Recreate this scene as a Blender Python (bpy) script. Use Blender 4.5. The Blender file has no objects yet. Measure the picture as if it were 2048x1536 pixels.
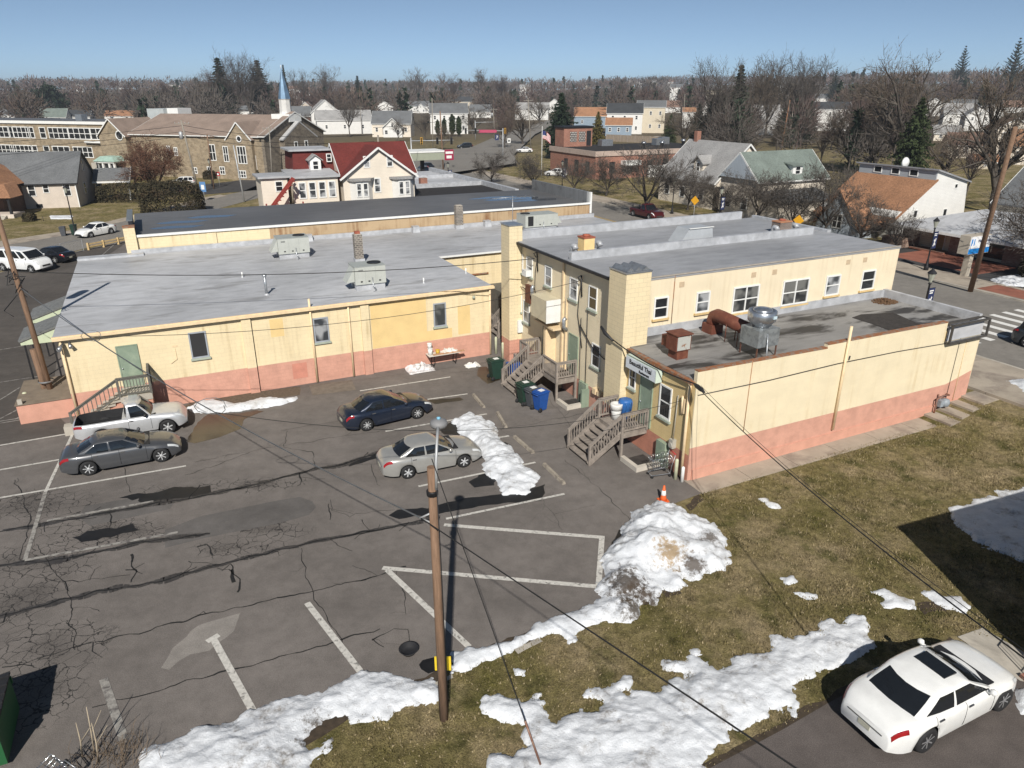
import bpy, bmesh, math, random
from mathutils import Vector, Matrix, noise
S = bpy.context.scene
C = S.collection
R = math.radians
random.seed(7)

# ------------------------------------------------------------------ camera, sky, sun, exposure
CAM_H = 15.3
FPX, PITCH = 1437.4, R(22.02)          # focal length in pixels of a 2048 px wide frame, downward tilt
cam_d = bpy.data.cameras.new('camera')
cam = bpy.data.objects.new('camera', cam_d); C.objects.link(cam)
cam.location = (0, 0, CAM_H)
cam.rotation_euler = (math.pi/2 - PITCH, 0, 0)
cam_d.sensor_width = 36.0
cam_d.lens = 36.0*FPX/2048
cam_d.clip_start = 0.2
cam_d.clip_end = 9000
S.camera = cam

SUN_EL, SUN_AZ = R(38.5), R(177.5)     # compass azimuth of the sun, +Y is north
wd = bpy.data.worlds.new('World'); S.world = wd; wd.use_nodes = True
nt = wd.node_tree
bg = nt.nodes['Background']
sky = nt.nodes.new('ShaderNodeTexSky'); sky.sky_type = 'NISHITA'
sky.sun_disc = False; sky.sun_elevation = SUN_EL; sky.sun_rotation = SUN_AZ
sky.air_density = 0.6; sky.dust_density = 0.0; sky.ozone_density = 6.0; sky.altitude = 3000
hsv = nt.nodes.new('ShaderNodeHueSaturation'); hsv.inputs['Saturation'].default_value = 0.78; hsv.inputs['Hue'].default_value = 0.485
nt.links.new(sky.outputs[0], hsv.inputs['Color']); nt.links.new(hsv.outputs[0], bg.inputs[0]); bg.inputs[1].default_value = 0.072
sd = bpy.data.lights.new('sun', 'SUN'); sd.energy = 4.6; sd.angle = R(0.53); sd.color = (1.0, 0.955, 0.88)
sun = bpy.data.objects.new('sun', sd); C.objects.link(sun)
sv = Vector((math.sin(SUN_AZ)*math.cos(SUN_EL), math.cos(SUN_AZ)*math.cos(SUN_EL), math.sin(SUN_EL)))
sun.rotation_euler = sv.to_track_quat('Z', 'Y').to_euler()
sun.location = (0, -30, 60)
S.view_settings.view_transform = 'Standard'; S.view_settings.look = 'None'
S.view_settings.exposure = 0.25; S.view_settings.gamma = 1.0
S.render.engine = 'CYCLES'
try:
    S.cycles.max_bounces = 6; S.cycles.diffuse_bounces = 2; S.cycles.glossy_bounces = 3
    S.cycles.transmission_bounces = 4; S.cycles.transparent_max_bounces = 6
    S.cycles.use_denoising = True
    S.cycles.caustics_reflective = False; S.cycles.caustics_refractive = False
except Exception: pass

# ------------------------------------------------------------------ surveying: ground height, building frame
HA = R(64.0)                            # heading of the long walls
AX = Vector((math.sin(HA), math.cos(HA), 0)); BX = Vector((-math.cos(HA), math.sin(HA), 0))
ORG = Vector((7.413, 26.851, 0))
ROT = math.pi/2 - HA
def W(x, y, z=0.0): return ORG + AX*x + BX*y + Vector((0, 0, z))     # building frame -> world
def to_frame(v):
    d = Vector(v) - ORG; return Vector((d.dot(AX), d.dot(BX), v[2]))
def sstep(a, b, x):
    t = max(0.0, min(1.0, (x-a)/(b-a))); return t*t*(3-2*t)
def hill(X, Y):
    r = math.hypot(X, Y)
    if r < 260: return 0.0
    h = 15*sstep(420, 1250, r)*(1+0.55*noise.noise((X/330, Y/700, 3.1))) + 7*sstep(500, 1100, r)*sstep(150, 600, X) + 4.0*sstep(260, 480, r)*sstep(60, 260, X)
    return h + 9*sstep(1250, 2300, r)
def gz(X, Y):                           # height of the ground: the street is a few steps above the lot
    d = Vector((X, Y, 0)) - ORG
    p = d.dot(AX)
    return 0.62*sstep(14.0, 19.0, p) + hill(X, Y)
def ray(u, v):
    x = (u-1024)/FPX; y = (v-768)/FPX; s, c = math.sin(PITCH), math.cos(PITCH)
    return Vector((x, c - s*y, -s - c*y))
def G(u, v, z=None):                    # photo pixel -> point on the ground (or on the level z)
    d = ray(u, v)
    if z is not None: t = (z - CAM_H)/d.z; return Vector((d.x*t, d.y*t, z))
    t = 2.0; hit = 4000.0
    while t < 4000:
        if CAM_H + d.z*t < gz(d.x*t, d.y*t): hit = t; break
        t *= 1.01
    a, c = hit/1.01, hit
    for _ in range(24):
        m = (a+c)/2
        if CAM_H + d.z*m < gz(d.x*m, d.y*m): c = m
        else: a = m
    return Vector((d.x*c, d.y*c, gz(d.x*c, d.y*c)))
def HT(u, v, base):                     # height seen at (u,v) above a foot point
    d = ray(u, v); t = math.hypot(base[0], base[1])/math.hypot(d.x, d.y)
    return CAM_H + t*d.z

# ------------------------------------------------------------------ materials
MATS = {}
def _ramp(nt, pts, interp='LINEAR'):
    r = nt.nodes.new('ShaderNodeValToRGB'); cr = r.color_ramp; cr.interpolation = interp
    while len(cr.elements) < len(pts): cr.elements.new(0.5)
    for e, (p, c) in zip(cr.elements, pts):
        e.position = p; e.color = (c, c, c, 1) if isinstance(c, (int, float)) else (*c[:3], 1)
    return r
class NT:
    def __init__(s, m): s.t = m.node_tree; s.n = s.t.nodes; s.l = s.t.links
    def new(s, k, **kw):
        n = s.n.new(k)
        for a, b in kw.items(): setattr(n, a, b)
        return n
    def link(s, a, b): s.l.new(a, b)
    def coord(s, space='OBJECT'):
        if space == 'WORLD': return s.new('ShaderNodeNewGeometry').outputs['Position']
        return s.new('ShaderNodeTexCoord').outputs['Object']
    def mapping(s, vec, sc):
        m = s.new('ShaderNodeMapping'); m.inputs['Scale'].default_value = sc if not isinstance(sc, (int, float)) else (sc,)*3
        s.link(vec, m.inputs['Vector']); return m.outputs[0]
    def noise(s, vec, scale, detail=5, rough=.55, dist=0.0):
        n = s.new('ShaderNodeTexNoise'); n.inputs['Scale'].default_value = scale; n.inputs['Detail'].default_value = detail
        n.inputs['Roughness'].default_value = rough; n.inputs['Distortion'].default_value = dist
        s.link(vec, n.inputs['Vector']); return n.outputs['Fac']
    def ramp(s, fac, pts, interp='LINEAR'):
        r = _ramp(s.t, pts, interp); s.link(fac, r.inputs[0]); return r.outputs[0]
    def mix(s, fac, a, b, mode='MIX'):
        m = s.new('ShaderNodeMix', data_type='RGBA', blend_type=mode)
        for sock, v in ((m.inputs[0], fac), (m.inputs[6], a), (m.inputs[7], b)):
            if isinstance(v, (int, float)): sock.default_value = v
            elif isinstance(v, tuple): sock.default_value = (*v[:3], 1)
            else: s.link(v, sock)
        return m.outputs[2]
    def math(s, op, a, b=0.0):
        m = s.new('ShaderNodeMath', operation=op)
        for sock, v in ((m.inputs[0], a), (m.inputs[1], b)):
            if isinstance(v, (int, float)): sock.default_value = v
            else: s.link(v, sock)
        return m.outputs[0]
def base_mat(name, rough=.8, metal=0.0, spec=.4):
    m = bpy.data.materials.new(name); m.use_nodes = True
    b = m.node_tree.nodes['Principled BSDF']
    b.inputs['Roughness'].default_value = rough; b.inputs['Metallic'].default_value = metal
    b.inputs['Specular IOR Level'].default_value = spec
    return m, b, NT(m)
def pm(name, col, var=.12, scale=1.5, rough=.8, metal=0.0, spec=.4, bump=0.0, bscale=20, space='OBJECT', col2=None, col2_scale=.6, col2_lo=.5, col2_hi=.65, coat=0.0):
    if name in MATS: return MATS[name]
    m, b, t = base_mat(name, rough, metal, spec)
    v = t.coord(space)
    f = t.noise(v, scale, 6)
    lo = tuple(c*(1-var) for c in col); hi = tuple(min(1, c*(1+var)) for c in col)
    c = t.ramp(f, [(.3, lo), (.7, hi)])
    if col2:
        f2 = t.noise(v, col2_scale, 7, .6, .3)
        c = t.mix(t.ramp(f2, [(col2_lo, 0.0), (col2_hi, 1.0)]), c, col2)
    t.link(c, b.inputs['Base Color'])
    if bump:
        bn = t.new('ShaderNodeBump'); bn.inputs['Strength'].default_value = bump; bn.inputs['Distance'].default_value = .03
        t.link(t.noise(v, bscale, 4), bn.inputs['Height']); t.link(bn.outputs[0], b.inputs['Normal'])
    if coat: b.inputs['Coat Weight'].default_value = coat; b.inputs['Coat Roughness'].default_value = .05
    MATS[name] = m; return m
def wall_uv(t, v):
    s = t.new('ShaderNodeSeparateXYZ'); t.link(v, s.inputs[0])
    cmb = t.new('ShaderNodeCombineXYZ')
    t.link(t.math('ADD', s.outputs[0], s.outputs[1]), cmb.inputs[0]); t.link(s.outputs[2], cmb.inputs[1])
    return cmb.outputs[0], s
def block_wall(name, col, band=None, bandh=0, bw=.42, bh=.21, streak=.25, joint=.88, bump=.25, streakcol=(.35, .24, .1), drip=(5, .55)):
    """painted concrete block: joints, faint streaks under the eaves, an optional painted band at the foot"""
    if name in MATS: return MATS[name]
    m, b, t = base_mat(name, .75)
    v = t.coord(); uv, sep = wall_uv(t, v)
    br = t.new('ShaderNodeTexBrick'); t.link(uv, br.inputs['Vector'])
    br.inputs['Scale'].default_value = 1; br.inputs['Brick Width'].default_value = bw; br.inputs['Row Height'].default_value = bh
    br.inputs['Mortar Size'].default_value = .006; br.inputs['Mortar Smooth'].default_value = .6
    br.inputs['Color1'].default_value = (1, 1, 1, 1); br.inputs['Color2'].default_value = (.965, .965, .965, 1); br.inputs['Mortar'].default_value = (joint,)*3+(1,)
    f = t.noise(v, .7, 6, .6)
    c = t.ramp(f, [(.3, tuple(x*.93 for x in col)), (.7, tuple(min(1, x*1.05) for x in col))])
    # vertical streaks
    st = t.noise(t.mapping(v, (drip[0], drip[0], .12)), 1.0, 5, .6)
    sp = t.noise(v, .45, 4)
    k = t.math('MULTIPLY', t.ramp(st, [(drip[1], 0.0), (drip[1]+.2, 1.0)]), t.ramp(sp, [(.42, 0.0), (.62, 1.0)]))
    c = t.mix(t.math('MULTIPLY', k, streak), c, streakcol)
    if band:
        bf = t.noise(v, 1.6, 6, .65)
        bc = t.ramp(bf, [(.3, tuple(x*.82 for x in band)), (.55, band), (.75, tuple(min(1, x*1.12) for x in band))])
        w = t.math('GREATER_THAN', t.math('ADD', sep.outputs[2], t.math('MULTIPLY', t.noise(v, 6, 2), .02)), bandh+.01)
        c = t.mix(w, bc, c)
    c = t.mix(1.0, c, br.outputs['Color'], 'MULTIPLY')
    t.link(c, b.inputs['Base Color'])
    bn = t.new('ShaderNodeBump'); bn.inputs['Strength'].default_value = bump; bn.inputs['Distance'].default_value = .02
    hh = t.math('ADD', t.math('MULTIPLY', br.outputs['Fac'], -.6), t.math('MULTIPLY', t.noise(v, 40, 3), .3))
    t.link(hh, bn.inputs['Height']); t.link(bn.outputs[0], b.inputs['Normal'])
    MATS[name] = m; return m
def brick_wall(name, c1, c2, mortar, bw=.22, bh=.075, ms=.012, var=.2, space='OBJECT'):
    if name in MATS: return MATS[name]
    m, b, t = base_mat(name, .85)
    v = t.coord(space); uv, sep = wall_uv(t, v)
    br = t.new('ShaderNodeTexBrick'); t.link(uv, br.inputs['Vector'])
    br.inputs['Scale'].default_value = 1; br.inputs['Brick Width'].default_value = bw; br.inputs['Row Height'].default_value = bh
    br.inputs['Mortar Size'].default_value = ms; br.inputs['Color1'].default_value = (*c1, 1); br.inputs['Color2'].default_value = (*c2, 1); br.inputs['Mortar'].default_value = (*mortar, 1)
    n = t.ramp(t.noise(v, 1.1, 6, .6), [(.3, 1-var), (.7, 1+var)])
    t.link(t.mix(1.0, br.outputs['Color'], n, 'MULTIPLY'), b.inputs['Base Color'])
    MATS[name] = m; return m
def siding(name, col, step=.15, vertical=False, dark=.72):
    """lapped boards: a thin darker line under every board"""
    if name in MATS: return MATS[name]
    m, b, t = base_mat(name, .55)
    v = t.coord(); uv, sep = wall_uv(t, v)
    src = t.math('ADD', sep.outputs[0], sep.outputs[1]) if vertical else sep.outputs[2]
    fr = t.math('FRACT', t.math('MULTIPLY', src, 1/step))
    k = t.ramp(fr, [(0.0, dark), (.1, dark), (.16, 1.0), (1.0, .97)])
    f = t.noise(v, .8, 5)
    c = t.ramp(f, [(.3, tuple(x*.93 for x in col)), (.7, tuple(min(1, x*1.04) for x in col))])
    t.link(t.mix(1.0, c, k, 'MULTIPLY'), b.inputs['Base Color'])
    bn = t.new('ShaderNodeBump'); bn.inputs['Strength'].default_value = .4; bn.inputs['Distance'].default_value = .02
    t.link(fr, bn.inputs['Height']); t.link(bn.outputs[0], b.inputs['Normal'])
    MATS[name] = m; return m
def shingle(name, col, var=.25):
    if name in MATS: return MATS[name]
    m, b, t = base_mat(name, .9)
    v = t.coord()
    n1 = t.noise(t.mapping(v, (5, 5, 9)), 1.0, 4, .7); n2 = t.noise(v, .5, 5)
    c = t.ramp(n1, [(.32, tuple(x*(1-var) for x in col)), (.68, tuple(min(1, x*(1+var)) for x in col))])
    c = t.mix(1.0, c, t.ramp(n2, [(.3, .85), (.7, 1.15)]), 'MULTIPLY')
    t.link(c, b.inputs['Base Color'])
    s = t.new('ShaderNodeSeparateXYZ'); t.link(v, s.inputs[0])
    fr = t.math('FRACT', t.math('MULTIPLY', s.outputs[2], 7))
    bn = t.new('ShaderNodeBump'); bn.inputs['Strength'].default_value = .5; bn.inputs['Distance'].default_value = .03
    t.link(t.math('ADD', fr, n1), bn.inputs['Height']); t.link(bn.outputs[0], b.inputs['Normal'])
    MATS[name] = m; return m
def roof_coat(name, col, stain=(.12, .12, .12), amt=.6, lo=.55, dirs=(0.5, 3, 3), rough=.55, spec=.3, patch=None):
    """aluminium or tar coated flat roof with brush marks, ponding stains"""
    if name in MATS: return MATS[name]
    m, b, t = base_mat(name, rough, 0, spec)
    v = t.coord()
    f = t.noise(t.mapping(v, dirs), 1.2, 6, .65)
    c = t.ramp(f, [(.25, tuple(x*.78 for x in col)), (.5, col), (.75, tuple(min(1, x*1.18) for x in col))])
    f2 = t.noise(t.mapping(v, (.25, .8, 1)), 1.0, 7, .62, .4)
    c = t.mix(t.math('MULTIPLY', t.ramp(f2, [(lo, 0.0), (lo+.1, 1.0)]), amt), c, stain)
    f3 = t.noise(v, .12, 3)
    c = t.mix(1.0, c, t.ramp(f3, [(.35, .85), (.65, 1.12)]), 'MULTIPLY')
    t.link(c, b.inputs['Base Color'])
    bn = t.new('ShaderNodeBump'); bn.inputs['Strength'].default_value = .35; bn.inputs['Distance'].default_value = .05
    t.link(t.math('ADD', f2, t.math('MULTIPLY', f, .5)), bn.inputs['Height']); t.link(bn.outputs[0], b.inputs['Normal'])
    MATS[name] = m; return m
def glass(name='window_glass', col=(.02, .022, .025), rough=.06, blind=None):
    if name in MATS: return MATS[name]
    m, b, t = base_mat(name, rough, 0, .6)
    if blind:
        v = t.coord(); f = t.noise(v, .9, 2)
        t.link(t.ramp(f, [(.45, col), (.55, blind)]), b.inputs['Base Color'])
    else: b.inputs['Base Color'].default_value = (*col, 1)
    MATS[name] = m; return m
def wood(name, col, var=.3, sc=(3, 3, 3), rough=.85):
    if name in MATS: return MATS[name]
    m, b, t = base_mat(name, rough)
    v = t.coord()
    f = t.noise(t.mapping(v, sc), 2.0, 6, .7)
    t.link(t.ramp(f, [(.3, tuple(x*(1-var) for x in col)), (.7, tuple(min(1, x*(1+var)) for x in col))]), b.inputs['Base Color'])
    bn = t.new('ShaderNodeBump'); bn.inputs['Strength'].default_value = .3; bn.inputs['Distance'].default_value = .01
    t.link(f, bn.inputs['Height']); t.link(bn.outputs[0], b.inputs['Normal'])
    MATS[name] = m; return m
def rusty(name, col, rust=(.16, .05, .02), lo=.45, hi=.6, metal=.3, rough=.6, sc=3):
    if name in MATS: return MATS[name]
    m, b, t = base_mat(name, rough, metal)
    v = t.coord(); f = t.noise(v, sc, 7, .65)
    t.link(t.mix(t.ramp(f, [(lo, 0.0), (hi, 1.0)]), col, rust), b.inputs['Base Color'])
    MATS[name] = m; return m
def paint(name, col, flake=0.0):
    if name in MATS: return MATS[name]
    m, b, t = base_mat(name, .32, .35 if flake else 0.0, .5)
    v = t.coord(); f = t.noise(v, 2.5, 5)
    t.link(t.ramp(f, [(.3, tuple(x*.92 for x in col)), (.7, tuple(min(1, x*1.05) for x in col))]), b.inputs['Base Color'])
    b.inputs['Coat Weight'].default_value = .8; b.inputs['Coat Roughness'].default_value = .06
    MATS[name] = m; return m
WHITE = pm('white_paint', (.74, .74, .72), .06, 3, .5)
DARKMETAL = pm('dark_metal', (.03, .03, .033), .2, 6, .5, .5)
GALV = pm('galvanised_steel', (.42, .44, .46), .2, 5, .38, .75)
STEEL = pm('brushed_steel', (.5, .52, .55), .18, 4, .3, .85)
RUBBER = pm('rubber', (.018, .018, .019), .2, 9, .8)
BLACKPL = pm('black_plastic', (.02, .02, .022), .2, 6, .55)
CONC = pm('concrete', (.42, .385, .33), .12, 1.4, .9, bump=.15, bscale=30, col2=(.24, .22, .19), col2_scale=.8, col2_lo=.55, col2_hi=.75)
GLASS = glass()
CARGLASS = glass('car_glass', (.012, .014, .017), .04)
BLINDGLASS = glass('curtained_glass', (.05, .055, .06), .1, (.34, .35, .36))

# ------------------------------------------------------------------ objects
BASE = {}
def _props(o, label, cat, group, kind):
    if label: o['label'] = label
    if cat: o['category'] = cat
    if group: o['group'] = group
    if kind: o['kind'] = kind
def thing(name, label, cat, base=(0, 0, 0), rot=0.0, group=None):
    """an Empty at the thing's foot; parts are built in the same frame as base"""
    o = bpy.data.objects.new(name, None); C.objects.link(o)
    o.empty_display_size = .3
    o.location = base; o.rotation_euler = (0, 0, rot)
    BASE[o.name] = Vector((0, 0, 0)); _props(o, label, cat, group, None); return o
def fthing(name, label, cat, fx, fy, fz=0.0, group=None):
    """a thing whose parts are given in building-frame coordinates"""
    o = thing(name, label, cat, W(fx, fy, fz), ROT, group); BASE[o.name] = Vector((fx, fy, fz)); return o
class MB:
    def __init__(s): s.bm = bmesh.new(); s.mi = 0
    def _f(s, vs, smooth=False):
        try:
            f = s.bm.faces.new(vs); f.material_index = s.mi; f.smooth = smooth; return f
        except ValueError: return None
    def poly(s, pts, smooth=False): return s._f([s.bm.verts.new(p) for p in pts], smooth)
    def box(s, x0, y0, z0, x1, y1, z1, M=None):
        v = [Vector((x, y, z)) for z in (z0, z1) for y in (y0, y1) for x in (x0, x1)]
        if M: v = [M @ p for p in v]
        v = [s.bm.verts.new(p) for p in v]
        for q in ((0, 2, 3, 1), (4, 5, 7, 6), (0, 1, 5, 4), (2, 6, 7, 3), (0, 4, 6, 2), (1, 3, 7, 5)): s._f([v[i] for i in q])
        return s
    def beam(s, a, b, w, h, up=(0, 0, 1)):
        """rectangular bar from a to b, w across, h along up"""
        a, b = Vector(a), Vector(b); d = (b-a); L = d.length; d.normalize()
        u = Vector(up); x = d.cross(u)
        if x.length < 1e-4: x = d.cross(Vector((1, 0, 0)))
        x.normalize(); y = x.cross(d)
        M = Matrix((( x.x, d.x, y.x, a.x), (x.y, d.y, y.y, a.y), (x.z, d.z, y.z, a.z), (0, 0, 0, 1)))
        return s.box(-w/2, 0, -h/2, w/2, L, h/2, M)
    def prism(s, pts, z0, z1):
        n = len(pts); lo = [s.bm.verts.new((p[0], p[1], z0)) for p in pts]; hi = [s.bm.verts.new((p[0], p[1], z1)) for p in pts]
        s._f(hi); s._f(lo[::-1])
        for i in range(n): s._f([lo[i], lo[(i+1) % n], hi[(i+1) % n], hi[i]])
        return s
    def extr(s, pts, vec):
        vec = Vector(vec); n = len(pts)
        lo = [s.bm.verts.new(p) for p in pts]; hi = [s.bm.verts.new(Vector(p)+vec) for p in pts]
        s._f(lo[::-1]); s._f(hi)
        for i in range(n): s._f([lo[i], lo[(i+1) % n], hi[(i+1) % n], hi[i]])
        return s
    def tube(s, pts, r, n=6, cap=True, smooth=True):
        pts = [Vector(p) for p in pts]; m = len(pts)
        rs = r if isinstance(r, (list, tuple)) else [r]*m
        rings = []; ref = None
        for i, p in enumerate(pts):
            d = (pts[min(i+1, m-1)] - pts[max(i-1, 0)])
            if d.length < 1e-7: d = Vector((0, 0, 1))
            d.normalize()
            if ref is None or abs(ref.dot(d)) > .95: ref = Vector((0, 0, 1)) if abs(d.z) < .9 else Vector((1, 0, 0))
            x = d.cross(ref); x.normalize(); y = x.cross(d); ref = y
            rings.append([s.bm.verts.new(p + (x*math.cos(2*math.pi*k/n) + y*math.sin(2*math.pi*k/n))*rs[i]) for k in range(n)])
        for a, b in zip(rings, rings[1:]):
            for k in range(n): s._f([a[k], a[(k+1) % n], b[(k+1) % n], b[k]], smooth)
        if cap: s._f(rings[0][::-1]); s._f(rings[-1])
        return s
    def lathe(s, c, prof, n=16, smooth=True, axis='z', cap=True):
        """prof: list of (radius, height)"""
        c = Vector(c); rings = []
        for r, h in prof:
            ring = []
            for k in range(n):
                a = 2*math.pi*k/n
                o = {'z': (r*math.cos(a), r*math.sin(a), h), 'y': (r*math.cos(a), h, r*math.sin(a)), 'x': (h, r*math.cos(a), r*math.sin(a))}[axis]
                ring.append(s.bm.verts.new(c+Vector(o)))
            rings.append(ring)
        for a, b in zip(rings, rings[1:]):
            for k in range(n): s._f([a[k], a[(k+1) % n], b[(k+1) % n], b[k]], smooth)
        if cap: s._f(rings[0][::-1]); s._f(rings[-1])
        return s
    def build(s, name, mat, parent=None, label=None, cat=None, group=None, kind=None, frame=None, sharp=None, recalc=True, loc=None):
        if recalc: bmesh.ops.recalc_face_normals(s.bm, faces=s.bm.faces)
        me = bpy.data.meshes.new(name); off = None
        if parent is not None: off = BASE.get(parent.name)
        elif loc is not None: off = Vector(loc)
        if off is not None and off.length: bmesh.ops.translate(s.bm, vec=-off, verts=s.bm.verts)
        s.bm.to_mesh(me); s.bm.free()
        for m in (mat if isinstance(mat, (list, tuple)) else [mat]): me.materials.append(m)
        if sharp: 
            for p in me.polygons: p.use_smooth = True
            me.set_sharp_from_angle(angle=R(sharp))
        o = bpy.data.objects.new(name, me); C.objects.link(o)
        if parent is not None: o.parent = parent; BASE[o.name] = off if off is not None else Vector((0, 0, 0))
        elif loc is not None: o.location = loc
        _props(o, label, cat, group, kind); return o
def text_mesh(name, txt, mat, parent, M, size, depth=.004, bold=0.0, align='CENTER'):
    """lettering as a thin solid, placed by matrix M in the parent's local frame"""
    cu = bpy.data.curves.new(name+'_curve', 'FONT'); cu.body = txt; cu.size = size; cu.extrude = depth; cu.align_x = align; cu.align_y = 'CENTER'; cu.offset = bold
    cu.resolution_u = 3
    ob = bpy.data.objects.new(name+'_tmp', cu); C.objects.link(ob)
    dg = bpy.context.evaluated_depsgraph_get(); me = bpy.data.meshes.new_from_object(ob.evaluated_get(dg))
    bpy.data.objects.remove(ob); bpy.data.curves.remove(cu)
    me.name = name; me.transform(M); me.materials.clear(); me.materials.append(mat)
    o = bpy.data.objects.new(name, me); C.objects.link(o); o.parent = parent; BASE[o.name] = Vector((0, 0, 0)); return o
def kids(o): return [c for c in bpy.data.objects if c.parent == o]
def dup(root, loc, rz=None, scale=None, label=None, group=None, children=None):
    """a copy of a thing, its parts and sub-parts, sharing meshes"""
    c = root.copy(); C.objects.link(c); c.location = loc
    if rz is not None: c.rotation_euler = (0, 0, rz)
    if scale is not None: c.scale = scale if not isinstance(scale, (int, float)) else (scale,)*3
    if label: c['label'] = label
    if group: c['group'] = group
    BASE[c.name] = BASE.get(root.name, Vector((0, 0, 0)))
    for ch in list(root.children):
        d = ch.copy(); C.objects.link(d); d.parent = c
        for g in list(ch.children):
            e = g.copy(); C.objects.link(e); e.parent = d
    return c
import numpy as np
# ------------------------------------------------------------------ ground, roads, walks
def grass_mat():
    m, b, t = base_mat('winter_grass', .95, 0, .1)
    v = t.coord('WORLD')
    n1 = t.noise(v, .35, 6, .65, .3); n2 = t.noise(v, 3.0, 5, .7); n3 = t.noise(v, 30, 3, .7); n4 = t.noise(v, .9, 5, .6)
    c = t.ramp(n1, [(.30, (.13, .115, .04)), (.46, (.20, .165, .075)), (.58, (.27, .215, .12)), (.72, (.36, .285, .175))])
    c = t.mix(t.ramp(n4, [(.52, 0.0), (.66, .8)]), c, (.092, .088, .030))
    c = t.mix(1.0, c, t.ramp(n2, [(.3, .55), (.7, 1.4)]), 'MULTIPLY')
    c = t.mix(1.0, c, t.ramp(n3, [(.3, .5), (.7, 1.5)]), 'MULTIPLY')
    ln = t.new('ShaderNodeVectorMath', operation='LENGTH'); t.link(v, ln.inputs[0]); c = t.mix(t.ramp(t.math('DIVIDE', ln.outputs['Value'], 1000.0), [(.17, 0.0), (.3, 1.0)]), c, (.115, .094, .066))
    t.link(c, b.inputs['Base Color'])
    bn = t.new('ShaderNodeBump'); bn.inputs['Strength'].default_value = .8; bn.inputs['Distance'].default_value = .08
    t.link(t.math('ADD', n3, t.math('MULTIPLY', n2, .7)), bn.inputs['Height']); t.link(bn.outputs[0], b.inputs['Normal'])
    return m
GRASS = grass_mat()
def asphalt(name, col, zones=(), speck=.4, mott=.2, red=.0, rough=.88):
    m, b, t = base_mat(name, rough, 0, .25)
    v = t.coord('WORLD')
    n1 = t.noise(v, .22, 6, .6); n2 = t.noise(v, 1.6, 8, .75); n3 = t.noise(v, 38, 3, .8)
    c = t.ramp(n1, [(.3, tuple(x*(1-mott) for x in col)), (.7, tuple(x*(1+mott) for x in col))])
    c = t.mix(1.0, c, t.ramp(n2, [(.25, .76), (.75, 1.22)]), 'MULTIPLY')
    c = t.mix(1.0, c, t.ramp(n3, [(.3, 1-speck), (.7, 1+speck)]), 'MULTIPLY')
    st = t.noise(t.mapping(v, (.12, .5, 1)), 1.0, 5, .6)
    c = t.mix(t.ramp(st, [(.55, 0.0), (.72, .35)]), c, tuple(x*.62 for x in col))
    if zones:
        vo = t.new('ShaderNodeTexVoronoi', feature='DISTANCE_TO_EDGE'); vo.inputs['Scale'].default_value = 2.3
        wv = t.new('ShaderNodeVectorMath', operation='ADD')
        nn = t.new('ShaderNodeTexNoise'); nn.inputs['Scale'].default_value = 2.0; nn.inputs['Detail'].default_value = 4; t.link(v, nn.inputs['Vector'])
        sc = t.new('ShaderNodeVectorMath', operation='SCALE'); sc.inputs['Scale'].default_value = .55
        t.link(nn.outputs['Color'], sc.inputs[0]); t.link(v, wv.inputs[0]); t.link(sc.outputs[0], wv.inputs[1]); t.link(wv.outputs[0], vo.inputs['Vector'])
        edge = t.ramp(vo.outputs['Distance'], [(.008, 1.0), (.036, 0.0)])
        vo2 = t.new('ShaderNodeTexVoronoi', feature='DISTANCE_TO_EDGE'); vo2.inputs['Scale'].default_value = 5.2; t.link(wv.outputs[0], vo2.inputs['Vector'])
        edge2 = t.ramp(vo2.outputs['Distance'], [(.01, .7), (.045, 0.0)])
        mask = None
        for cx, cy, r, ay in zones:
            d = t.new('ShaderNodeVectorMath', operation='DISTANCE'); mp = t.new('ShaderNodeMapping'); mp.vector_type = 'POINT'
            mp.inputs['Location'].default_value = (-cx*1.0, -cy*ay, 0); mp.inputs['Scale'].default_value = (1, ay, 0); t.link(v, mp.inputs['Vector'])
            t.link(mp.outputs[0], d.inputs[0]); d.inputs[1].default_value = (0, 0, 0)
            f = t.math('SUBTRACT', 1.25, t.math('DIVIDE', d.outputs['Value'], r))
            mask = f if mask is None else t.math('MAXIMUM', mask, f)
        mask = t.math('ADD', mask, t.math('MULTIPLY', t.math('SUBTRACT', t.noise(v, .8, 5), .5), 1.6))
        k = t.math('MULTIPLY', t.ramp(mask, [(.3, 0.0), (.6, 1.0)]), edge)
        k2 = t.math('MULTIPLY', t.ramp(mask, [(.62, 0.0), (.95, 1.0)]), edge2)
        c = t.mix(t.math('MULTIPLY', t.ramp(mask, [(.75, 0.0), (1.3, .45)]), 1.0), c, tuple(x*.5 for x in col))
        c = t.mix(t.math('MINIMUM', t.math('ADD', k, k2), .88), c, (.012, .012, .012))
    t.link(c, b.inputs['Base Color'])
    bn = t.new('ShaderNodeBump'); bn.inputs['Strength'].default_value = .35; bn.inputs['Distance'].default_value = .015
    t.link(n3, bn.inputs['Height']); t.link(bn.outputs[0], b.inputs['Normal'])
    return m
zn = []
for u, v, r, ay in ((70, 1010, 3.2, 2.2), (215, 1062, 3.4, 2.6), (70, 1120, 2.6, 2), (95, 1290, 2.0, 1.4), (40, 1200, 1.8, 1.2), (505, 968, 2.4, 3), (545, 1058, 1.9, 2.4), (480, 1095, 1.9, 2.4), (60, 1380, 2.0, 1.2), (330, 985, 1.7, 2.5)):
    g = G(u, v, 0); zn.append((g.x, g.y, r, ay))
ASPH = asphalt('lot_asphalt', (.160, .143, .131), zn)
ASPH_D = asphalt('patch_asphalt', (.122, .113, .107), (), .2)
ASPH_L = asphalt('left_lot_asphalt', (.088, .078, .070), (), .2)
ROAD = asphalt('street_asphalt', (.205, .19, .17), (), .15, .1)
ROAD_D = asphalt('dark_road_asphalt', (.06, .058, .058), (), .15)
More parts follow.
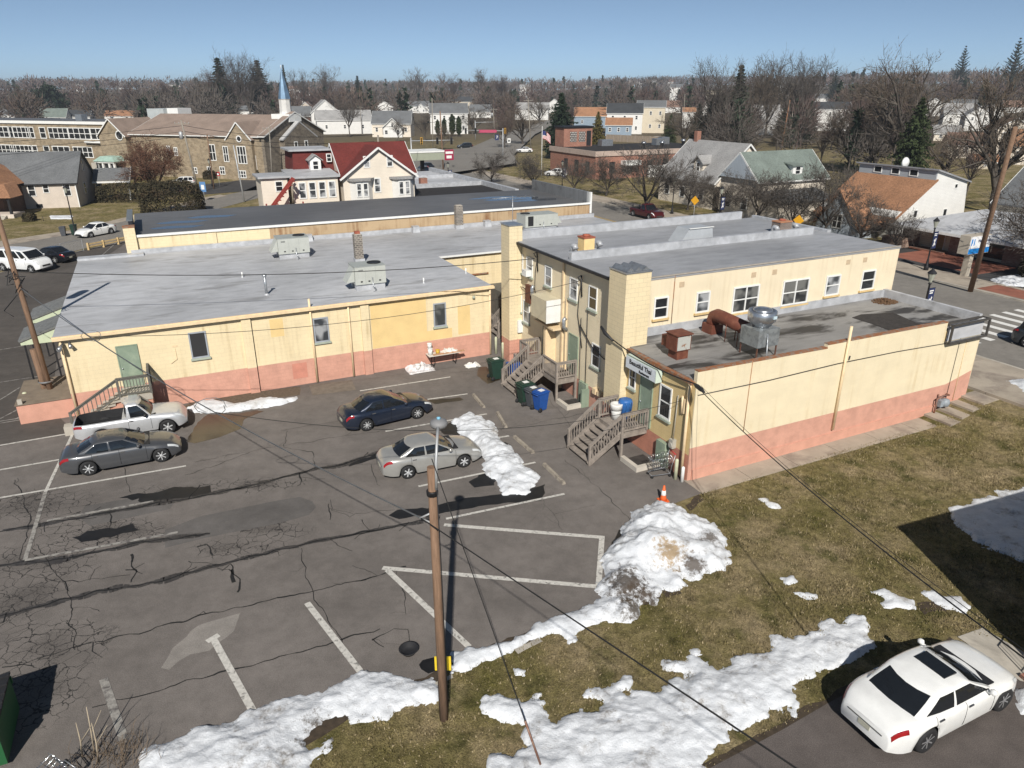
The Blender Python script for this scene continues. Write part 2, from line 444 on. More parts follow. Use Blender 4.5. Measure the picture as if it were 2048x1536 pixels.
DRIVE = asphalt('drive_asphalt', (.105, .09, .083), (), .45)
WET = pm('wet_asphalt', (.014, .0135, .0135), .25, 3, .35, spec=.35, space='WORLD')
DAMP = pm('damp_asphalt', (.052, .047, .044), .35, 4, .5, space='WORLD')
CRACK = pm('crack_tar', (.014, .014, .014), .3, 8, .8, space='WORLD')
LINE = pm('worn_line_paint', (.52, .50, .46), .16, 9, .75, space='WORLD', col2=(.2, .19, .175), col2_scale=5.5, col2_lo=.54, col2_hi=.66)
LINE_F = pm('faded_line_paint', (.30, .285, .26), .2, 9, .8, space='WORLD', col2=(.11, .1, .095), col2_scale=4.5, col2_lo=.46, col2_hi=.62)
MUD = pm('mud', (.055, .04, .026), .35, 5, .9, space='WORLD', bump=.4, bscale=12)
WALK = pm('pavement_concrete', (.36, .31, .25), .14, .9, .9, space='WORLD', bump=.1, bscale=30, col2=(.24, .2, .165), col2_scale=.6)
BRICKPAVE = brick_wall('brick_paving', (.24, .085, .055), (.30, .11, .07), (.2, .14, .11), .2, .1, .01, space='WORLD')

def axis_lines(fine0, fine1, step, mx, extra=()):
    L = list(np.arange(fine0, fine1+.01, step))
    d = step; x = fine1
    while x < mx: d *= 1.22; x += d; L.append(x)
    d = step; x = fine0
    while x > -mx: d *= 1.22; x -= d; L.append(x)
    return sorted(set([round(float(a), 3) for a in L]) | set(extra))
def make_ground():
    xs = axis_lines(-60, 80, 4, 6500, [13.9+.3*i for i in range(19)]); ys = axis_lines(-30, 110, 5, 6500)
    vs = []; fs = []
    for y in ys:
        for x in xs:
            p = W(x, y); vs.append((p.x, p.y, gz(p.x, p.y)-.012))
    nx = len(xs)
    for j in range(len(ys)-1):
        for i in range(nx-1): fs.append((j*nx+i, j*nx+i+1, (j+1)*nx+i+1, (j+1)*nx+i))
    me = bpy.data.meshes.new('ground'); me.from_pydata(vs, [], fs); me.materials.append(GRASS)
    for p in me.polygons: p.use_smooth = True
    o = bpy.data.objects.new('ground', me); C.objects.link(o); o['kind'] = 'structure'
make_ground()
def sheet(name, pts, mat, z=.0, kind='structure', level=None, noiseamp=0.0, step=.25):
    """a flat sheet on the ground, its outline given as world points or photo pixels"""
    P = []
    for p in pts:
        if isinstance(p, Vector): P.append(p.copy())
        else: P.append(G(p[0], p[1], level))
    if noiseamp:
        Q = []
        for a, b in zip(P, P[1:]+P[:1]):
            n = max(1, int((b-a).length/step))
            for i in range(n):
                q = a.lerp(b, i/n); k = noise.noise_vector(q*2.2+Vector((9, 4, 1)))+noise.noise_vector(q*6)*.4
                Q.append(q+Vector((k.x, k.y, 0))*noiseamp)
        P = Q
    b = MB()
    f = b.poly([(p.x, p.y, (gz(p.x, p.y) if level is None else level)+z) for p in P])
    bmesh.ops.triangulate(b.bm, faces=[f])
    for f in b.bm.faces:
        if f.normal.z < 0: f.normal_flip()
    return b.build(name, mat, kind=kind, recalc=False)
Wv = lambda x, y, z=0: W(x, y, z)
sheet('parking_lot', [W(-.3, .1), (1372, 962), (1402, 987), (1335, 1012), (1222, 1120), (1200, 1208), (1080, 1262), (905, 1325), (850, 1362), (700, 1425), (420, 1580), (150, 1720), Vector((-14, 8, 0)), Vector((-40, 8, 0)), Vector((-70, 30, 0)), Vector((-75, 66, 0)), (0, 545), (60, 528), (165, 500), (262, 478), W(-19, 40), W(13.5, 40), W(13.5, 1)], ASPH, .0)
sheet('left_parking_lot', [(-120, 900), (0, 893), (148, 864), (100, 815), (118, 690), (170, 540), (262, 480), (165, 501), (60, 529), (0, 546), (-200, 590), (-300, 800)], ASPH_L, .004)
# side street and its branch, main street, far roads
sheet('side_street', [(-250, 590), (0, 540), (170, 497), (262, 474), (430, 419), (560, 385), (760, 330), (880, 322), (905, 312), (700, 312), (560, 352), (485, 383), (400, 400), (255, 440), (140, 468), (0, 492), (-250, 540)], ROAD, .012)
sheet('side_walk_path', [(-250, 527), (0, 482), (140, 461), (255, 434), (400, 397), (440, 389), (455, 392), (400, 402), (255, 441), (140, 469), (0, 493), (-250, 541)], WALK, .02)
sheet('branch_road', [(485, 383), (560, 352), (570, 375), (700, 345), (560, 345), (470, 362), (380, 372), (330, 372), (330, 380), (400, 390)], ROAD_D, .016)
Zs = .62
sheet('main_street', [W(25, -60), W(39.5, -60), W(39.5, 118), W(47, 131), W(47, 170), W(25, 170)], ROAD, Zs+.012, level=None) if False else None
def fsheet(name, fp, mat, z):
    b = MB(); b.poly([W(x, y, z) for x, y in fp]); 
    for f in b.bm.faces:
        if f.normal.z < 0: f.normal_flip()
    return b.build(name, mat, kind='structure', recalc=False)
fsheet('main_street', [(24.5, -60), (39.5, -60), (39.5, 128), (24.5, 128)], ROAD, Zs+.012)
sheet('far_road', [(905, 352), (1035, 332), (1028, 314), (1070, 272), (1112, 250), (1130, 240), (1100, 242), (1040, 260), (985, 280), (940, 300), (880, 305), (820, 322), (800, 345)], ROAD, Zs+.02, level=None)
for nm, x0, x1 in (('near_pavement', 19.2, 24.3), ('far_pavement', 39.7, 43.2)):
    b = MB(); n = 60
    for i in range(n):
        y0 = -60+188*i/n; y1 = y0+188/n-.03
        b.extr([W(x0, y0, Zs-.05), W(x1, y0, Zs-.05), W(x1, y1, Zs-.05), W(x0, y1, Zs-.05)], (0, 0, .19))
    b.build(nm, WALK, kind='structure')
for nm, x0 in (('near_kerb', 24.3), ('far_kerb', 39.5)):
    b = MB(); b.extr([W(x0, -60, Zs-.05), W(x0+.2, -60, Zs-.05), W(x0+.2, 128, Zs-.05), W(x0, 128, Zs-.05)], (0, 0, .185)); b.build(nm, CONC, kind='structure')
CW = pm('crossing_paint', (.72, .71, .68), .08, 6, .7, space='WORLD')
b = MB()
for i in range(10):
    x = 25.3+i*1.42; b.poly([W(x, 4.9, Zs+.018), W(x+.55, 4.9, Zs+.018), W(x+.55, 8.6, Zs+.018), W(x, 8.6, Zs+.018)])
for i in range(11):
    x = 25.0+i*1.35; b.poly([W(x, 119, Zs+.018), W(x+.6, 119, Zs+.018), W(x+.6, 122, Zs+.018), W(x, 122, Zs+.018)])
for f in b.bm.faces:
    if f.normal.z < 0: f.normal_flip()
b.build('crossing_markings', CW, kind='structure', recalc=False)
b = MB(); YEL = pm('yellow_line_paint', (.5, .33, .08), .2, 6, .7, space='WORLD')
for dx in (0, .3): b.poly([W(32+dx, 9.5, Zs+.018), W(32.12+dx, 9.5, Zs+.018), W(32.12+dx, 118, Zs+.018), W(32+dx, 118, Zs+.018)])
for f in b.bm.faces:
    if f.normal.z < 0: f.normal_flip()
b.build('centre_line', YEL, kind='structure', recalc=False)
# plaza in front of the insurance office, brick strips
fsheet('office_forecourt', [(43.2, 0), (56, 0), (56, 30), (43.2, 30)], ROAD_D, Zs+.13)
fsheet('brick_forecourt', [(44.6, 16.5), (50.4, 16.5), (50.4, 25.5), (44.6, 25.5)], BRICKPAVE, Zs+.136)
fsheet('brick_strip', [(39.9, -6), (42.6, -6), (42.6, 13.5), (39.9, 13.5)], BRICKPAVE, Zs+.146)
# concrete walk with steps along the restaurant wall
b = MB(); x = -.1; zt = .02
segs = [(-.1, 2.6), (2.63, 5.3), (5.33, 8), (8.03, 10.7), (10.73, 13.3), (13.33, 15.0)]
for x0, x1 in segs: b.extr([W(x0, 0.05, -.1), W(x1, .05, -.1), W(x1, -1.15, -.1), W(x0, -1.15, -.1)], (0, 0, .12))
b.build('concrete_walk', WALK, kind='structure')
b = MB()
for i in range(4):
    x0 = 15.05+i*.95; z1 = .02+.155*(i+1) if i < 4 else .62
    b.extr([W(x0, .05, -.1), W(x0+.93 if i < 3 else 19.15, .05, -.1), W(x0+.93 if i < 3 else 19.15, -1.55+.1*i, -.1), W(x0, -1.55+.1*i, -.1)], (0, 0, z1+.1))
b.build('concrete_steps', WALK, kind='structure')
# driveway of the neighbouring house
sheet('driveway', [(1290, 1620), (1420, 1536), (1560, 1462), (1660, 1404), (1760, 1350), (1905, 1278), (2010, 1335), (2200, 1440), (2400, 1700), (1900, 1800), (1200, 1750)], DRIVE, .0)
sheet('driveway_edge_earth', [(1400, 1530), (1560, 1445), (1690, 1372), (1900, 1272), (1910, 1280), (1700, 1386), (1570, 1462), (1425, 1540)], MUD, -.004, noiseamp=.1)
# asphalt patches, damp marks, concrete slab
sheet('asphalt_patch', [(158, 1035), (170, 1012), (330, 985), (352, 1000), (340, 1018), (180, 1052)], ASPH_D, .004)
sheet('asphalt_patch', [(330, 1060), (400, 1033), (560, 1000), (600, 994), (625, 1003), (632, 1015), (618, 1030), (560, 1046), (410, 1076), (330, 1096)], ASPH_D, .004)
sheet('pale_patch', [(322, 1335), (340, 1300), (400, 1248), (478, 1228), (468, 1262), (420, 1300), (380, 1308), (335, 1338)], asphalt('pale_asphalt', (.24, .22, .20), (), .3), .004, noiseamp=.1)
sheet('sealed_patch', [(240, 995), (300, 985), (346, 978), (420, 972), (420, 990), (350, 1000), (300, 1008)], WET, .005, noiseamp=.3)
sheet('sealed_patch', [(140, 1078), (190, 1060), (262, 1048), (275, 1058), (230, 1072), (160, 1085)], WET, .005, noiseamp=.3)
sheet('damp_patch', [(372, 884), (395, 845), (420, 825), (498, 818), (530, 822), (490, 838), (480, 858), (440, 874), (390, 887)], pm('muddy_water', (.052, .038, .024), .25, 2, .2, spec=.5, space='WORLD'), .006, noiseamp=.08)
sheet('damp_patch', [(955, 735), (972, 733), (985, 748), (1000, 760), (975, 768), (955, 752)], pm('muddy_water2', (.045, .034, .022), .2, 3, .35, space='WORLD'), .006, noiseamp=.08)
for pts in ([(775, 1032), (800, 1020), (860, 1015), (920, 1000), (985, 990), (1060, 978), (1090, 968), (1085, 1000), (1020, 1005), (960, 1012), (905, 1024), (850, 1032), (800, 1038)],
            [(695, 931), (720, 918), (760, 905), (800, 892), (800, 905), (740, 922), (700, 934)],
            [(880, 860), (905, 845), (925, 850), (920, 872), (890, 870)],
            [(940, 965), (975, 940), (1000, 950), (985, 972), (950, 975)],
            [(1010, 885), (1022, 890), (1012, 896), (1000, 893)],
            [(855, 800), (920, 795), (930, 800), (870, 808)],
            [(838, 1330), (850, 1318), (880, 1310), (890, 1340), (860, 1345), (842, 1340)],
            [(1222, 1085), (1240, 1055), (1258, 1050), (1240, 1090), (1218, 1120)]):
    sheet('wet_patch', pts, WET, .006, noiseamp=.15)
sheet('concrete_slab', [(618, 770), (704, 760), (712, 780), (625, 791)], pm('worn_slab', (.16, .135, .11), .2, 3, .9, space='WORLD'), .008)
sheet('muddy_verge', [(905, 1322), (1000, 1284), (1085, 1252), (1200, 1205), (1222, 1215), (1090, 1272), (1010, 1300), (905, 1345)], MUD, .004, noiseamp=.15)
sheet('muddy_verge', [(380, 1558), (500, 1495), (600, 1450), (700, 1408), (850, 1352), (885, 1340), (890, 1375), (700, 1440), (610, 1490), (420, 1580)], MUD, .004, noiseamp=.15)
sheet('muddy_verge', [(360, 818), (400, 795), (520, 783), (600, 773), (598, 790), (480, 806), (380, 822)], pm('leaf_litter', (.11, .085, .06), .4, 9, .9, space='WORLD', bump=.5, bscale=16), .004, noiseamp=.12)
for pts in ([(1250, 1185), (1300, 1175), (1318, 1190), (1290, 1212), (1262, 1205)], [(1310, 1172), (1345, 1165), (1360, 1185), (1330, 1195)], [(1370, 1010), (1400, 990), (1410, 1000), (1380, 1020)], [(1840, 1205), (1880, 1200), (1890, 1220), (1850, 1228)]):
    sheet('bare_earth', pts, MUD, .002, noiseamp=.2)
sheet('stone_edging', [(1028, 1300), (1075, 1278), (1085, 1284), (1035, 1310)], CONC, .03, noiseamp=.05)
sheet('stone_edging', [(835, 1382), (905, 1350), (908, 1356), (840, 1390)], CONC, .03, noiseamp=.05)

def strip(b, P, w0, w1=None, z=.009, level=None):
    n = len(P)
    for i in range(n-1):
        a, c = P[i], P[i+1]; d = (c-a); d.z = 0
        if d.length < 1e-5: continue
        d.normalize(); s = Vector((-d.y, d.x, 0))
        wa = (w0 if w1 is None else w0+(w1-w0)*i/(n-1))/2; wb = (w0 if w1 is None else w0+(w1-w0)*(i+1)/(n-1))/2
        q = [a-s*wa, a+s*wa, c+s*wb, c-s*wb]
        f = b.poly([(p.x, p.y, p.z+z) for p in q])
        if f and f.normal.z < 0: f.normal_flip()
def line_set(name, segs, w, mat, z=.010):
    b = MB()
    for s in segs:
        P = [G(u, v, 0) for u, v in s]; 
        for a, c in zip(P, P[1:]): strip(b, [a, c], w, z=z+.0004*(len(b.bm.faces) % 5))
    for f in b.bm.faces:
        f.normal_update()
        if f.normal.z < 0: f.normal_flip()
    b.build(name, mat, kind='structure', recalc=False)
line_set('parking_lines', [[(0, 891), (146, 866)], [(0, 940), (122, 919)], [(146, 867), (91, 984)], [(0, 996), (372, 932)], [(720, 782), (901, 754)], [(855, 799), (935, 788)], [(771, 863), (974, 828)], [(860, 897), (1018, 872)], [(837, 973), (1071, 925)], [(892, 1038), (1129, 988)]], .13, LINE)
line_set('parking_lines', [[(888, 1050), (1205, 1075)], [(1204, 1072), (1197, 1172)], [(765, 1136), (1200, 1174)], [(774, 1140), (938, 1294)], [(614, 1206), (732, 1358)], [(428, 1280), (510, 1430)], [(414, 1284), (438, 1270)]], .2, LINE)
line_set('faded_parking_lines', [[(91, 984), (62, 1083), (50, 1120)], [(94, 1042), (307, 1003)], [(50, 1121), (356, 1065)], [(168, 1028), (307, 1003)]], .15, LINE_F, .0135)
line_set('faded_parking_lines', [[(207, 1358), (248, 1480)]], .22, LINE_F)
line_set('faded_parking_lines', [[(0, 838), (76, 798)], [(30, 839), (77, 814)], [(0, 847), (88, 832)], [(0, 843), (88, 829)], [(0, 765), (84, 752)], [(0, 800), (40, 775)], [(0, 700), (60, 690)], [(205, 510), (233, 485)]], .09, LINE_F, .0135)

def crack(b, px, w, seed, branch=.35, jit=.07, depth=0):
    rnd = random.Random(seed)
    P = [G(u, v, 0) for u, v in px] if not isinstance(px[0], Vector) else px
    Q = []
    for a, c in zip(P, P[1:]):
        L = (c-a).length; n = max(1, int(L/.16))
        for i in range(n):
            q = a.lerp(c, i/n); k = noise.noise_vector(q*1.7+Vector((seed, 0, 0)))*jit*2+noise.noise_vector(q*7)*jit*.7
            Q.append(q+Vector((k.x, k.y, 0)))
    Q.append(P[-1])
    for i in range(len(Q)-1):
        ww = w*(.35+1.3*abs(noise.noise(Q[i]*.9+Vector((0, seed, 0)))))
        strip(b, [Q[i], Q[i+1]], ww, z=.008)
        if depth < 2 and rnd.random() < branch*.16:
            ang = rnd.uniform(0, 6.28); L = rnd.uniform(.3, 1.3)
            e = Q[i]+Vector((math.cos(ang), math.sin(ang), 0))*L
            crack(b, [Q[i], Q[i].lerp(e, .5)+Vector((rnd.uniform(-.15, .15), rnd.uniform(-.15, .15), 0)), e], w*.5, seed+i+3, .5, jit, depth+1)
b = MB()
CK = [
    ([(0, 1063), (156, 1036), (346, 1002), (420, 989), (478, 977), (582, 951), (629, 938), (673, 933), (760, 905)], .13),
    ([(0, 1132), (130, 1117), (286, 1085), (420, 1067)], .1),
    ([(0, 1235), (100, 1205), (180, 1188), (330, 1160), (400, 1139), (478, 1120), (569, 1098), (629, 1084), (752, 1060), (880, 1035)], .1),
    ([(0, 1335), (60, 1325), (170, 1288), (300, 1262), (400, 1232), (621, 1183), (764, 1149), (812, 1133)], .07),
    ([(180, 1415), (300, 1385), (560, 1315), (690, 1280), (760, 1258)], .06),
    ([(597, 1098), (610, 1140), (622, 1180), (640, 1212), (660, 1240), (690, 1300)], .035),
    ([(460, 1128), (463, 1150), (478, 1160), (475, 1185)], .09), ([(462, 1140), (468, 1165)], .12),
    ([(575, 862), (570, 895), (625, 905), (630, 935)], .03), ([(248, 936), (252, 960), (262, 985)], .03),
    ([(390, 925), (520, 898), (640, 880), (760, 862)], .03), ([(560, 862), (700, 838), (840, 815)], .025), ([(370, 950), (420, 935), (500, 905)], .03),
    ([(740, 930), (748, 950), (760, 972)], .025), ([(660, 1000), (665, 1020), (700, 1035), (712, 1028), (790, 1020)], .03), ([(655, 1008), (660, 1040)], .05),
    ([(1000, 860), (1180, 825), (1240, 815)], .03), ([(1020, 790), (1100, 800), (1180, 900)], .02), ([(905, 745), (980, 740)], .025),
    ([(1130, 920), (1180, 960), (1260, 1040)], .025), ([(1110, 1030), (1190, 1010)], .02), ([(1085, 1000), (1125, 1060)], .02),
    ([(790, 1140), (808, 1180), (812, 1230)], .03), ([(740, 1280), (790, 1258), (815, 1262), (825, 1300)], .05), ([(70, 1090), (140, 1180), (150, 1300)], .04), ([(0, 1140), (120, 1165), (260, 1150)], .04),
    ([(30, 960), (60, 1040), (40, 1120)], .04), ([(260, 1110), (268, 1140), (262, 1165)], .1), ([(250, 1140), (285, 1148)], .06), ([(395, 1095), (412, 1090), (425, 1110)], .08)]
for i, (px, w) in enumerate(CK): crack(b, px, w, i*7+1)
b2 = MB()
for i in (0, 1, 2): crack(b2, CK[i][0], .42, i*5+50, 0, .06)
for f in b2.bm.faces:
    f.normal_update()
    if f.normal.z < 0: f.normal_flip()
bmesh.ops.translate(b2.bm, vec=(0, 0, -.0022), verts=b2.bm.verts); b2.build('damp_streaks', DAMP, kind='structure', recalc=False)
for f in b.bm.faces:
    f.normal_update()
    if f.normal.z < 0: f.normal_flip()
b.build('asphalt_cracks', CRACK, kind='structure', recalc=False)

# ------------------------------------------------------------------ snow
def snow_mat():
    m, b, t = base_mat('old_snow', .7, 0, .3)
    v = t.coord('WORLD')
    n = t.noise(v, 1.0, 8, .75, .2); n2 = t.noise(v, 6, 5, .7); n3 = t.noise(v, .5, 3)
    gr = t.noise(v, 34, 3, .75)
    d = t.math('MULTIPLY', t.ramp(n, [(.53, 0.0), (.66, .85)]), t.ramp(n2, [(.4, 0.15), (.62, 1.0)]))
    c = t.mix(d, (.68, .70, .73), (.13, .10, .07)); c = t.mix(t.math('MULTIPLY', t.ramp(gr, [(.6, 0.0), (.7, .7)]), t.ramp(n2, [(.42, .1), (.6, 1.0)])), c, (.12, .10, .08)); c = t.mix(1.0, c, t.ramp(t.noise(v, 2.2, 6, .7), [(.3, .82), (.7, 1.1)]), 'MULTIPLY')
    c = t.mix(t.ramp(n3, [(.64, 0.0), (.78, .3)]), c, (.52, .44, .33))
    for u, v_, rr, col in ((1340, 1108, .75, (.33, .23, .12)), (1255, 1162, 1.0, (.06, .043, .03)), (1290, 1180, .8, (.07, .05, .035)), (1390, 1125, .6, (.09, .07, .055)), (1420, 1070, .5, (.12, .1, .085)), (640, 1440, .7, (.09, .07, .05)), (1275, 1205, .8, (.08, .06, .04))):
        g = G(u, v_, .4); dd = t.new('ShaderNodeVectorMath', operation='DISTANCE'); t.link(v, dd.inputs[0]); dd.inputs[1].default_value = g
        k = t.math('ADD', t.math('SUBTRACT', 1.0, t.math('DIVIDE', dd.outputs['Value'], rr)), t.math('MULTIPLY', t.math('SUBTRACT', t.noise(v, 4.5, 7, .75), .5), 3.4)); c = t.mix(t.ramp(k, [(.12, 0.0), (.6, .9)]), c, col)
    t.link(c, b.inputs['Base Color'])
    b.inputs['Subsurface Weight'].default_value = .0
    bn = t.new('ShaderNodeBump'); bn.inputs['Strength'].default_value = .55; bn.inputs['Distance'].default_value = .06
    t.link(t.math('ADD', t.noise(v, 9, 5, .7), t.math('MULTIPLY', t.noise(v, 28, 3, .6), .4)), bn.inputs['Height']); t.link(bn.outputs[0], b.inputs['Normal'])
    return m
SNOW = snow_mat()
def snow(px, h, label, w=.5, res=.07, edge=.16, thr=0.0, holes=0.0, rough=.06, level=None, seed=0, name='snow_patch', group=None, ridge=None):
    P = [p if isinstance(p, Vector) else G(p[0], p[1], level) for p in px]
    X = np.array([p.x for p in P]); Y = np.array([p.y for p in P])
    gx = np.arange(X.min()-.3, X.max()+.3, res); gy = np.arange(Y.min()-.3, Y.max()+.3, res)
    gx, gy = np.meshgrid(gx, gy); pts = np.stack([gx.ravel(), gy.ravel()], 1)
    dmin = np.full(len(pts), 1e9); ins = np.zeros(len(pts), bool)
    for i in range(len(P)):
        a = np.array([X[i-1], Y[i-1]]); c = np.array([X[i], Y[i]]); e = c-a
        tt = np.clip(((pts-a)@e)/max(1e-9, e@e), 0, 1); dmin = np.minimum(dmin, np.hypot(*(pts-a-tt[:, None]*e).T))
        cond = ((a[1] > pts[:, 1]) != (c[1] > pts[:, 1])); xx = (c[0]-a[0])*(pts[:, 1]-a[1])/((c[1]-a[1]) if abs(c[1]-a[1]) > 1e-9 else 1e-9)+a[0]
        ins ^= cond & (pts[:, 0] < xx)
    f = np.where(ins, dmin, -dmin)
    ok = f > -.45
    z = np.full(len(pts), -.2)
    for i in np.nonzero(ok)[0]:
        q = Vector((pts[i, 0], pts[i, 1], seed))
        n1 = noise.fractal(q*1.4, .8, 2.1, 6); ff = f[i]-thr+edge*1.35*n1+edge*.3+.06*noise.fractal(q*5, .6, 2.2, 3)
        if holes: ff = min(ff, ff*.2+holes*(.55+noise.fractal(q*.9+Vector((5, 5, 5)), 1.0, 2.0, 5)))
        if ff > 0:
            lump = .72+.55*noise.fractal(q*.7+Vector((0, 0, 9)), 1.0, 2.0, 3)
            z[i] = h*(1-math.exp(-ff/w))*max(.25, lump)+rough*.6*noise.fractal(q*2.4, .7, 2.2, 6)*(1-math.exp(-ff/.15))+min(.03, ff*.3)
            z[i] += rough*.45*(1-abs(noise.noise(q*6)))*.6*(1-math.exp(-ff/.2))
        else: z[i] = max(-.08, ff*.8)
        z[i] += gz(pts[i, 0], pts[i, 1]) if level is None else level
    sh = gx.shape; idx = -np.ones(len(pts), int); okk = ok & (f > -.4)
    idx[okk] = np.arange(okk.sum()); I = idx.reshape(sh)
    vs = [(pts[i, 0], pts[i, 1], z[i]) for i in np.nonzero(okk)[0]]
    a, b_, c_, d_ = I[:-1, :-1].ravel(), I[:-1, 1:].ravel(), I[1:, 1:].ravel(), I[1:, :-1].ravel()
    k = (a >= 0) & (b_ >= 0) & (c_ >= 0) & (d_ >= 0)
    fs = np.stack([a, b_, c_, d_], 1)[k]
    zz = np.array([v[2] for v in vs]); 
    g0 = np.array([gz(v[0], v[1]) if level is None else level for v in vs])
    keep = ((zz-g0)[fs] > -.02).any(1); fs = fs[keep]
    used = np.unique(fs); rm = -np.ones(len(vs), int); rm[used] = np.arange(len(used))
    me = bpy.data.meshes.new(name); cx, cy = float(X.mean()), float(Y.mean()); cz = 0.0
    me.from_pydata([(vs[i][0]-cx, vs[i][1]-cy, vs[i][2]) for i in used], [], [tuple(int(rm[j]) for j in q) for q in fs])
    me.materials.append(SNOW)
    for p in me.polygons: p.use_smooth = True
    o = bpy.data.objects.new(name, me); C.objects.link(o); o.location = (cx, cy, 0)
    _props(o, label, 'snow', group, None); return o
def zp(pts, ox, oy, k): return [(ox+x/k, oy+y/k) for x, y in pts]
snow(zp([(1075, 345), (1130, 328), (1180, 345), (1250, 400), (1310, 410), (1340, 470), (1365, 540), (1390, 580), (1450, 600), (1500, 660), (1530, 720), (1600, 760), (1640, 790), (1655, 815), (1620, 870), (1590, 920), (1530, 945), (1480, 940), (1420, 950), (1400, 930), (1330, 850), (1270, 790), (1225, 720), (1250, 690), (1220, 620), (1150, 540), (1110, 540), (1060, 500), (1055, 440), (1005, 390)], 640, 740, 3.793),
     .36, 'long narrow snow bank ploughed across the parking bays by the silver saloon', .35, .07, .14, rough=.13, seed=1, name='snow_bank')
snow(zp([(840, 265), (900, 262), (980, 275), (1060, 300), (1110, 345), (1200, 370), (1300, 415), (1345, 420), (1390, 480), (1420, 560), (1445, 650), (1410, 770), (1280, 800), (1160, 850), (1090, 840), (1100, 875), (1010, 890), (880, 890), (890, 960), (880, 1050), (830, 1000), (750, 1060), (740, 1130), (660, 1150), (550, 1165), (480, 1150), (420, 1060), (425, 990), (465, 980), (465, 860), (490, 700), (520, 630), (590, 540), (660, 430), (680, 380), (720, 340)], 1080, 940, 3.84),
     .8, 'tall dirty snow heap at the lot edge beside the orange cone', .8, .08, .18, rough=.15, seed=2, name='snow_bank')
snow(zp([(50, 385), (55, 300), (110, 265), (200, 265), (280, 250), (330, 245), (350, 220), (420, 200), (430, 160), (500, 135), (600, 105), (700, 85), (760, 80), (800, 130), (700, 168), (640, 185), (620, 225), (600, 235), (560, 210), (520, 205), (480, 225), (420, 230), (330, 270), (260, 300), (200, 330), (130, 370)], 880, 1180, 2.327),
     .2, 'thin strip of snow along the lot edge between the lamp pole and the tall heap', .3, .07, .14, rough=.07, seed=3)
snow([(200, 1640), (275, 1540), (300, 1510), (330, 1490), (380, 1470), (440, 1455), (520, 1425), (590, 1400), (640, 1385), (720, 1350), (770, 1345), (810, 1360), (850, 1365), (877, 1385), (880, 1400), (830, 1405), (780, 1425), (740, 1445), (700, 1425), (670, 1430), (650, 1445), (610, 1480), (625, 1495), (665, 1478), (650, 1500), (620, 1530), (640, 1640)],
     .3, 'wide snow bank in the near corner of the lot beside the dry brush', .8, .06, .2, rough=.09, seed=4, name='snow_bank')
snow(zp([(205, 520), (260, 515), (340, 515), (430, 500), (480, 530), (500, 560), (500, 600), (540, 625), (600, 600), (650, 570), (720, 565), (740, 530), (700, 480), (730, 450), (790, 445), (860, 430), (830, 480), (870, 495), (980, 490), (1040, 450), (1100, 420), (1180, 395), (1170, 370), (1050, 370), (1040, 335), (1130, 340), (1200, 330), (1240, 350), (1330, 360), (1420, 315), (1540, 285), (1560, 240), (1640, 235), (1760, 180), (1830, 150), (1890, 150), (1975, 120), (1990, 140), (2000, 190), (1975, 260), (1950, 290), (1900, 330), (1800, 340), (1740, 390), (1660, 440), (1640, 460), (1655, 510), (1600, 560), (1500, 600), (1400, 640), (1330, 640), (1320, 690), (1250, 750), (1190, 800), (1130, 870), (1000, 960), (500, 960), (250, 860), (235, 770), (290, 740), (350, 760), (430, 740), (430, 680), (430, 620), (410, 600), (330, 630), (250, 600), (210, 550)], 880, 1180, 2.327),
     .3, 'broad snow drift across the grass beside the white saloon driveway', 1.1, .06, .24, rough=.09, seed=5, name='snow_bank')
snow([(372, 818), (400, 803), (430, 802), (470, 808), (520, 800), (545, 797), (560, 800), (592, 795), (590, 803), (560, 810), (530, 815), (480, 822), (440, 826), (390, 826)], .28, 'low snow strip at the foot of the salmon wall ahead of the pickup', .3, .07, .1, rough=.06, seed=6)
for i, (pts, lab) in enumerate([
    ([(1518, 998), (1532, 996), (1540, 1004), (1556, 1008), (1560, 1016), (1545, 1016), (1530, 1006)], 'small snow scrap on the grass beside the concrete walk'),
    ([(1563, 1156), (1585, 1152), (1592, 1162), (1575, 1167)], 'tiny snow scrap on the grass right of the tall dirty heap'),
    ([(1582, 1183), (1605, 1184), (1632, 1190), (1636, 1196), (1612, 1196)], 'flat oval snow scrap on the grass above the broad drift'),
    ([(1748, 1186), (1768, 1180), (1790, 1192), (1825, 1202), (1832, 1218), (1770, 1214), (1764, 1206), (1780, 1200)], 'ragged snow scrap on the grass above the white saloon, the left of two'),
    ([(1840, 1184), (1868, 1180), (1890, 1192), (1920, 1195), (1942, 1212), (1930, 1224), (1890, 1216), (1870, 1205)], 'ragged snow scrap on the grass above the white saloon, the right of two'),
    ([(1337, 1325), (1360, 1322), (1390, 1318), (1400, 1330), (1370, 1336), (1340, 1338)], 'small snow scrap just off the edge of the broad drift'),
    ([(1380, 1300), (1396, 1298), (1402, 1310), (1385, 1312)], 'tiny snow crumb above the broad drift'),
    ([(1028, 1338), (1052, 1340), (1048, 1350), (1032, 1350)], 'tiny snow crumb on the grass right of the lamp pole'),
    ([(100, 432), (145, 431), (144, 438), (102, 438)], 'thin line of snow beside the porch house drive')]):
    snow(pts, .08, lab, .15, .06, .07, rough=.04, seed=10+i, group='snow scraps on the grass')
snow([(1905, 1020), (1960, 1000), (2048, 975), (2160, 960), (2160, 1130), (2040, 1120), (1960, 1085), (1925, 1060)], .07, 'patchy thin snow in the dark house shadow on the lawn', .3, .075, .25, holes=.55, rough=.03, seed=30)
snow([(1975, 562), (2010, 553), (2060, 550), (2120, 560), (2100, 590), (2048, 578), (2000, 573)], .5, 'snow heap on the office forecourt beside the leaning pole', .6, .12, .2, rough=.12, seed=31, name='snow_bank')
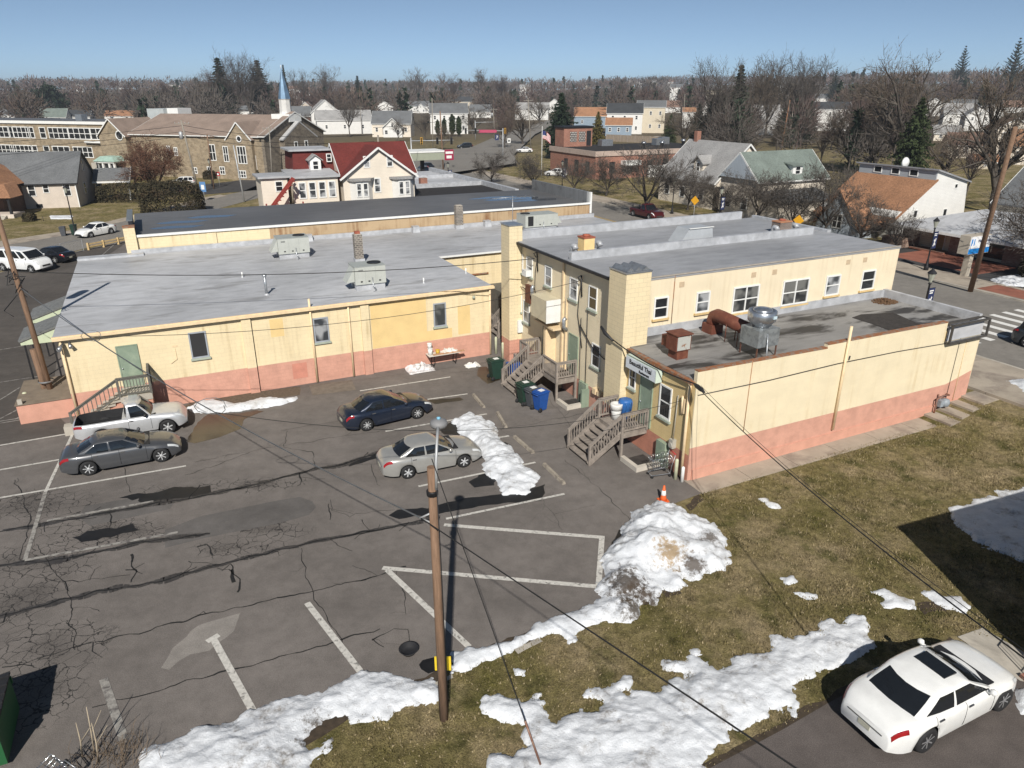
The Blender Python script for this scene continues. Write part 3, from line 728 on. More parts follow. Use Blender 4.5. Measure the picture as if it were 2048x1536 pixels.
snow([(2010, 765), (2060, 752), (2120, 760), (2110, 800), (2048, 795)], .4, 'snow heap on the corner lawn by the concrete steps', .6, .1, .2, rough=.1, seed=32, name='snow_bank')
snow([(2030, 1385), (2060, 1380), (2090, 1400), (2080, 1430), (2048, 1425)], .2, 'snow lump on the driveway ahead of the white saloon', .3, .07, .12, rough=.06, seed=33)

# ------------------------------------------------------------------ short dry grass in the near yard
def grass_blades():
    rnd = random.Random(3); vs = []; fs = []
    poly = [G(u, v) for u, v in [(1405, 985), (1960, 800), (2100, 860), (2200, 1300), (1900, 1265), (1420, 1535), (900, 1700), (560, 1600), (700, 1440), (905, 1350), (1200, 1225)]]
    X = [p.x for p in poly]; Y = [p.y for p in poly]
    n = 0
    while n < 70000:
        x = rnd.uniform(min(X), max(X)); y = rnd.uniform(min(Y), max(Y)); ins = False
        for i in range(len(poly)):
            if (Y[i-1] > y) != (Y[i] > y) and x < (X[i-1]-X[i])*(y-Y[i])/(Y[i-1]-Y[i])+X[i]: ins = not ins
        if not ins: continue
        n += 1
        k = noise.noise((x*.7, y*.7, 0))
        if k < -.1 and rnd.random() < .5: continue
        h = rnd.uniform(.03, .09)*(1+.8*k); a = rnd.uniform(0, 6.28); w = rnd.uniform(.01, .026); l = rnd.uniform(0, .06); a2 = rnd.uniform(0, 6.28); z = gz(x, y)-.012
        i = len(vs); vs += [(x-w*math.cos(a), y-w*math.sin(a), z), (x+w*math.cos(a), y+w*math.sin(a), z), (x+l*math.cos(a2), y+l*math.sin(a2), z+h)]; fs.append((i, i+1, i+2))
    me = bpy.data.meshes.new('grass'); me.from_pydata(vs, [], fs); me.materials.append(GRASS); me.materials.append(pm('straw', (.31, .25, .15), .3, 2, .9, space='WORLD')); me.polygons.foreach_set('material_index', [int(rnd.random() < .16) for _ in fs])
    o = bpy.data.objects.new('grass', me); C.objects.link(o); _props(o, 'short patchy winter grass on the yard', 'grass', None, 'stuff')
grass_blades()
# ------------------------------------------------------------------ wall fittings
FX, FY = Vector((1, 0, 0)), Vector((0, 1, 0))
def win(par, o, u, n, w, h, fm=None, gm=None, fw=.07, mx=0, mz=1, sill=True, sm=None, proud=.05, name='window', label=None):
    """sash window: frame with bars, a pane behind it, a sill; o lower-left corner on the wall, u along, n outward"""
    fm = fm or WHITE; gm = gm or GLASS; o, u, n = Vector(o), Vector(u).normalized(), Vector(n).normalized(); z = Vector((0, 0, 1))
    M = Matrix(((u.x, n.x, 0, o.x), (u.y, n.y, 0, o.y), (0, 0, 1, o.z), (0, 0, 0, 1)))
    b = MB()
    b.box(0, 0, 0, fw, proud, h, M); b.box(w-fw, 0, 0, w, proud, h, M); b.box(fw, 0, 0, w-fw, proud, fw, M); b.box(fw, 0, h-fw, w-fw, proud, h, M)
    for i in range(mx): x = w*(i+1)/(mx+1); b.box(x-fw*.45, 0, fw, x+fw*.45, proud-.006, h-fw, M)
    for i in range(mz): zz = h*(i+1)/(mz+1); b.box(fw, 0, zz-fw*.35, w-fw, proud-.012, zz+fw*.35, M)
    f = b.build(name, fm, par, label=label)
    b = MB(); b.box(fw*.5, .002, fw*.5, w-fw*.5, .016, h-fw*.5, M); b.build('pane', gm, f)
    if sill:
        b = MB(); b.box(-.06, 0, -.1, w+.06, proud+.06, -.002, M); b.build('sill', sm or fm, f)
    return f
def door(par, o, u, n, w, h, mat, fm=None, knob=True, label=None):
    o, u, n = Vector(o), Vector(u).normalized(), Vector(n).normalized()
    M = Matrix(((u.x, n.x, 0, o.x), (u.y, n.y, 0, o.y), (0, 0, 1, o.z), (0, 0, 0, 1)))
    b = MB(); b.box(0, .002, 0, w, .04, h, M); d = b.build('door', mat, par, label=label)
    b = MB(); t = .06; b.box(-t, 0, 0, -.002, .06, h, M); b.box(w+.002, 0, 0, w+t, .06, h, M); b.box(-t, 0, h+.002, w+t, .06, h+t, M); b.build('door_frame', fm or mat, d)
    if knob:
        b = MB(); b.lathe(M @ Vector((.08, .07, h*.47)), [(0.0, -.03), (.03, -.02), (.035, 0), (.02, .03), (0, .035)], 8); b.build('handle', STEEL, d)
    return d
CREAM = (.78, .585, .33)
YELW = block_wall('yellow_block_wall', (.76, .635, .41), (.60, .32, .24), 1.47, streak=.5, joint=.8, drip=(3.5, .5))
CREAMW = block_wall('cream_render_wall', (.76, .655, .475), None, bw=60, bh=60, joint=1.0, streak=.35, bump=.1, streakcol=(.45, .33, .18), drip=(6, .48))
CREAMW2 = block_wall('cream_block_wall', (.76, .66, .465), (.60, .325, .245), 1.55, bw=.6, bh=.2, joint=.95, streak=.4, drip=(4, .5), streakcol=(.5, .34, .13))
BACKW = block_wall('ochre_block_wall', (.80, .69, .49), (.55, .29, .22), 1.15, bw=.4, bh=.2, joint=.9, streak=.25)
TOWERW = block_wall('tower_block_wall', (.75, .63, .41), (.60, .31, .23), 1.5, bw=.42, bh=.205, joint=.62, streak=.2)
RUSTW = block_wall('rust_streaked_wall', (.47, .345, .21), None, bw=1.2, bh=3, joint=.9, streak=.85, drip=(4.5, .42), streakcol=(.20, .085, .03))
YTRIM = pm('cream_trim', (.74, .57, .36), .1, 4, .6)
GREEN = pm('sage_green_paint', (.225, .285, .215), .1, 3, .55, col2=(.30, .36, .27), col2_scale=1.2)
SILLG = pm('green_grey_sill', (.36, .40, .33), .1, 4, .7)
GREYF = pm('grey_window_frame', (.32, .345, .38), .08, 4, .55)
ALU = roof_coat('aluminium_roof', (.42, .425, .44), (.2, .195, .19), .6, .56, (.7, 1.6, 2))
ALU2 = roof_coat('aluminium_roof_upper', (.30, .305, .32), (.2, .205, .21), .4, .56, (.6, 1.8, 2))
DIRTYR = roof_coat('dirty_flat_roof', (.25, .243, .235), (.035, .032, .03), .95, .50, (.5, 1.6, 2))
DARKR = roof_coat('dark_felt_roof', (.118, .118, .121), (.08, .08, .085), .5, .56, (.3, 2, 2))
FLASH = pm('silver_flashing', (.46, .47, .49), .2, 2, .5, .2, bump=.6, bscale=5)
TAR = pm('tar', (.045, .04, .037), .3, 4, .85)
RUSTCOP = rusty('rusty_coping', (.24, .19, .15), (.28, .11, .045), .4, .55, 0, .8, 5)
STONEC = brick_wall('stone_chimney_wall', (.20, .175, .15), (.07, .065, .06), (.30, .27, .235), .24, .13, .03)
REDCLAY = pm('clay_pot', (.33, .10, .06), .2, 6, .8)
def downpipe(par, x, y, z0, z1, mat=None, r=.06, name='downpipe'):
    b = MB(); b.tube([(x, y, z0), (x, y, z1)], r, 8); return b.build(name, mat or YTRIM, par)

# ------------------------------------------------------------------ long single-storey shop building
XL0, XL1, YF, YM, YB = -23.7, -.85, 18.25, 27.6, 37.9
ZR = 4.42
shop = fthing('shop_building', 'long yellow single-storey block building with salmon base and silver flat roof', 'building', XL0, YF)
b = MB(); b.prism([(XL0, YF), (XL1, YF), (XL1, YM), (4.9, YM), (4.9, 17.15), (18.9, 17.15), (18.9, YB), (XL0, YB)], -.2, ZR-.06); b.build('wall', YELW, shop)
b = MB(); b.prism([(XL0-.18, YF-.12), (XL1+.12, YF-.12), (XL1+.12, YM-.12), (4.88, YM-.12), (4.88, 17.25), (18.85, 17.25), (18.85, YB+.02), (XL0-.18, YB+.02)], ZR-.04, ZR+.03); roof = b.build('roof', ALU, shop)
b = MB(); b.beam((XL0-.2, YF-.2, ZR-.06), (XL1+.2, YF-.2, ZR-.06), .14, .13); b.build('gutter', YTRIM, shop)
b = MB(); b.beam((XL0-.22, YF-.155, ZR+.025), (XL1+.16, YF-.155, ZR+.025), .1, .07); b.build('fascia', YTRIM, shop)
b = MB(); b.beam((XL1+.1, YM-.19, ZR-.03), (4.6, YM-.19, ZR-.03), .12, .12); b.build('gutter', WHITE, shop)
b = MB(); b.box(XL0-.2, YB-.9, ZR+.03, XL0+4, YB+.02, ZR+.17); b.box(XL0+3.2, YB-.16, ZR+.032, 18.8, YB+.04, ZR+.36); b.build('flashing', FLASH, shop)
for x in (-15.1, -8.7):
    b = MB(); b.box(x-.24, YF-.14, -.1, x+.24, YF+.1, ZR-.16); b.build('pilaster', YELW, shop)
    b = MB(); b.box(x+.245, YF-.02, .0, x+.285, YF+.05, ZR-.2); b.build('expansion_joint', TAR, shop)
downpipe(shop, -11.72, YF-.1, .05, ZR+.5); downpipe(shop, -9.62, YF-.1, .05, ZR-.1); downpipe(shop, XL1-.05, YF-.1, .05, ZR-.1); downpipe(shop, XL0+.1, YF-.1, 0, ZR-.1)
door(shop, (-21.3, YF, 1.42), FX, -FY, .86, 2.13, GREEN)
for x, w, z0, h, gm in ((-17.98, .86, 2.42, 1.42, glass('louvred_glass', (.035, .035, .036), .3)), (-11.62, .84, 2.35, 1.42, BLINDGLASS), (-4.56, .8, 2.3, 1.45, glass('dim_glass', (.05, .055, .055), .1, (.14, .145, .14)))):
    win(shop, (x, YF, z0), FX, -FY, w, h, GREYF, gm, .075, 0, 0, True, SILLG)
b = MB(); b.tube([(XL1-1.1, YF-.06, ZR-.65), (XL1-1.1, YF-.06, ZR-.5)], .09, 8); b.build('wall_bracket', SILLG, shop)
b = MB(); b.tube([(XL0+.2, YF-.1, ZR-.3), (XL0+.1, YF-.35, ZR-.42), (XL0+.02, YF-.55, ZR-.5)], [.04, .09, .11], 8); b.tube([(XL0+.45, YF-.05, ZR-.33), (XL0+.52, YF-.3, ZR-.5)], [.05, .1], 8); b.build('floodlight', GALV, shop)
b = MB(); b.box(XL0+4.9, YF-.012, ZR-1.25, XL0+5.15, YF, ZR-1.15); b.tube([(XL0+5.0, YF-.02, ZR-1.3), (XL0+5.02, YF-.03, ZR-1.9), (XL0+4.7, YF-.03, ZR-2.1)], .012, 5); b.build('conduit', YTRIM, shop)
b = MB(); b.beam((1.3, YM-.1, 2.85), (3.2, YM-.1, 2.85), .06, .1); b.build('pipe_rail', RUSTCOP, shop)
b = MB(); b.box(-.5, YM-.04, 0, 1.4, YM-.002, 1.6); b.build('door', GREEN, shop)
for x0, x1, z0, z1 in ((-8.35, -5.0, 1.5, 4.2), (-5.0, -3.4, 1.5, 2.1), (-3.0, -2.2, 1.6, 3.4), (-13.9, -13.2, 3.0, 4.0)): b = MB(); b.box(x0, YF-.006, z0, x1, YF-.001, z1); b.build('paint_patch', pm('deeper_yellow_paint', (.72, .53, .25), .07, 1.2, .75), shop)
b = MB(); b.box(XL0+.3, YF-.006, 1.0, -15.5, YF-.002, 1.45) if False else b.box(-13.0, YF-.006, .4, -12.2, YF-.002, 1.3); b.build('paint_patch', pm('rough_salmon', (.55, .235, .17), .15, 2, .8), shop)
# roof items standing on it
def hvac(name, x, y, z, w, d, h, label, fan=.75, hood=-1, front=-1, ang=0):
    t = fthing(name, label, 'air conditioner', x, y, z, 'air conditioning units on the roofs')
    b = MB(); b.box(x+.05, y+.1, z, x+w-.05, y+.5, z+.34); b.box(x+.05, y+d-.5, z, x+w-.05, y+d-.1, z+.34); b.build('curb', FLASH, t)
    H = pm('hvac_panel', (.46, .475, .44), .07, 2, .5, .1)
    b = MB(); b.box(x, y, z+.36, x+w, y+d, z+h); body = b.build('casing', H, t)
    b = MB(); yy = y if front < 0 else y+d
    for i in range(1, 3): b.box(x+w*i/3-.008, yy-.006, z+.4, x+w*i/3+.008, yy+.006, z+h-.05)
    b.box(x-.012, y-.012, z+h+.002, x+w+.012, y+d+.012, z+h+.03)
    b.build('panel_seam', pm('hvac_trim', (.34, .36, .34), .08, 3, .5), body)
    b = MB(); b.lathe((x+w*fan, y+d*.55, z+h+.03), [(.42, 0), (.42, .05), (.38, .06), (.36, .02), (.1, .015), (0.02, .015)], 18); b.build('fan_opening', BLACKPL, t)
    b = MB()
    for fx in (.2, .45, .8): b.box(x+w*fx-.06, yy-.012, z+.5, x+w*fx+.06, yy, z+.58)
    b.build('knockout', BLACKPL, t)
    b = MB(); b.box(x+.22, yy-.008, z+h-.24, x+.5, yy, z+h-.14); b.build('badge', pm('hvac_badge', (.2, .21, .2), .1, 9, .5), t)
    hx = x if hood < 0 else x+w; s = -1 if hood < 0 else 1
    b = MB(); b.extr([(hx+s*.01, y+.15, z+h-.06), (hx+s*.01, y+.15, z+.55), (hx+s*.5, y+.15, z+.5)], (0, d-.5, 0)); b.build('intake_hood', H, t)
    b = MB(); b.tube([(x+w*.55, yy-.04, z+.75), (x+w*.55, yy-.1, z+.3), (x+w*.62, yy-.3, z+.06), (x+w*.5, yy-.5, z+.03)], .03, 6); b.build('conduit', GALV, t)
    return t
hvac('rooftop_air_conditioner', -11.15, 31.3, ZR+.03, 2.15, 1.6, 1.42, 'grey rooftop air conditioner close to the yellow half of the parapet wall')
hvac('rooftop_air_conditioner', -8.55, 20.35, ZR+.03, 1.85, 1.5, 1.4, 'grey rooftop air conditioner in front of the tall stone chimney')
t3 = hvac('rooftop_air_conditioner', 9.3, 33.4, ZR+.03, 3.1, 1.7, 1.35, 'grey rooftop air conditioner beside the aerial, half hidden by the upper roof', .14, 1)
b = MB(); b.box(9.55, 33.38, ZR+.5, 10.05, 33.4, ZR+1.3); b.build('coil_grille', BLACKPL, t3)
def stone_chimney(x, y, z, w, d, h, pot, label):
    t = fthing('stone_chimney', label, 'chimney', x, y, z, 'stone chimneys on the silver roof')
    b = MB(); b.box(x-w/2, y-d/2, z-.3, x+w/2, y+d/2, z+h); b.build('stack', STONEC, t)
    b = MB(); b.box(x-w/2-.06, y-d/2-.06, z, x+w/2+.06, y+d/2+.06, z+.32); b.build('flashing', FLASH, t)
    b = MB(); b.box(x-w/2+.06, y-d/2+.06, z+h+.002, x+w/2-.06, y+d/2-.06, z+h+.05); b.build('cap', CONC, t)
    if pot: b = MB(); b.box(x-.17, y-.15, z+h+.052, x+.17, y+.15, z+h+.22); b.build('flue_pot', REDCLAY, t)
stone_chimney(-6.35, 27.95, ZR+.03, .55, .5, 1.95, True, 'tall stone chimney with red clay flue in the middle of the silver roof')
stone_chimney(4.95, 37.55, ZR+.03, .62, .5, 1.95, False, 'stone chimney standing against the rust streaked parapet wall')
def roof_pipe(x, y, z, h, r, label, hood=False, mat=None, name='vent_pipe', group='vent pipes on the roofs'):
    t = fthing(name, label, 'vent pipe', x, y, z, group)
    b = MB(); b.tube([(x, y, z-.02), (x, y, z+h)], r, 10); b.build('pipe', mat or GALV, t)
    b = MB(); b.lathe((x, y, z), [(r*2.2, 0), (r*2.1, .02), (r*1.1, .08), (r, .09)], 10); b.build('boot', FLASH, t)
    if hood: b = MB(); b.lathe((x, y, z+h), [(r, -.1), (r*1.7, -.06), (r*1.8, .0), (r*.6, .09), (0.01, .1)], 12); b.build('cowl', mat or GALV, t)
roof_pipe(-13.42, 21.9, ZR+.03, 1.15, .075, 'tall capped flue pipe on the silver roof with a sharp shadow', True)
for x, y, lab in ((-14.15, 27.0, 'short white vent pipe left of the tall capped flue'), (-4.3, 20.5, 'short white vent pipe right of the front air conditioner'), (-.95, 21.8, 'short white vent pipe near the right corner of the silver roof')):
    roof_pipe(x, y, ZR+.03, .34, .045, lab, False, WHITE)
for x, lab in ((-7.9, 'silver scupper box against the rust wall left of the stone chimney'), (1.0, 'silver scupper box against the rust wall between the two stone chimneys'), (7.6, 'silver scupper box against the rust wall behind the aerial')):
    t = fthing('scupper_box', lab, 'roof box', x, 37.5, ZR, 'silver boxes along the rust wall')
    b = MB(); b.extr([(x-.32, 37.2, ZR+.03), (x+.32, 37.2, ZR+.03), (x+.26, 37.3, ZR+.5), (x-.26, 37.3, ZR+.5)], (0, .5, 0)); b.build('box', FLASH, t)
    b = MB(); b.box(x-.3, 37.28, ZR+.505, x+.3, 37.82, ZR+.54); b.build('lid', FLASH, t)
t = fthing('roof_aerial', 'thin metal television aerial on the silver roof by the air conditioner', 'aerial', 8.35, 33.9, ZR)
b = MB(); b.tube([(8.35, 33.9, ZR), (8.35, 33.9, ZR+3.0)], .03, 6); b.build('mast', GALV, t)
b = MB(); b.tube([(6.5, 33.9, ZR+2.9), (10.3, 33.9, ZR+2.9)], .02, 5)
for i in range(9): b.tube([(6.6+i*.44, 33.3, ZR+2.9), (6.6+i*.44, 34.5, ZR+2.9)], .012, 4)
b.build('antenna_arm', GALV, t)
# rear hall with the dark roof
ZD = 5.72
hall = fthing('rear_hall', 'long building with dark felt roof behind the silver roof, yellow and rust streaked front', 'building', -20, 38)
b = MB(); b.box(-20.2, 38, -.2, -10.7, 49.4, ZD-.05); b.build('wall', YELW, hall, label='yellow painted half of the wall')
b = MB(); b.box(-10.698, 38.0, -.2, 18.4, 49.4, ZD-.05); b.build('wall', RUSTW, hall, label='bare rust streaked half of the wall')
b = MB(); b.box(-20.1, 38.12, ZD-.045, 18.38, 49.5, ZD+.03); b.build('roof', DARKR, hall)
b = MB(); b.beam((-20.2, 37.96, ZD+.0), (18.55, 37.96, ZD+.0), .16, .16); b.build('coping', WHITE, hall)
b = MB(); b.box(-20.75, 37.75, -.2, -20.0, 38.55, ZD+.65); b.build('pier', TOWERW, hall)
b = MB(); b.box(-20.78, 37.72, ZD+.652, -19.97, 38.58, ZD+.74); b.build('pier_cap', RUSTCOP, hall)
b = MB(); b.box(-20.35, 38.6, ZD-.3, -20.12, 44.6, ZD+1.0); b.build('end_parapet', pm('blue_grey_tarp', (.02, .023, .03), .3, 2, .5), hall)
b = MB(); b.box(-20.45, 38.6, ZD+1.002, -20.05, 44.62, ZD+1.05); b.build('coping', pm('blue_grey_flashing', (.15, .165, .175), .2, 4, .5), hall)
b = MB(); b.box(18.2, 38.2, ZD+.03, 18.42, 49.4, ZD+1.05); b.build('end_parapet', roof_coat('grey_parapet', (.19, .195, .20), (.1, .1, .1), .5, .55, (.6, 3, .6)), hall)
b = MB(); b.box(18.42, 37.9, ZD-.9, 18.6, 38.2, ZD+1.0); b.build('end_trim', WHITE, hall)
b = MB(); b.box(-15.2, 37.9, ZR, -14.6, 38, ZD-.15); b.build('pilaster', YELW, hall)
RW = glass('roof_water', (.03, .035, .045), .05)
for P_ in [[(x0, y0), (x1, y0-.4), (x1+.6, y1), ((x0+x1)/2, y1+.7), (x0-.5, y1)] for x0, y0, x1, y1 in ((10.6, 43.2, 15.5, 44.0), (9.5, 44.9, 13.8, 45.3), (12.5, 41.6, 16.6, 42.2))]+[[(x0, y0), (x0+2.6, y0-.3), (x0+3.6, y0+.5), (x0+1, y0+1.2), (x0-.4, y0+.6)] for x0, y0 in ((-18.7, 40.2), (-18.2, 42.6), (-15.8, 44.5))]:
    b = MB(); b.poly([(x, y, ZD+.036) for x, y in P_]); b.build('roof_puddle', RW, hall)
# two-storey block with the two upper roofs
ZU = 7.35; Y2, Y3, YD = 5.75, 17.0, 10.6
flats = fthing('two_storey_block', 'cream two-storey block with two silver roof sections above the middle deck', 'building', .4, Y2)
b = MB(); b.box(.4, Y2, -.2, 18.7, Y3, ZU-.1); fw_ = b.build('wall', [BACKW], flats)
b = MB(); b.box(1.05, Y2-.03, 4.4, 18.74, Y2-.002, ZU+.02); b.build('front_wall', CREAMW, flats)
b = MB(); b.box(.12, Y2-.06, ZU-.1, 18.78, YD, ZU); b.box(.12, YD+.002, ZU-.1, 18.78, Y3+.05, ZU+.012); b.build('roof', ALU2, flats)
b = MB(); b.box(.3, YD-.02, ZU, 17.3, YD+.22, ZU+.42); b.box(.3, Y3-.12, ZU+.014, 17.4, Y3+.14, ZU+.5); b.box(18.5, YD, ZU+.014, 18.8, Y3+.1, ZU+.16); b.build('parapet', FLASH, flats)
b = MB(); b.box(.02, Y2+.8, ZU-.14, .14, Y3, ZU-.02); b.build('gutter', DARKMETAL, flats)
b = MB(); b.beam((18.74, Y2-.05, ZU+.03), (1.05, Y2-.05, ZU+.03), .09, .05); b.build('coping', pm('thin_coping', (.38, .34, .29), .15, 5, .6), flats)
for x, w, mx, z0, h in ((1.98, .84, 0, 5.33, 1.06), (4.5, .84, 0, 5.3, 1.06), (6.82, 1.72, 1, 4.98, 1.36), (10.16, 1.86, 1, 4.95, 1.36), (13.28, 1.06, 0, 5.12, 1.12), (16.02, 1.06, 0, 5.12, 1.12)):
    win(flats, (x, Y2-.03, z0), FX, -FY, w, h, WHITE, (BLINDGLASS if x in (4.5, 13.28) else GLASS) if mx == 0 else glass('half_curtained_glass', (.03, .032, .033), .08, (.16, .16, .15)), .08, mx, 1, True, pm('ochre_sill', (.62, .45, .22), .1, 3, .7), .06)  # wide panes: noise mixes a curtain grey into the dark glass
b = MB()
for x in (3.4, 7.9, 9.3, 14.6, 15.9): b.box(x, Y2-.045, 6.72, x+.3, Y2-.032, 6.98)
b.build('wall_vent', pm('vent_tan', (.52, .40, .27), .1, 9, .7), flats)
downpipe(flats, 3.1, Y2-.05, 4.75, ZU, RUSTCOP, .02, 'conduit')
for y, z0, h, ac in ((16.22, 5.5, 1.12, 0), (15.0, 5.5, 1.12, 1), (12.75, 5.42, 1.12, 0), (10.02, 5.33, 1.14, 0), (8.14, 5.28, 1.18, 0), (16.35, 3.1, 1.0, 0), (15.35, 2.6, 1.35, 0), (7.62, 2.38, 1.22, 0)):
    f = win(flats, (.4, y+.78, z0), -FY, -FX, .78, h, WHITE, BLINDGLASS if y > 9 else GLASS, .06, 0, 1, True, SILLG, .05)
    if ac: b = MB(); b.box(.02, y+.12, z0+.05, .39, y+.62, z0+.4); b.build('window_air_conditioner', WHITE, f)
win(flats, (.4, 7.0, 5.4), -FY, -FX, .5, 1.2, GREYF, GLASS, .05, 0, 1, True, SILLG, .05)
door(flats, (.4, 13.55, 1.3), -FY, -FX, .85, 2.08, GREEN); door(flats, (.4, 10.65, 1.3), -FY, -FX, .85, 2.1, GREEN)
b = MB(); b.box(-.25, 12.2, 1.28, .4, 12.42, 3.4); b.box(-.25, 11.35, 3.42, .42, 13.6, 3.52); b.build('porch_wall', YTRIM, flats)
b = MB(); b.box(-.55, 11.6, 3.85, .38, 13.35, 5.05); cab = b.build('cabinet', pm('cream_cabinet', (.56, .50, .36), .08, 2, .5), flats)
b = MB(); b.box(-.57, 11.56, 3.82, .3, 11.598, 5.08); b.build('cabinet_edge', WHITE, cab)
b = MB(); b.box(.3, 11.35, -.1, .398, 11.5, ZU-.2); b.box(.32, 11.0, .9, .398, 11.1, 5.2); b.build('downpipe', YTRIM, flats)
b = MB(); b.box(.22, 15.05, 3.95, .4, 15.6, 5.0); b.build('shutter', rusty('rust_brown', (.14, .055, .035), (.2, .1, .05), .5, .7, .2, .7), flats)
b = MB(); b.box(.1, 16.25, 1.85, .4, 16.75, 2.6); b.build('meter_box', WHITE, flats)
for y, z in ((14.7, 4.9), (11.0, 4.0)): b = MB(); b.tube([(.38, y, z-.5), (.2, y, z-.3), (.2, y, z+.1), (.3, y, z+.2)], .11, 8); b.build('wall_flue', GALV, flats)
b = MB()
for y, z in ((14.35, 6.9), (9.55, 6.6)):
    b.tube([(.36, y, z-.9), (.3, y, z+.2)], .035, 6); b.tube([(.3, y, z+.2), (.15, y+.1, z+.12), (.25, y, z-.1)], .03, 6)
    b.tube([(.33, y-.03, z), (.3, y+.15, z-.8), (.34, y+.3, z-1.9), (.36, y-.2, z-3.6)], .02, 5)
b.tube([(.34, 17, 4.6), (.3, 16, 4.7), (.33, 15, 4.4), (.32, 14.2, 4.75), (.33, 13.5, 4.5)], .022, 5); b.tube([(.34, 9.6, 4.2), (.33, 8.4, 3.4), (.33, 7.2, 3.1), (.3, 6.4, 3.2)], .025, 5)
b.tube([(.34, 8.9, 5.3), (.34, 8.85, 1.0)], .018, 5); b.tube([(.34, 9.5, 4.6), (.36, 9.5, 1.2), (.36, 9.2, 1.0)], .018, 5)
b.build('service_cable', BLACKPL, flats)
b = MB(); b.box(-.05, 8.5, -.2, .39, 8.62, 1.0); b.box(.25, 8.62, -.1, .397, 9.35, 1.2); b.build('cellar_door', GREEN, flats)
b = MB(); b.box(.2, 7.2, 1.05, .4, 7.5, 1.3); b.box(.2, 7.65, 1.02, .4, 7.95, 1.32); b.build('meter_box', YTRIM, flats)
def chimney(name, x0, y0, x1, y1, z0, z1, mat, label, cap=None, pot=True):
    t = fthing(name, label, 'chimney', (x0+x1)/2, (y0+y1)/2, z0)
    b = MB(); b.box(x0, y0, z0, x1, y1, z1); b.build('stack', mat, t)
    b = MB(); b.box(x0-.03, y0-.03, z1+.002, x1+.03, y1+.03, z1+.07); b.build('cap', cap or CONC, t)
    if pot: b = MB(); b.lathe(((x0+x1)/2, (y0+y1)/2, z1+.06), [(.2, 0), (.2, .1), (.15, .1), (.15, 0.02), (0.01, .02)], 10); b.build('flue_pot', REDCLAY, t)
    return t
t = chimney('chimney_tower', -.36, 4.72, .98, 6.05, -.1, 7.95, TOWERW, 'tall square block tower at the corner above the restaurant deck', GALV, False)
b = MB(); 
for i in range(3): b.extr([(-.3+i*.42, 4.8, 8.03), (-.3+i*.42+.4, 4.8, 8.03), (-.3+i*.42+.2, 4.8, 8.2)], (0, 1.2, 0))
b.build('cowl', GALV, t)
t = chimney('chimney_tower', -.42, 16.4, .42, 17.5, -.1, 8.25, TOWERW, 'tall narrow block chimney with salmon foot beside the narrow alley', GALV, False)
chimney('roof_chimney', 1.75, 11.75, 2.4, 12.4, ZU, 8.15, pm('yellow_chimney', (.80, .58, .28), .08, 3, .75), 'short plain yellow chimney on the silver upper roof', REDCLAY)
chimney('roof_chimney', 15.55, 11.6, 16.5, 12.3, ZU, 8.0, brick_wall('old_brick', (.22, .16, .13), (.16, .12, .10), (.25, .22, .2)), 'brown brick chimney with orange top on the far end of the upper roof', pm('orange_cap', (.42, .2, .11), .1, 4, .8))
for x, y, lab in ((1.35, 12.15, 'silver gooseneck vent left of the yellow chimney'), (3.0, 12.3, 'silver gooseneck vent right of the yellow chimney'), (15.25, 11.7, 'silver gooseneck vent left of the brown brick chimney'), (16.95, 11.8, 'silver gooseneck vent right of the brown brick chimney')):
    t = fthing('gooseneck_vent', lab, 'vent', x, y, ZU, 'gooseneck vents on the upper roof')
    b = MB(); b.tube([(x, y+.15, ZU), (x, y+.15, ZU+.3), (x, y+.05, ZU+.42), (x, y-.12, ZU+.4), (x, y-.2, ZU+.25)], [.13, .13, .14, .15, .17], 10); b.build('hood', FLASH, t)
    b = MB(); b.lathe((x, y+.15, ZU+.01), [(.24, 0), (.22, .03), (.14, .06), (.13, .07)], 10); b.build('flange', FLASH, t)
t = fthing('roof_hatch', 'grey sloped metal hatch in the middle of the upper roof', 'roof hatch', 7.9, 11.2, ZU)
b = MB(); b.extr([(8.0, 11.6, ZU+.02), (10.4, 11.6, ZU+.02), (10.4, 11.75, ZU+.78), (8.75, 11.75, ZU+.78)], (0, 1.1, 0)); b.build('housing', pm('hatch_grey', (.43, .45, .47), .08, 2, .45, .2), t)
b = MB(); b.beam((8.7, 11.72, ZU+.80), (10.45, 11.72, ZU+.80), .1, .04); b.build('rim', WHITE, t)
# restaurant annexe
rest = fthing('restaurant_annexe', 'cream single-storey annexe with salmon base and dirty flat roof with sign box end', 'building', 0, 0)
ZA = 4.55
b = MB(); b.box(0, 0, -.3, 18.2, Y2-.032, ZA-.05); b.build('wall', [block_wall('annexe_back_wall', (.66, .50, .25), (.52, .23, .16), 1.2, joint=.82, streak=.2)], rest)
b = MB(); b.box(.002, -.05, -.3, 18.25, -.001, 3.98)
b.extr([(.002, -.05, 3.982), (15.34, -.05, 3.982), (15.34, -.05, 4.98), (7.22, -.05, 5.04), (7.2, -.05, 4.88), (.002, -.05, 4.99)], (0, .2, 0)); b.build('front_wall', CREAMW2, rest)
b = MB(); b.extr([(18.2, -.055, 2.0), (18.2, -.055, 1.545), (16.3, -.055, 1.545)], (0, .02, 0)); b.build('paint_wedge', pm('salmon_paint', (.58, .305, .225), .1, 2, .75), rest)
b = MB(); b.beam((0, -.06, .55), (18.25, -.06, .22), .05, .5) if False else b.box(.2, -.1, -.1, 18.3, -.052, .5); b.build('plinth', pm('salmon_paint', (.58, .305, .225), .1, 2, .75), rest)
b = MB(); b.box(.05, .16, ZA-.048, 18.0, Y2-.034, ZA); b.build('roof', DIRTYR, rest)
b = MB(); b.beam((.0, .05, 5.005), (7.2, .05, 4.9), .25, .05); b.beam((7.22, .05, 5.06), (15.34, .05, 4.995), .25, .05); b.build('coping', RUSTCOP, rest)
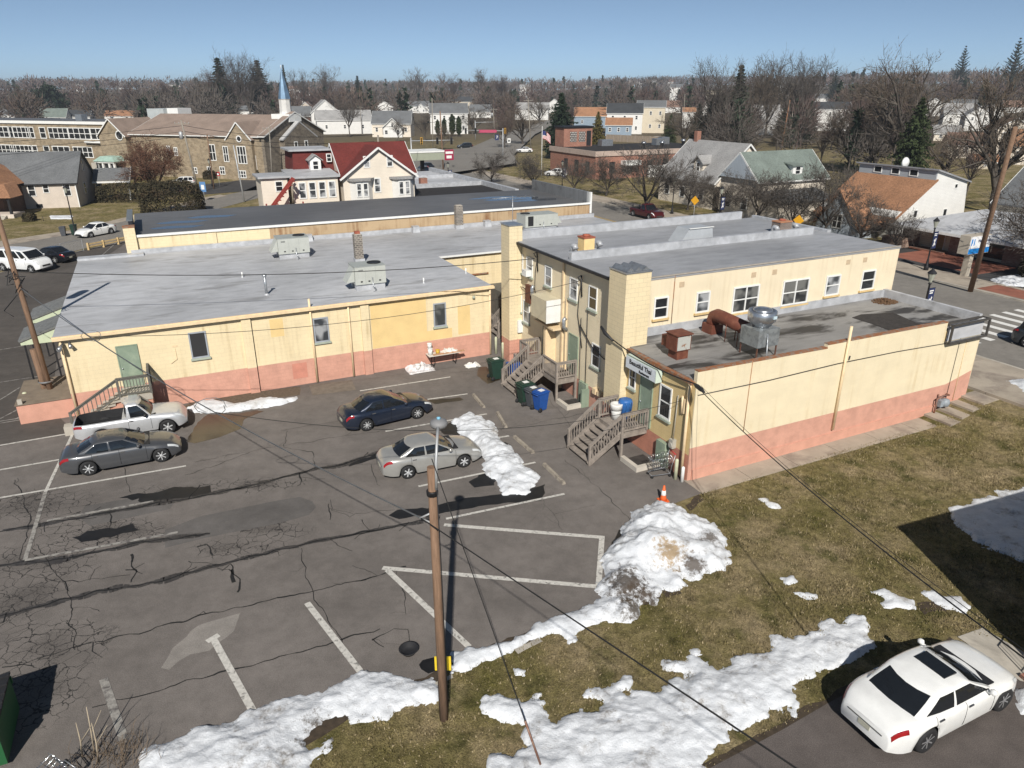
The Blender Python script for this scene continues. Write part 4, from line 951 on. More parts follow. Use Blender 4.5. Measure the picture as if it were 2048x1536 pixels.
b = MB(); b.box(-.16, .1, ZA-.16, .04, Y2-1.1, ZA-.02); b.build('gutter', RUSTCOP, rest)
b = MB(); b.box(1.0, Y2-.14, ZA+.002, 18.0, Y2-.034, ZA+.42); b.build('flashing', FLASH, rest)
b = MB(); b.box(18.0, .1, 3.9, 18.22, Y2-.04, 5.0); b.build('end_parapet', ALU, rest)
b = MB()
for a, c in (((15.4, -.3, 3.95), (18.25, -.3, 3.95)), ((15.4, -.3, 4.85), (18.25, -.3, 4.85)), ((15.4, -.3, 3.95), (15.4, -.3, 4.85)), ((18.25, -.3, 3.95), (18.25, -.3, 4.85)), ((15.4, .1, 4.85), (18.25, .1, 4.85))): b.beam(a, c, .09, .09)
for x in (15.4, 18.25): b.beam((x, -.3, 3.95), (x, .14, 3.95), .06, .06); b.beam((x, -.3, 4.85), (x, .14, 4.85), .06, .06)
sg = b.build('sign_box', pm('sign_frame_dark', (.06, .055, .05), .3, 4, .7), rest)
b = MB(); b.box(15.45, -.08, 3.98, 18.2, -.05, 4.8); b.build('box_back', ALU, sg)
b = MB(); b.box(15.45, -.28, 3.9, 18.2, -.052, 3.94); b.build('box_floor', GALV, sg)
downpipe(rest, 8.4, -.13, .7, 5.75, YTRIM, .065, 'vent_pipe'); downpipe(rest, 2.85, -.07, 1.75, 5.0, pm('rust_thread', (.4, .2, .1), .2, 6, .7), .015, 'conduit')
downpipe(rest, -.08, .25, .1, ZA-.1, YTRIM, .07); downpipe(rest, 16.6, -.07, .6, 4.0, TAR, .012, 'conduit'); downpipe(rest, 17.2, -.07, .5, 3.9, YTRIM, .02, 'conduit')
b = MB(); b.tube([(.1, -.07, 3.95), (4, -.09, 3.95), (8, -.1, 4.05), (12, -.08, 4.0), (16, -.07, 3.86)], .018, 5); b.tube([(8.7, -.07, 4.1), (8.7, -.1, 4.3)], .03, 5); b.build('service_cable', BLACKPL, rest)
door(rest, (0, 3.55, 1.3), -FY, -FX, .8, 2.25, GREEN)
win(rest, (0, 2.2, 2.2), -FY, -FX, .82, 1.5, WHITE, GLASS, .07, 0, 1, True, SILLG); win(rest, (0, 4.5, 2.7), -FY, -FX, .5, 1.05, WHITE, GLASS, .06, 0, 1, True, SILLG)
b = MB(); b.box(-.2, .85, 1.15, 0, 1.1, 1.55); b.tube([(-.1, .95, 1.55), (-.05, .95, 3.6)], .02, 5); b.lathe((-.22, .97, 1.3), [(.12, -.02), (.12, .04), (.02, .05)], 10, axis='x'); b.build('electric_meter', pm('meter_grey', (.4, .38, .33), .1, 6, .6), rest)
b = MB(); b.box(-.05, 1.25, -.2, -.002, 1.32, 1.1); b.box(-.2, 1.33, -.1, -.002, 1.95, 1.15); b.build('cellar_door', GREEN, rest)
b = MB(); b.tube([(-.1, .6, 3.7), (-.06, .62, 2.9)], .05, 6); b.box(-.1, .45, 2.95, -.01, .52, 3.6); b.build('insulator', YTRIM, rest)
b = MB(); b.prism([(13.0, 3.5), (13.9, 3.7), (15.7, 3.2), (15.0, .9), (12.8, 1.0), (13.0, 2.1)], ZA+.002, ZA+.02); b.build('bare_patch', pm('bare_roof', (.04, .035, .032), .35, 6, .95), rest)
b = MB()
for i in range(220):
    a = random.uniform(0, 6.28); rr = random.random()**.6; x = 17.2+.75*rr*math.cos(a); y = 4.9+.6*rr*math.sin(a); b.box(x-.06, y-.03, ZA+.002, x+.06, y+.03, ZA+.02+.25*(1-rr)*random.random())
b.build('leaf_heap', pm('dead_leaves', (.13, .075, .04), .3, 9, .9), rest)
t = fthing('restaurant_sign', 'white lightbox sign with black lettering hung under the annexe eave', 'sign', -.2, 3.2, 4.0)
b = MB(); b.box(-.38, 2.15, 3.78, -.06, 4.35, 4.32); body = b.build('sign_box', pm('sign_white', (.66, .70, .74), .05, 3, .5), t)
b = MB(); b.box(-.36, 2.12, 4.322, -.04, 4.38, 4.37); b.box(-.385, 2.11, 3.76, -.05, 2.145, 4.32); b.build('sign_rim', pm('sign_rim_green', (.55, .64, .56), .06, 3, .5), t)
Mt = Matrix.Translation(Vector((-.386+.2, 3.25-3.2, 4.13-4.0))) @ Matrix(((0, 0, -1, 0), (-1, 0, 0, 0), (0, 1, 0, 0), (0, 0, 0, 1)))
text_mesh('lettering', 'Beautiful Thai', BLACKPL, t, Mt, .30, .004, .006)
Mt2 = Matrix.Translation(Vector((-.386+.2, 2.95-3.2, 3.89-4.0))) @ Matrix(((0, 0, -1, 0), (-1, 0, 0, 0), (0, 1, 0, 0), (0, 0, 0, 1)))
text_mesh('lettering', 'Restaurant', BLACKPL, t, Mt2, .17, .004, .006)
# kitchen extract on the annexe roof
t = fthing('extract_fan', 'large silver mushroom exhaust fan on a galvanised box above the annexe roof', 'exhaust fan', 4.6, 1.45, ZA)
b = MB()
for x in (4.05, 5.15):
    for y in (.95, 1.95): b.beam((x, y, ZA), (x, y, ZA+.55), .05, .05)
b.build('stand', rusty('rust_frame', (.12, .055, .04), (.2, .1, .06), .5, .7, .2, .8), t)
b = MB(); b.box(4.0, .9, ZA+.5, 5.2, 2.0, ZA+1.28); b.build('plenum', rusty('mottled_galv', (.40, .43, .44), (.27, .29, .3), .45, .6, .6, .42, 4), t)
b = MB(); b.lathe((4.6, 1.45, ZA+1.28), [(.36, 0), (.36, .1), (.5, .2), (.60, .3), (.62, .72), (.59, .74), (.55, .74), (.5, .66), (.4, .68)], 28); b.build('fan_bowl', STEEL, t)
b = MB(); b.lathe((4.6, 1.45, ZA+1.9), [(.42, 0), (.42, .12), (.38, .19), (.2, .23), (.01, .24)], 24); b.build('fan_cap', STEEL, t)
b = MB(); b.box(4.62, .80, ZA+1.75, 4.82, .835, ZA+1.88); b.build('sticker', pm('pale_blue_sticker', (.5, .62, .68), .1, 9, .5), t)
b = MB(); b.tube([(4.5, .88, ZA+1.1), (4.45, .8, ZA+.7), (4.3, .6, ZA+.2), (4.0, .35, ZA+.05), (3.95, .2, ZA+.4)], .025, 6); b.build('conduit', GALV, t)
RD = rusty('rust_brown_duct', (.15, .05, .032), (.22, .085, .05), .45, .65, .15, .6, 2.5)
t = fthing('rusty_duct', 'thick rust brown duct bending from the roof to the exhaust fan', 'duct', 4.8, 4.9, ZA)
b = MB(); b.box(4.55, 4.45, ZA, 5.25, 5.15, ZA+.45); b.build('curb', RD, t)
b = MB(); b.tube([(4.9, 4.8, ZA+.3), (4.9, 4.8, ZA+.62), (4.88, 4.72, ZA+.82), (4.86, 4.5, ZA+.93), (4.8, 4.1, ZA+.95), (4.6, 2.02, ZA+.92)], .31, 14); b.build('duct_pipe', RD, t)
b = MB()
for y in (3.4, 2.6): b.tube([(4.45, y, ZA), (4.45, y, ZA+.95)], .022, 5); b.tube([(5.05, y, ZA), (5.05, y, ZA+.9)], .022, 5)
b.build('support', RD, t)
t = fthing('rusty_vent_hood', 'square rusty vent hood with pale louvre on the annexe roof', 'vent hood', 1.2, 2.7, ZA)
b = MB(); b.box(.85, 2.35, ZA, 1.45, 2.95, ZA+.4); b.build('curb', RD, t)
b = MB(); b.box(.72, 2.3, ZA+.4, 1.52, 3.0, ZA+1.12); b.box(.9, 3.0, ZA+.35, 1.4, 3.55, ZA+.85); b.build('housing', RD, t)
b = MB(); b.box(.78, 2.27, ZA+.45, 1.46, 2.298, ZA+1.06); b.build('louvre', rusty('pale_louvre', (.50, .50, .46), (.3, .14, .07), .58, .66, .2, .6, 3), t)
b = MB(); b.box(.68, 2.2, ZA+1.122, 1.56, 3.05, ZA+1.16); b.build('lid', RD, t)
t = fthing('gas_meter', 'grey gas meter with pipes at the foot of the annexe wall', 'gas meter', 16.2, -.3, .1)
b = MB(); b.lathe((16.2, -.3, .45), [(.02, 0), (.2, .04), (.24, .2), (.2, .38), (.02, .42)], 12); b.box(15.75, -.4, .5, 16.0, -.15, .85); b.build('meter', pm('meter_blue_grey', (.25, .28, .31), .2, 5, .5), t)
b = MB(); b.tube([(15.6, -.25, 0), (15.6, -.25, .95), (16.1, -.25, 1.05), (16.5, -.25, 1.0), (16.5, -.1, 1.0)], .045, 7); b.tube([(15.85, -.2, .8), (15.85, -.1, 1.1)], .04, 6); b.build('pipework', rusty('rust_pipe', (.2, .12, .1), (.25, .1, .05), .45, .6, .2, .7), t)
# canopies and platform on the left end
CAN = pm('pale_green_trim', (.50, .56, .40), .08, 3, .6)
for y0, lab in ((23.2, 'shed roof entrance canopy with pale green side nearer the utility pole'), (27.6, 'shed roof entrance canopy with pale green side farther from the utility pole')):
    t = fthing('entrance_canopy', lab, 'canopy', -24.8, y0, 0, 'entrance canopies on the left end wall')
    b = MB(); b.extr([(-26.1, y0, 3.0), (-23.72, y0, 3.75), (-23.72, y0, 3.85), (-26.15, y0, 3.1)], (0, 2.6, 0)); b.build('roof', shingle('grey_shingle', (.15, .155, .155)), t)
    b = MB(); b.extr([(-26.05, y0-.03, 2.96), (-23.74, y0-.03, 2.96), (-23.74, y0-.03, 3.7)], (0, .028, 0)); b.beam((-26.05, y0+.02, 2.9), (-23.74, y0+.02, 2.9), .1, .12); b.build('gable_panel', CAN, t)
    for x, yy in ((-25.9, y0+.1), (-25.9, y0+2.4), (-24.6, y0+.1)): b = MB(); b.beam((x, yy, 0), (x, yy, 2.95), .08, .08); b.build('post', DARKMETAL, t)
t = fthing('loading_platform', 'low salmon walled platform with brown top behind the utility pole', 'platform', -25, 20, 0)
b = MB(); b.box(-26.2, 19.0, -.1, -23.72, 22.6, 1.0); b.build('platform_wall', pm('salmon_paint', (.58, .305, .225), .1, 2, .75), t)
b = MB(); b.box(-26.25, 18.95, 1.002, -23.72, 22.6, 1.06); b.build('platform_top', pm('brown_slab', (.20, .16, .12), .15, 2, .9), t)
b = MB(); b.box(-26.1, 18.95, 1.06, -25.9, 19.1, 1.3); b.build('corner_block', CONC, t)

# ------------------------------------------------------------------ timber stairs and decks
WOODG = wood('weathered_timber', (.25, .215, .185), .32, (1.5, 1.5, 1.5)); WOODD = wood('dark_timber', (.12, .115, .10), .3, (2, 2, 2))
def railing(par, a, c, mat, h=.9, n=None, cap=.11, post_a=True, post_c=True, gap=.13, drop=.12, postdown=0):
    """one flight of railing between two floor points: rails (mesh) with balusters and posts as sub-parts"""
    a, c = Vector(a), Vector(c); L = Vector((c.x-a.x, c.y-a.y, 0)).length; z = Vector((0, 0, 1))
    b = MB(); b.beam(a+z*h, c+z*h, cap, .045); b.beam(a+z*(h-.09), c+z*(h-.09), .04, .08); b.beam(a+z*drop, c+z*drop, .04, .08)
    r = b.build('railing', mat, par)
    n = n or max(2, int(L/gap))
    for i in range(1, n):
        p = a.lerp(c, i/n); b = MB(); b.box(p.x-.018, p.y-.018, p.z+drop, p.x+.018, p.y+.018, p.z+h-.03); b.build('baluster', mat, r)
    for flag, p in ((post_a, a), (post_c, c)):
        if flag: b = MB(); b.box(p.x-.055, p.y-.055, p.z-flag if not isinstance(flag, bool) else p.z-.05, p.x+.055, p.y+.055, p.z+h+.02); b.build('post', mat, r)
    return r
def steps(par, x0, x1, y0, y1, ztop, n, mat, sd):
    """treads descending along x from x0 (top) to x1"""
    for i in range(n):
        z = ztop*(n-i)/(n+1); xa = x0+(x1-x0)*i/n; xb = x0+(x1-x0)*(i+1)/n
        b = MB(); b.box(min(xa, xb)-.02, y0, z-.045, max(xa, xb)+.02, y1, z); b.build('tread', mat, par)
    for y in (y0-.03, y1+.03):
        b = MB(); b.beam((x0, y, ztop-.12), (x1, y, .05), .05, .26); b.build('stringer', sd, par)
def deck_floor(par, x0, x1, y0, y1, z, mat):
    b = MB(); k = int((x1-x0)/.14)
    for i in range(k): b.box(x0+i*(x1-x0)/k+.004, y0, z-.04, x0+(i+1)*(x1-x0)/k-.004, y1, z)
    b.build('deck_boards', mat, par)
    b = MB(); b.beam((x0+.03, y0, z-.16), (x0+.03, y1, z-.16), .05, .22); b.beam((x0, y0+.03, z-.16), (x1, y0+.03, z-.16), .05, .22); b.beam((x0, y1-.03, z-.16), (x1, y1-.03, z-.16), .05, .22); b.build('deck_frame', mat, par)
# restaurant deck
d = fthing('timber_deck', 'weathered timber stair and deck at the restaurant back door', 'deck', -1.4, 3.8, 0, 'timber back door decks')
deck_floor(d, -1.4, -.03, 2.9, 4.78, 1.25, WOODG); steps(d, -1.4, -3.05, 3.0, 4.7, 1.25, 6, WOODG, WOODG)
railing(d, (-1.4, 2.88, 1.25), (-.06, 2.88, 1.25), WOODG, .95, post_a=1.25); railing(d, (-1.4, 4.8, 1.25), (-.06, 4.8, 1.25), WOODG, .95, post_a=1.25)
railing(d, (-3.0, 2.95, .05), (-1.45, 2.9, 1.2), WOODG, .95, post_c=False); railing(d, (-3.0, 4.78, .05), (-1.45, 4.8, 1.2), WOODG, .95, post_c=False)
# two-door deck
d = fthing('timber_deck', 'weathered timber stair and deck serving two green doors', 'deck', -.8, 11.9, 0, 'timber back door decks')
deck_floor(d, -.85, .37, 9.78, 14.0, 1.25, WOODG); steps(d, -.85, -2.5, 11.35, 13.05, 1.25, 6, WOODG, WOODG)
railing(d, (-.85, 9.78, 1.25), (.3, 9.78, 1.25), WOODG, .95, post_a=1.3, post_c=1.3); railing(d, (-.87, 9.8, 1.25), (-.87, 11.25, 1.25), WOODG, .95, post_a=False); railing(d, (-.87, 13.1, 1.25), (-.87, 14.0, 1.25), WOODG, .95); railing(d, (-.85, 14.0, 1.25), (.3, 14.0, 1.25), WOODG, .95, post_a=False)
railing(d, (-2.45, 11.3, .05), (-.9, 11.28, 1.2), WOODG, .95, post_c=False); railing(d, (-2.45, 13.1, .05), (-.9, 13.1, 1.2), WOODG, .95, post_c=False)
# left stair
d = fthing('timber_deck', 'dark timber stair with salmon base behind the silver pickup', 'deck', -20.8, 17.5, 0, 'timber back door decks')
b = MB(); b.extr([(-21.5, 16.85, 0), (-20.1, 16.85, 0), (-20.1, 16.85, 1.1), (-21.5, 16.85, 1.1), (-23.6, 16.85, 0)], (0, 1.38, 0)); b.build('masonry_base', pm('salmon_paint', (.58, .305, .225), .1, 2, .75), d)
b = MB(); b.box(-21.5, 16.8, 1.102, -20.08, 18.24, 1.4); b.build('concrete_landing', CONC, d)
for i in range(7):
    b = MB(); z = 1.4*(7-i)/8; b.box(-21.5-.3*(i+1), 16.9, z-.07, -21.5-.3*i+.03, 18.2, z); b.build('tread', CONC, d)
railing(d, (-21.5, 16.88, 1.4), (-20.1, 16.88, 1.4), WOODD, .98); railing(d, (-20.1, 16.88, 1.4), (-20.1, 18.2, 1.4), WOODD, 1.1, post_a=False)
railing(d, (-23.75, 16.88, .05), (-21.55, 16.88, 1.38), WOODD, .96, post_c=False, gap=.2)
b = MB(); b.box(-24.1, 16.5, -.1, -23.65, 17.0, .45); b.build('newel_block', CONC, d)
# alley steps under a lean-to
d = fthing('timber_deck', 'grey timber steps under a small dark lean-to in the alley', 'deck', 2.2, 22.5, 0, 'timber back door decks')
steps(d, 3.0, .9, 21.0, 22.2, 2.0, 8, WOODG, WOODG); railing(d, (.95, 20.95, .05), (2.9, 20.95, 1.9), WOODG, .9); railing(d, (.95, 22.25, .05), (2.9, 22.25, 1.9), WOODG, .9)
b = MB(); b.box(3.0, 20.5, 0, 4.88, 27.5, 2.0); b.build('landing', WOODD, d)
b = MB(); b.extr([(2.4, 19.8, 4.15), (4.9, 19.8, 4.5), (4.9, 19.8, 4.6), (2.35, 19.8, 4.25)], (0, 3.6, 0)); b.build('lean_to_roof', TAR, d)
b = MB(); b.beam((2.6, 20.0, 0), (2.6, 20.0, 4.15), .12, .12); b.build('post', WOODD, d)
# cellar kerbs below the decks
for x0, y0, x1, y1, lab in ((-1.5, 1.5, -.25, 2.75, 'pale concrete cellar kerb below the restaurant deck'), (-.9, 8.55, .3, 9.7, 'pale concrete cellar kerb below the two-door deck')):
    t = fthing('cellar_kerb', lab, 'kerb', x0, y0, 0, 'concrete cellar kerbs')
    b = MB(); b.box(x0, y0, -.05, x1, y0+.2, .22); b.box(x0, y0+.2, -.05, x0+.2, y1, .22); b.build('kerb_wall', pm('pale_concrete', (.50, .46, .40), .1, 2, .85), t)
    b = MB(); b.box(x0+.2, y0+.2, -.03, x1, y1, .03); b.build('kerb_floor', TAR, t)
# ------------------------------------------------------------------ vehicles
RED_L = pm('tail_lamp_red', (.28, .012, .015), .2, 8, .15, spec=.6); AMBER = pm('amber_lens', (.5, .2, .05), .1, 8, .2, spec=.6)
LAMP = pm('head_lamp_glass', (.55, .57, .58), .15, 9, .12, spec=.7); CHROME = pm('chrome', (.6, .61, .62), .08, 6, .14, .95)
PLATE = pm('number_plate', (.48, .47, .38), .15, 30, .5); RIMM = pm('alloy_rim', (.55, .56, .57), .1, 6, .35, .3); ARCH = pm('wheel_arch_black', (.008, .008, .008), .1, 5, .9)
def lerp_list(L, x):
    if x <= L[0][0]: return L[0][1]
    for (a, va), (b_, vb) in zip(L, L[1:]):
        if x <= b_: 
            t = (x-a)/(b_-a); return va+(vb-va)*t
    return L[-1][1]
def car(name, label, cat, loc, heading, col, L=4.6, Wd=1.8, H=1.45, wb=2.7, fo=.92, wr=.32, top=None, cab=None, belt=.93, roofw=.74, spokes=5, flake=1, kind='sedan', plate=True, sunroof=False, scale=1.0, group=None, rimcol=None, trim=None, zb0=.2, mat=None, glassm=None, dents=None):
    """loc: centre on the ground; heading: direction of the nose (radians, world z)"""
    t = thing(name, label, cat, loc, heading, group)
    if scale != 1.0: t.scale = (scale,)*3
    P = mat or paint(name+'_paint_'+'_'.join('%02d' % int(c*99) for c in col), col, flake)
    gm = glassm or CARGLASS
    xf, xr = L/2, -L/2; wf = xf-fo; wr_x = wf-wb; HW = Wd/2; ra = wr+.065
    top = [(x*L-L/2, z) for x, z in top]
    def hw(x):
        s = min(xf-x, x-xr); return HW*(1-.27*max(0, 1-s/(1.0 if kind == 'sedan' else .6))**2.3)
    def zt(x): return sum(lerp_list(top, x+d) for d in (-.07, 0, .07))/3
    def zb(x):
        s = min(xf-x, x-xr); z = zb0+.10*max(0, 1-s/.35)
        for w in (wf, wr_x):
            if abs(x-w) < ra: z = max(z, wr+math.sqrt(max(0, ra*ra-(x-w)**2))*.98)
        return z
    def sec(x):
        h, z1, z0 = hw(x), zt(x), zb(x); zs = z1-.13; z0 = min(z0, zs-.06)
        bed = kind == 'pickup' and cab[1]*L-L/2-.06 > x > xr+.08
        pts = [(h*.955, z0), (h*.992, z0+(zs-z0)*.3), (h, z0+(zs-z0)*.62), (h*.99, zs-.02), (h*.955, z1-.05), (h*.885, z1-.004)]
        pts += [(h*.86, z1), (h*.85, z1-.42), (h*.45, z1-.43), (0, z1-.43)] if bed else [(h*.78, z1+.018), (h*.6, z1+.036), (h*.3, z1+.052), (0, z1+.055)]
        return pts
    def surf(x, k):
        p = sec(x); i = min(int(k), len(p)-2); f = k-i; return Vector((x, p[i][0]*(1-f)+p[i+1][0]*f, p[i][1]*(1-f)+p[i+1][1]*f))
    xs = [xr, xr+.03, xr+.08, xr+.16, xr+.28, xr+.42]
    x = xr+.55
    while x < xf-.5: xs.append(x); x += .09
    xs += [xf-.42, xf-.28, xf-.16, xf-.08, xf-.03, xf]
    if kind == 'pickup': e = cab[1]*L-L/2-.06; xs = sorted([q for q in xs if abs(q-e) > .05 and abs(q-(xr+.08)) > .02]+[e-.005, e+.005, xr+.075, xr+.085])
    b = MB(); rows = []
    for x in xs:
        p = sec(x); full = [(-y, z) for y, z in p]+[(y, z) for y, z in p[-2::-1]]
        ins = .04 if x in (xr, xf) else 0
        rows.append([b.bm.verts.new((x, y*(1-ins), z)) for y, z in full])
    nb = len(rows[0])
    for r0, r1, x0 in zip(rows, rows[1:], xs):
        for i in range(nb-1):
            f = b._f([r0[i], r0[i+1], r1[i+1], r1[i]], True)
            if f and kind == 'pickup' and cab[1]*L-L/2-.08 > x0 > xr+.07 and 6 <= i <= nb-8: f.material_index = 1
    b._f(rows[0], False); b._f(rows[-1][::-1], False)
    body = b.build('body', [P, BLACKPL], t, sharp=38)
    b = MB(); b.box(xr+.3, -HW*.6, .18, xf-.35, HW*.6, .62); b.box(wr_x+ra, -HW+.1, .18, wf-ra, HW-.1, .3); b.build('underbody', ARCH, t)
    # cabin: rings of points from belt to roof
    c0, c1, c2, c3 = [c*L-L/2 for c in (cab[0], cab[1], cab[2], cab[3])]   # front base, rear base, roof front, roof rear
    yf = [-1, -.9, -.45, 0, .45, .9, 1]; sfr = cab[4]
    tl = [0, .07, .36, .66, .9, .97, 1.0]; rings = []; rd = kind != 'pickup'
    hb, hr = HW*(.925 if kind == 'pickup' or cab is VAN_CAB else .88), HW*roofw; zb_, zr_ = belt-.03, H-.045
    for tt in tl:
        xf_, xr_ = c0+(c2-c0)*tt, c1+(c3-c1)*tt; hh = hb+(hr-hb)*(tt**1.25); z = zb_+(zr_-zb_)*(tt**.9); hh *= 1-(.05*max(0, (tt-.9)/.1)**2)
        ring = []
        for y in yf: ring.append(Vector((xf_-.13*(y*y), y*hh, z)))
        for s in sfr[1:-1]: ring.append(Vector((xf_-.13+(xr_+.10-xf_+.13)*s, hh*(1+.02*math.sin(math.pi*s)), z)))
        rk = 1-(.10*tt if kind == 'sedan' else 0)
        for y in yf[::-1]: ring.append(Vector((xr_+.16*(y*y), y*hh*rk, z)))
        for s in sfr[-2:0:-1]: ring.append(Vector((xf_-.13+(xr_+.10-xf_+.13)*s, -hh*(1+.02*math.sin(math.pi*s)), z)))
        xc, hl = (c2+c3)/2, (c2-c3)/2+.35
        for p in ring: p.z -= (.075 if rd else .02)*min(1, abs((p.x-xc)/hl))**2*max(0, tt-.3)/.7; p.y *= 1-(.07 if rd else 0)*min(1.6, max(0, (xc-p.x)/hl))**2
        rings.append(ring)
    n = len(rings[0]); nf = len(yf); ns = len(sfr)-2
    bb = MB(); gl = {'windscreen': MB(), 'rear_window': MB()}; sidew = []
    vb = [[bb.bm.verts.new(p) for p in r] for r in rings]
    winspan = cab[5]           # side segments (index of s) that are glass
    sideg = {}
    for k in range(len(tl)-1):
        for i in range(n):
            j = (i+1) % n; mid = 0 < k < len(tl)-2+0
            mid = tl[k] >= .06 and tl[k+1] <= .91
            tgt = None
            if mid and 1 <= i <= 4: tgt = gl['windscreen']
            elif mid and nf+ns+1 <= i <= nf+ns+4: tgt = gl['rear_window']
            elif mid and nf-1 <= i < nf+ns: 
                s = i-(nf-1)
                if s in winspan: tgt = sideg.setdefault((1, s), MB())
            elif mid and i >= 2*nf+ns-1:
                s = ns-(i-(2*nf+ns-1))
                if s in winspan: tgt = sideg.setdefault((-1, s), MB())
            if tgt is None: bb._f([vb[k][i], vb[k][j], vb[k+1][j], vb[k+1][i]], True)
            else: tgt.poly([rings[k][i], rings[k][j], rings[k+1][j], rings[k+1][i]], True)
    prev = vb[-1]; cx, cz = (c2+c3)/2, zr_
    for f, dz in ((.94, .018), (.7, .045), (.35, .058)):
        cur = [bb.bm.verts.new((cx+(p.x-cx)*f, p.y*f, p.z*f+(1-f)*cz+dz)) for p in rings[-1]]
        for i in range(n): bb._f([prev[i], prev[(i+1) % n], cur[(i+1) % n], cur[i]], True)
        prev = cur
    bb._f(prev, True)
    bb.build('cabin', P, t, sharp=40)
    for k, g in gl.items(): g.build(k, gm, t)
    for g in sideg.values(): bmesh.ops.remove_doubles(g.bm, verts=g.bm.verts, dist=1e-4); g.build('side_window', gm, t)
    # doors and seams, handles
    def patch(nm, x0, x1, k0, k1, side, mt, off=.006, nx=6, nk=3, par=None):
        q = MB(); vv = []
        for a in range(nx+1):
            row = []
            for c in range(nk+1):
                p = surf(x0+(x1-x0)*a/nx, k0+(k1-k0)*c/nk); p = Vector((p.x+(off if x1 > wf else (-off if x0 < wr_x-.2 else 0)), side*(p.y+off), p.z+(off if k1 > 4 else 0))); row.append(q.bm.verts.new(p))
            vv.append(row)
        for a in range(nx):
            for c in range(nk): q._f([vv[a][c], vv[a+1][c], vv[a+1][c+1], vv[a][c+1]], True)
        return q.build(nm, mt, par or t)
    for side in (-1, 1):
        for (xa, xb) in cab[6]:
            xa, xb = xa*L-L/2, xb*L-L/2
            d = patch('door', xb, xa, .55, 4.6, side, P, .004, 8, 5)
            q = MB()
            for xx in (xa, xb): q.tube([surf(xx, k)*1 for k in (.5, 1, 2, 3, 4, 4.7)], .007, 4)
            for v in q.bm.verts: v.co.y = side*(v.co.y+.004)
            q.build('door_seam', ARCH, d)
            p = surf(xb+.13, 3.4); q = MB(); q.beam((p.x-.09, side*(p.y+.02), p.z), (p.x+.09, side*(p.y+.02), p.z), .03, .035); q.build('handle', CHROME if trim is None else trim, d)
        p = surf(c0-.32, 4); q = MB(); q.lathe((c0-.38, side*(p.y+.10), belt+.10), [(.02, -.09), (.075, -.05), (.08, .03), (.03, .08)], 8, axis='y' if side > 0 else 'y'); q.box(c0-.42, min(side*(p.y-.03), side*(p.y+.08)), belt+.02, c0-.34, max(side*(p.y-.03), side*(p.y+.08)), belt+.07); q.build('wing_mirror', P if trim is None else trim, t)
        patch('headlight', xf-.52, xf-.10, 3.6, 4.9, side, LAMP, .007)
        patch('tail_light', xr+.05, xr+.42, 3.0, 4.3, side, RED_L, .008)
    # nose and tail
    zg = zt(xf-.05)
    q = MB(); q.box(xf-.05, -.42, zg-.20, xf+.012, .42, zg-.06); q.box(xf-.05, -.55, .26, xf+.008, .55, .40); q.build('grille', BLACKPL, t)
    q = MB(); q.beam((xf+.014, -.42, zg-.13), (xf+.014, .42, zg-.13), .02, .02); q.build('grille_bar', CHROME, t)
    zr2 = zt(xr+.05)
    if plate: q = MB(); q.box(xr-.014, -.16, zr2-.30, xr+.02, .16, zr2-.17); q.build('number_plate', PLATE, t)
    q = MB(); q.box(xr-.012, -.48, zr2-.15, xr+.02, .48, zr2-.12); q.build('boot_trim', CHROME, t)
    if sunroof: q = MB(); q.box(c2-.66, -hr*.6, H-.02, c2-.2, hr*.6, H+.022); q.build('sunroof', gm, t)
    q = MB(); q.box(c0-.28, -hb*.9, belt-.005, c0+.06, hb*.9, belt+.03); q.build('wiper_cowl', BLACKPL, t)
    # wheels
    rm = RIMM if rimcol is None else rimcol
    for xw in (wf, wr_x):
        for side in (-1, 1):
            yo = side*(HW-.015); s = -side
            q = MB(); q.lathe((xw, yo, wr), [(wr*.62, 0), (wr*.66, s*-.012), (wr*.92, s*-.012), (wr, s*.04), (wr, s*.19), (wr*.9, s*.22), (.03, s*.22)], 24, axis='y'); w = q.build('wheel', RUBBER, t)
            q = MB(); q.lathe((xw, yo, wr), [(wr*.60, s*.005), (wr*.66, s*-.008), (wr*.67, s*.01)], 24, axis='y')
            q.lathe((xw, yo, wr), [(.02, s*-.006), (.055, s*.0), (.06, s*.03)], 10, axis='y')
            for k in range(spokes):
                a = 2*math.pi*k/spokes+.3; dirv = Vector((math.cos(a), 0, math.sin(a))); q.beam(Vector((xw, yo+s*.012, wr))+dirv*.03, Vector((xw, yo+s*.006, wr))+dirv*wr*.63, .055 if spokes < 7 else .035, .025, up=(0, 1, 0))
            q.build('rim', rm, w)
            q = MB(); q.lathe((xw, yo+s*.03, wr), [(wr*.62, 0), (.02, s*.002)], 20, axis='y'); q.build('brake_disc', DARKMETAL, w)
    return t
SED_TOP = [(0, .66), (.012, .80), (.03, .90), (.055, .955), (.11, .975), (.22, .975), (.66, .95), (.72, .915), (.80, .875), (.87, .82), (.93, .745), (.965, .66), (.987, .56), (1, .48)]
SUV_TOP = [(0, .80), (.015, 1.0), (.05, 1.06), (.2, 1.07), (.7, 1.06), (.74, 1.04), (.9, .94), (.96, .82), (1, .6)]
SED_CAB = (.735, .105, .555, .275, [0, .04, .26, .48, .515, .70, .875, .9, 1], (1, 2, 4, 5), [(.71, .49), (.49, .27)])
SUV_CAB = (.735, .03, .58, .08, [0, .03, .37, .40, .68, .71, .95, 1], (1, 3, 5), [(.70, .47), (.47, .25)])
VAN_CAB = (.86, .015, .72, .03, [0, .03, .17, .21, .35, .38, .52, .56, .74, .78, .95, 1], (1, 3, 5, 7, 9), [(.76, .58)])
PU_CAB = (.715, .44, .60, .452, [0, .05, .8, .9, 1], (1,), [(.68, .48)])
